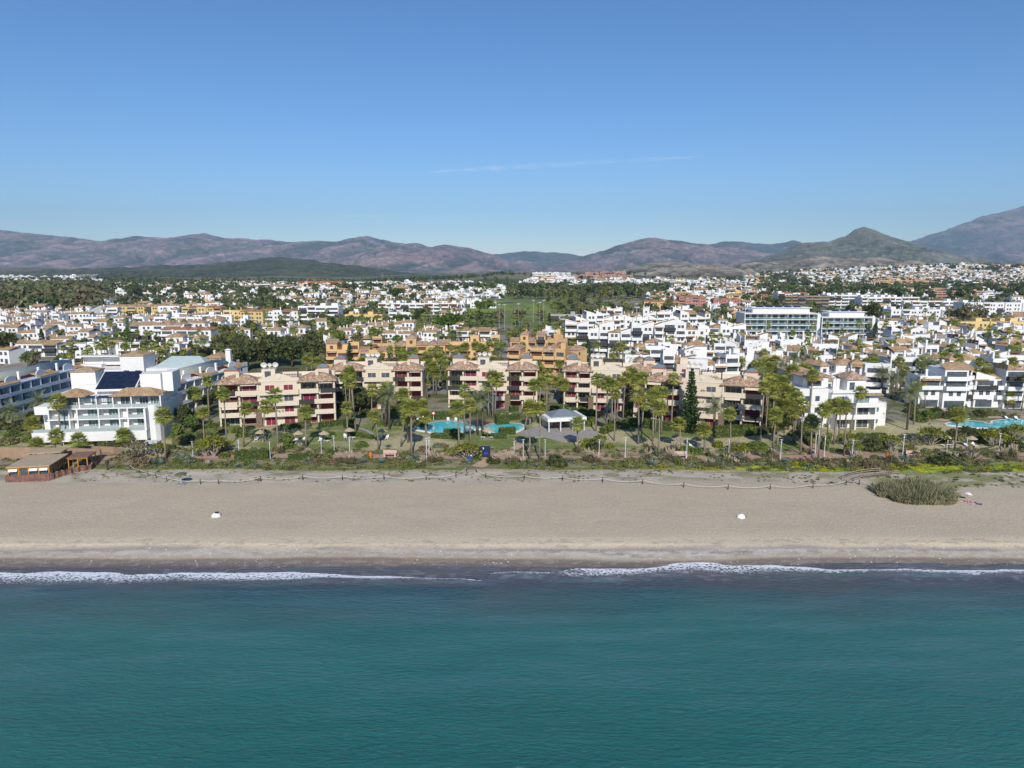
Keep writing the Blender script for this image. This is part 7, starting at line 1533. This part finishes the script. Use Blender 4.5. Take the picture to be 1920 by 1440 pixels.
ribbon('boardwalk', [(1590, 905), (1600, 896), (1625, 892), (1655, 889), (1664, 887)], 2.0, mat('boardwalk_planks', (.40, .35, .29), (.32, .28, .22), 1.5), .14); ribbon('boardwalk', [(1662, 889), (1650, 880), (1640, 872), (1650, 864)], 1.8, MATS['boardwalk_planks'], .14)
# brown wall, promenade ramp by the hotel
def wall_line(pts, h, t, m, name, desc, cat):
    w = [P(u, v) for u, v in pts]; x0, y0, z0 = w[0]; k = MB()
    for a, b in zip(w[:-1], w[1:]):
        d = Vector((b[0] - a[0], b[1] - a[1])).normalized(); n = Vector((-d.y, d.x)) * t / 2; q = [(a[0] - x0 - n.x, a[1] - y0 - n.y), (b[0] - x0 - n.x, b[1] - y0 - n.y), (b[0] - x0 + n.x, b[1] - y0 + n.y), (a[0] - x0 + n.x, a[1] - y0 + n.y)]
        za, zb = a[2] - z0, b[2] - z0; k.add([(*q[0], za - .6), (*q[1], zb - .6), (*q[2], zb - .6), (*q[3], za - .6), (*q[0], za + h), (*q[1], zb + h), (*q[2], zb + h), (*q[3], za + h)], [(0, 3, 2, 1), (4, 5, 6, 7), (0, 1, 5, 4), (1, 2, 6, 5), (2, 3, 7, 6), (3, 0, 4, 7)])
    place(Node(name, k, [m]), w[0], 0, 1, desc, cat, fixed=True)
EARTHW = mat('earth_brown_wall', (.36, .25, .17), (.27, .18, .12), .6)
wall_line([(-20, 856), (60, 857), (130, 858), (190, 861)], 2.2, .5, EARTHW, 'retaining_wall', 'earth brown retaining wall behind the beach bar', 'wall'); wall_line([(150, 846), (215, 849), (242, 862)], 1.3, .5, EARTHW, 'retaining_wall', 'low earth brown wall curving right of the beach bar', 'wall')
ribbon('path', [(-40, 868), (60, 866), (140, 866), (205, 866), (250, 868), (300, 868)], 4.5, mat('earth_paving', (.33, .24, .18), (.28, .20, .15), .8), .07)
k = MB(); k.box(-1.5, 1.5, 0, 1.6, -.1, 2.4, 0); k.box(-1.1, 1.1, -.04, 0, .2, 2.1, 1); k.box(-1.6, 1.6, -.1, 1.7, 2.4, 2.55, 0); x, y, z = P(286, 849); place(Node('utility_kiosk', k, [METW, PVBLUE]), (x, y, z), .1, 1, 'small white kiosk with blue door panels beside the bare shrub', 'kiosk', fixed=True)
k = MB(); k.box(-1.15, 1.15, 0, .12, .35, 2.35, 0); k.box(-1.05, -.97, .12, .22, -.2, 2.3, 0); k.box(.97, 1.05, .12, .22, -.2, 2.3, 0); k.box(-.28, -.05, -.01, 0, 1.75, 2.1, 1); k.box(-.1, .75, -.01, 0, .75, 1.15, 2); x, y, z = P(908, 859); place(Node('information_board', k, [BLUESIGN, METW, mat('board_blue', (.03, .06, .35))]), (x, y, z), 0, 1.15, 'large navy blue board with small blue mark at the beach access', 'sign', fixed=True)
# beach shower, dark post, beached white objects
k = MB(); k.tube([(0, 0, -.2), (0, 0, 2.3)], [.07, .06], 7); nd = Node('beach_parasol'); nd.add('post', k, METG); k = MB(); k.tube([(0, 0, 2.0), (0, 0, 2.15), (0, 0, 2.5)], [1.15, .95, .05], 12); nd.add('canopy', k, mat('green_thatch', (.14, .19, .11), (.2, .2, .13), 4, leaf=.1)); k = MB(); k.box(-.8, .9, -.6, .6, -.05, .08); nd.add('base_mat', k, mat('blue_grey_slab', (.25, .27, .30), (.2, .22, .25), 2))
x, y, z = P(340, 908); place(nd, (x, y, z), 0, 1, 'small green topped beach shower post at the left rope fence', 'beach shower', fixed=True)
k = MB(); k.tube([(0, 0, -.2), (0, 0, 2.1)], [.16, .14], 7); k.box(-.3, .3, -.2, .2, 1.3, 1.9); x, y, z = P(202, 882); place(Node('dark_post', k, [WOODD]), (x, y, z), 0, 1, 'thick dark post standing right of the beach bar', 'post', fixed=True)
k = MB(); k.tube([(0, 0, -.2), (0, 0, 2.4)], [.1, .1], 6); k.box(-.35, .35, -.1, .1, 1.5, 2.3); x, y, z = P(1659, 882); place(Node('dark_post', k, [WOODD]), (x, y, z), 0, 1, 'dark post with panel at the head of the timber ramp', 'post', fixed=True)
def hull(dark):
    nd = Node('upturned_dinghy' if dark else 'concrete_block'); k = MB()
    vs = []; n = 10
    for z, s in ((0, 1.0), (.28, .95), (.5, .72), (.58, .45)):
        for i in range(n): a = 2 * math.pi * i / n; vs.append((math.cos(a) * .62 * s * (1.1 if math.cos(a) > 0 else 1), math.sin(a) * .42 * s, z + .06 * math.sin(a * 2)))
    k.add(vs, [(r * n + i, r * n + (i + 1) % n, (r + 1) * n + (i + 1) % n, (r + 1) * n + i) for r in range(3) for i in range(n)] + [tuple(3 * n + i for i in range(n))]); nd.add('body', k, WHITE2)
    if dark: k = MB(); k.box(-.1, .45, -.26, .26, .6, .68); nd.add('lid', k, RAIL)
    else: k = MB(); k.tube([(.2, .2, .3), (1.3, .5, .1)], [.03, .02], 5); nd.add('rope_end', k, WOODD)
    return nd
x, y, z = P(405, 970); place(hull(True), (x, y, z), .5, 1.2, 'white float with dark top lying alone on the sand, left', 'float', fixed=True); x, y, z = P(1389, 972); place(hull(False), (x, y, z), 0, 1.1, 'white float with a trailing rope end on the sand, right', 'float', fixed=True)
# parasols and loungers on the lawns
def parasol():
    nd = Node('thatched_parasol'); k = MB(); k.tube([(0, 0, 0), (0, 0, 2.2)], [.06, .05], 6); nd.add('post', k, WOODB); k = MB(); k.tube([(0, 0, 1.95), (0, 0, 2.2), (0, 0, 2.7)], [1.3, 1.0, .04], 12); nd.add('canopy', k, REED); return nd
def lounger():
    nd = Node('sun_lounger'); k = MB(); k.box(-.33, .33, -.3, 1.0, .28, .34); nd.add('seat', k, WHITE2); k = MB(); k.add([(-.33, 1.0, .28), (.33, 1.0, .28), (.33, 1.55, .72), (-.33, 1.55, .72), (-.33, 1.0, .34), (.33, 1.0, .34), (.33, 1.52, .78), (-.33, 1.52, .78)], [(0, 3, 2, 1), (4, 5, 6, 7), (0, 1, 5, 4), (2, 3, 7, 6), (1, 2, 6, 5), (3, 0, 4, 7)]); nd.add('backrest', k, WHITE2)
    for x in (-.28, .28):
        for y in (-.2, .9): k = MB(); k.box(x - .03, x + .03, y - .03, y + .03, 0, .28); nd.add('leg', k, WHITE2)
    return nd
PAR = parasol(); LOU = lounger()
for u, v in ((489, 826), (608, 828), (656, 822), (718, 824), (777, 790), (799, 785), (848, 790), (1005, 783), (914, 822), (560, 828), (1772, 836), (1820, 838), (950, 783), (1268, 835), (1305, 840), (1800, 788), (1900, 788)):
    x, y, z = P(u, v)
    if u not in (848, 1005, 950, 1800, 1900): place(PAR, (x, y, z), 0, 1, 'thatched garden parasol', 'parasol', 'garden parasols')
    for s in (-1.0, 1.0): place(LOU, (x + s, y - .4, z + .02), r6.uniform(-.3, .3) + math.pi * (r6.random() < .3), 1.1, 'white sun lounger', 'sun lounger', 'garden sun loungers')
# small coloured garden things
for u, v, m, s, nm, de in ((695, 860, PVORG, .5, 'orange_bin', 'orange litter bin beside the promenade'), (1663, 862, PVORG, .5, 'orange_bin', 'orange litter bin by the head of the beach ramp'), (881, 868, PVBLUE, .45, 'blue_bin', 'blue litter bin at the beach access')):
    k = MB(); k.tube([(0, 0, 0), (0, 0, .5), (0, 0, 1.3), (0, 0, 1.4)], [.3, .36, .4, .15], 9); k.tube([(0, 0, 1.4), (0, 0, 1.5)], [.42, .1], 9); x, y, z = P(u, v); place(Node(nm, k, [m]), (x, y, z + .05), 0, 1, de, 'bin', fixed=True)
k = MB(); k.tube([(0, -.05, 1.9), (0, .05, 1.9)], [.42, .42], 16, 0); k.tube([(0, -.09, 1.9), (0, -.05, 1.9)], [.28, .28], 14, 1); k.tube([(0, 0, 0), (0, 0, 1.9)], [.05, .05], 5, 1); x, y, z = P(813, 789); place(Node('lifebuoy_stand', k, [PVRED, WHITE2]), (x, y, z), 0, 1.1, 'red and white lifebuoy stand left of the lagoon pool', 'lifebuoy', fixed=True)

# ---- people
def skin_body(name, joints, edges, radii, m, root=0):
    me = bpy.data.meshes.new(name); me.from_pydata(joints, edges, []); me.update(); o = bpy.data.objects.new(name, me); col.objects.link(o)
    sk = o.modifiers.new('s', 'SKIN'); sv = me.skin_vertices[0].data if me.skin_vertices else None
    if sv is None:
        bpy.context.view_layer.objects.active = o; o.select_set(True); bpy.ops.object.mode_set(mode='EDIT'); bpy.ops.object.mode_set(mode='OBJECT'); sv = me.skin_vertices[0].data
    for i, r in enumerate(radii): sv[i].radius = (r, r); sv[i].use_root = (i == root)
    o.modifiers.new('d', 'SUBSURF').levels = 1
    dg = bpy.context.evaluated_depsgraph_get(); ev = o.evaluated_get(dg); out = bpy.data.meshes.new_from_object(ev); out.name = name
    out.materials.clear(); [out.materials.append(x) for x in m]; bpy.data.objects.remove(o); return out
def paint(me, fn):
    for p in me.polygons: p.material_index = fn(p.center); p.use_smooth = True
    return me
STAND = [(0, 0, .95), (0, 0, 1.2), (0, 0, 1.42), (0, .0, 1.52), (0, -.02, 1.68), (.09, 0, .9), (.1, -.03, .5), (.1, .02, .08), (.1, -.14, .04), (-.09, 0, .9), (-.1, .05, .5), (-.1, .12, .08), (-.1, -.02, .04), (.19, 0, 1.4), (.24, .02, 1.12), (.25, -.08, .88), (.25, -.12, .78), (-.19, 0, 1.4), (-.24, 0, 1.12), (-.25, -.08, .88), (-.25, -.1, .78)]
SE = [(0, 1), (1, 2), (2, 3), (3, 4), (0, 5), (5, 6), (6, 7), (7, 8), (0, 9), (9, 10), (10, 11), (11, 12), (2, 13), (13, 14), (14, 15), (15, 16), (2, 17), (17, 18), (18, 19), (19, 20)]
SR = [.14, .13, .15, .06, .115, .09, .06, .045, .035, .09, .06, .045, .035, .06, .045, .033, .028, .06, .045, .033, .028]
RIDE = [(0, .1, 1.0), (0, 0, 1.25), (0, -.14, 1.45), (0, -.2, 1.54), (0, -.24, 1.68), (.09, .05, .98), (.12, -.3, .82), (.12, -.15, .42), (.12, -.28, .38), (-.09, .05, .98), (-.12, -.22, .66), (-.12, -.05, .25), (-.12, -.18, .2), (.19, -.14, 1.42), (.24, -.32, 1.2), (.24, -.55, 1.08), (.24, -.6, 1.06), (-.19, -.14, 1.42), (-.24, -.32, 1.2), (-.24, -.55, 1.08), (-.24, -.6, 1.06)]
LIE = [(0, 0, .14), (0, .25, .14), (0, .48, .15), (0, .58, .16), (0, .73, .17), (.09, -.05, .13), (.11, -.42, .3), (.1, -.75, .08), (.1, -.82, .14), (-.09, -.05, .13), (-.12, -.45, .1), (-.13, -.85, .07), (-.13, -.9, .14), (.19, .46, .13), (.36, .3, .07), (.42, .08, .06), (.42, 0, .06), (-.19, .46, .13), (-.32, .6, .07), (-.2, .76, .08), (-.12, .8, .09)]
SIT = [(0, 0, .14), (0, .05, .4), (0, .04, .62), (0, .03, .72), (0, .0, .88), (.1, -.05, .13), (.13, -.42, .42), (.12, -.72, .07), (.12, -.84, .06), (-.1, -.05, .13), (-.12, -.42, .36), (-.12, -.72, .07), (-.12, -.84, .06), (.19, .04, .6), (.24, -.12, .4), (.2, -.32, .42), (.2, -.38, .42), (-.19, .04, .6), (-.28, .2, .34), (-.3, .3, .08), (-.3, .36, .04)]
def person(pose, shirt, trous, hair, zf):
    nd = Node('person', mesh=paint(skin_body('person', pose, SE, SR, [SKIN, shirt, trous]), zf)); h = pose[4]; k = MB(); k.sphere((h[0], h[1] + .02, h[2] + .05), .125, 9, 0, .9); nd.add('hair', k, mat('hair_' + hair, (.06, .035, .02) if hair == 'dark' else (.4, .3, .18)), True); return nd
NAVY = mat('navy_cloth', (.02, .03, .08)); PINKC = mat('pink_cloth', (.62, .28, .36)); GREYC = mat('grey_cloth', (.2, .2, .22)); BLUEC = mat('blue_cloth', (.03, .10, .36)); WHC = mat('white_cloth', (.7, .7, .68))
st = lambda c: 1 if c.z > .98 and abs(c.x) < .22 and c.z < 1.5 else 2 if c.z < .98 and abs(c.x) < .2 and c.z > .12 else 0
x, y, z = P(799, 857); place(person(STAND, GREYC, NAVY, 'dark', st), (x, y, z + .06), .4, 1, 'person in grey top and dark trousers standing on the promenade by twin lamps', 'person', fixed=True)
x, y, z = P(883, 866); place(person(STAND, WHC, BLUEC, 'dark', st), (x, y, z + .06), 2.6, .98, 'person in white top walking beside the navy board', 'person', fixed=True)
def bike():
    nd = Node('bicycle'); k = MB()
    for yy in (-.52, .52):
        k = MB(); n = 16; k.add([(s, yy + r * math.cos(2 * math.pi * i / n), .34 + r * math.sin(2 * math.pi * i / n)) for i in range(n) for s, r in ((-.02, .34), (.02, .34), (.02, .29), (-.02, .29))], [(4 * i + a, 4 * i + (a + 1) % 4, 4 * ((i + 1) % n) + (a + 1) % 4, 4 * ((i + 1) % n) + a) for i in range(n) for a in range(4)])
        for i in range(8): a = math.pi * i / 4; k.tube([(0, yy, .34), (0, yy + .3 * math.cos(a), .34 + .3 * math.sin(a))], [.006, .006], 3)
        nd.add('wheel', k, RAIL)
    k = MB()
    for a, b in (((0, .52, .34), (0, .05, .3)), ((0, .05, .3), (0, .18, .85)), ((0, .52, .34), (0, .16, .78)), ((0, .05, .3), (0, -.38, .8)), ((0, .17, .8), (0, -.38, .82)), ((0, -.52, .34), (0, -.36, 1.0))): k.tube([a, b], [.022, .022], 5)
    nd.add('frame', k, PVRED); k = MB(); k.tube([(-.27, -.46, 1.03), (0, -.36, 1.02), (.27, -.46, 1.03)], [.018] * 3, 5); nd.add('handlebar', k, RAIL); k = MB(); k.box(-.08, .08, .05, .3, .84, .9); nd.add('saddle', k, RAIL); return nd
BK = bike(); rd = lambda c: 1 if c.z > 1.08 and c.z < 1.5 and abs(c.x) < .22 and c.y > -.3 else 2 if c.z < 1.1 and c.z > .55 and abs(c.x) < .2 else 0
for (u, v, sh, de) in ((1508, 865, PINKC, 'pink'), (1521, 866, BLUEC, 'blue')):
    x, y, z = P(u, v); place(BK, (x, y, z + .06), 1.35, 1.1, f'bicycle under the rider in the {de} top on the promenade', 'bicycle', 'bicycles', fixed=True)
    place(person(RIDE, sh, NAVY, 'dark', rd), (x, y, z + .06), 1.35, 1.1, f'cyclist in {de} top and dark shorts riding left on the promenade', 'person', fixed=True)
def towel(m): k = MB(); k.box(-.5, .5, -1.0, 1.0, 0, .03); return Node('beach_towel', k, [m])
x, y, z = P(1815, 943); place(towel(mat('pink_towel', (.60, .30, .40), (.7, .6, .6), 3, sharp=True)), (x, y, z + .04), .6, 1.1, 'pink and white beach towel, left of the two by the thicket', 'towel', 'beach towels', fixed=True)
place(person(SIT, PINKC, PINKC, 'fair', lambda c: 1 if .1 < c.z < .66 and abs(c.x) < .2 and c.y > -.2 else 0), (x, y, z + .1), .9, 1.05, 'sunbather in pink sitting up on the left towel by the thicket', 'person', fixed=True)
x, y, z = P(1828, 944); place(towel(PVBLUE), (x, y, z + .04), 1.0, 1.1, 'blue beach towel, right of the two by the thicket', 'towel', 'beach towels', fixed=True)
place(person(LIE, BLUEC, BLUEC, 'dark', lambda c: 1 if -.15 < c.y < .08 and abs(c.x) < .25 else 0), (x, y, z + .08), 1.0, 1.05, 'sunbather lying on the blue towel by the thicket', 'person', fixed=True)
k = MB(); k.tube([(0, 0, 0), (.2, 0, 1.3)], [.02, .02], 5); nd = Node('beach_umbrella'); nd.add('pole', k, METW); k = MB(); k.tube([(.2, 0, 1.15), (.26, 0, 1.4), (.3, 0, 1.55)], [.75, .5, .04], 8); nd.add('canopy', k, mat('pink_stripes', (.75, .35, .45), (.8, .78, .76), 2.5, sharp=True)); x, y, z = P(1812, 938); place(nd, (x, y, z), 0, 1, 'small pink and white beach umbrella above the sitting sunbather', 'beach umbrella', fixed=True)
# ---- parked cars by the shops
def car(m):
    nd = Node('parked_car'); k = MB(); k.vprism([(-2.1, .35), (2.1, .35), (2.15, .75), (1.9, .95), (1.0, 1.02), (.45, 1.45), (-1.2, 1.47), (-1.75, 1.0), (-2.12, .9)], -.85, .85); nd.add('body', k, m)
    k = MB(); k.vprism([(.92, 1.04), (.42, 1.40), (-1.15, 1.42), (-1.6, 1.04)], -.87, .87); nd.add('windows', k, GLASS)
    for x in (-1.3, 1.3):
        for y in (-.8, .8): k = MB(); k.tube([(x, y - .1, .33), (x, y + .1, .33)], [.33, .33], 10); nd.add('wheel', k, RAIL)
    return nd
CN = ['white', 'dark grey', 'silver', 'red', 'blue']; CARS = [car(mat('car_' + n.replace(' ', '_'), c, c, rough=.3, spec=.6)) for n, c in zip(CN, ((.75, .75, .74), (.05, .05, .055), (.4, .41, .42), (.35, .03, .03), (.04, .08, .25)))]
for i in range(34):
    u = 425 + i * 6.6 + r6.uniform(-1.5, 1.5); v = 609.5 + (i % 2) * 3.4 + max(0, (u - 560)) * .012; j = r6.choice([0, 0, 1, 2, 2, 3, 4]); x, y, z = P(u, v); place(CARS[j], (x, y, z + .08), R(r6.choice([5, 185])), 1, CN[j] + ' parked car', 'car', 'cars parked by the shops', where='by the main road shops ' + ('in the near line' if i % 2 else 'in the far line'))

# ------------------------------------------------------------------ haze
def haze():
    m = bpy.data.materials.new('haze_air'); m.use_nodes = True; n = m.node_tree.nodes; l = m.node_tree.links
    for x in list(n):
        if x.type == 'BSDF_PRINCIPLED': n.remove(x)
    out = [x for x in n if x.type == 'OUTPUT_MATERIAL'][0]
    pv = n.new('ShaderNodeVolumePrincipled'); pv.inputs['Color'].default_value = (.56, .80, 1, 1); pv.inputs['Density'].default_value = HAZE; pv.inputs['Anisotropy'].default_value = 0.0
    l.new(pv.outputs[0], out.inputs['Volume'])
    k = MB(); k.box(-16000, 16000, -9400, 16200, -11, 1350); o = struct('haze', k.mesh('haze', [m]), 'stuff'); o['label'] = 'pale blue air haze over the whole coast'
HAZE = 5.5e-5
haze()
finish_labels()
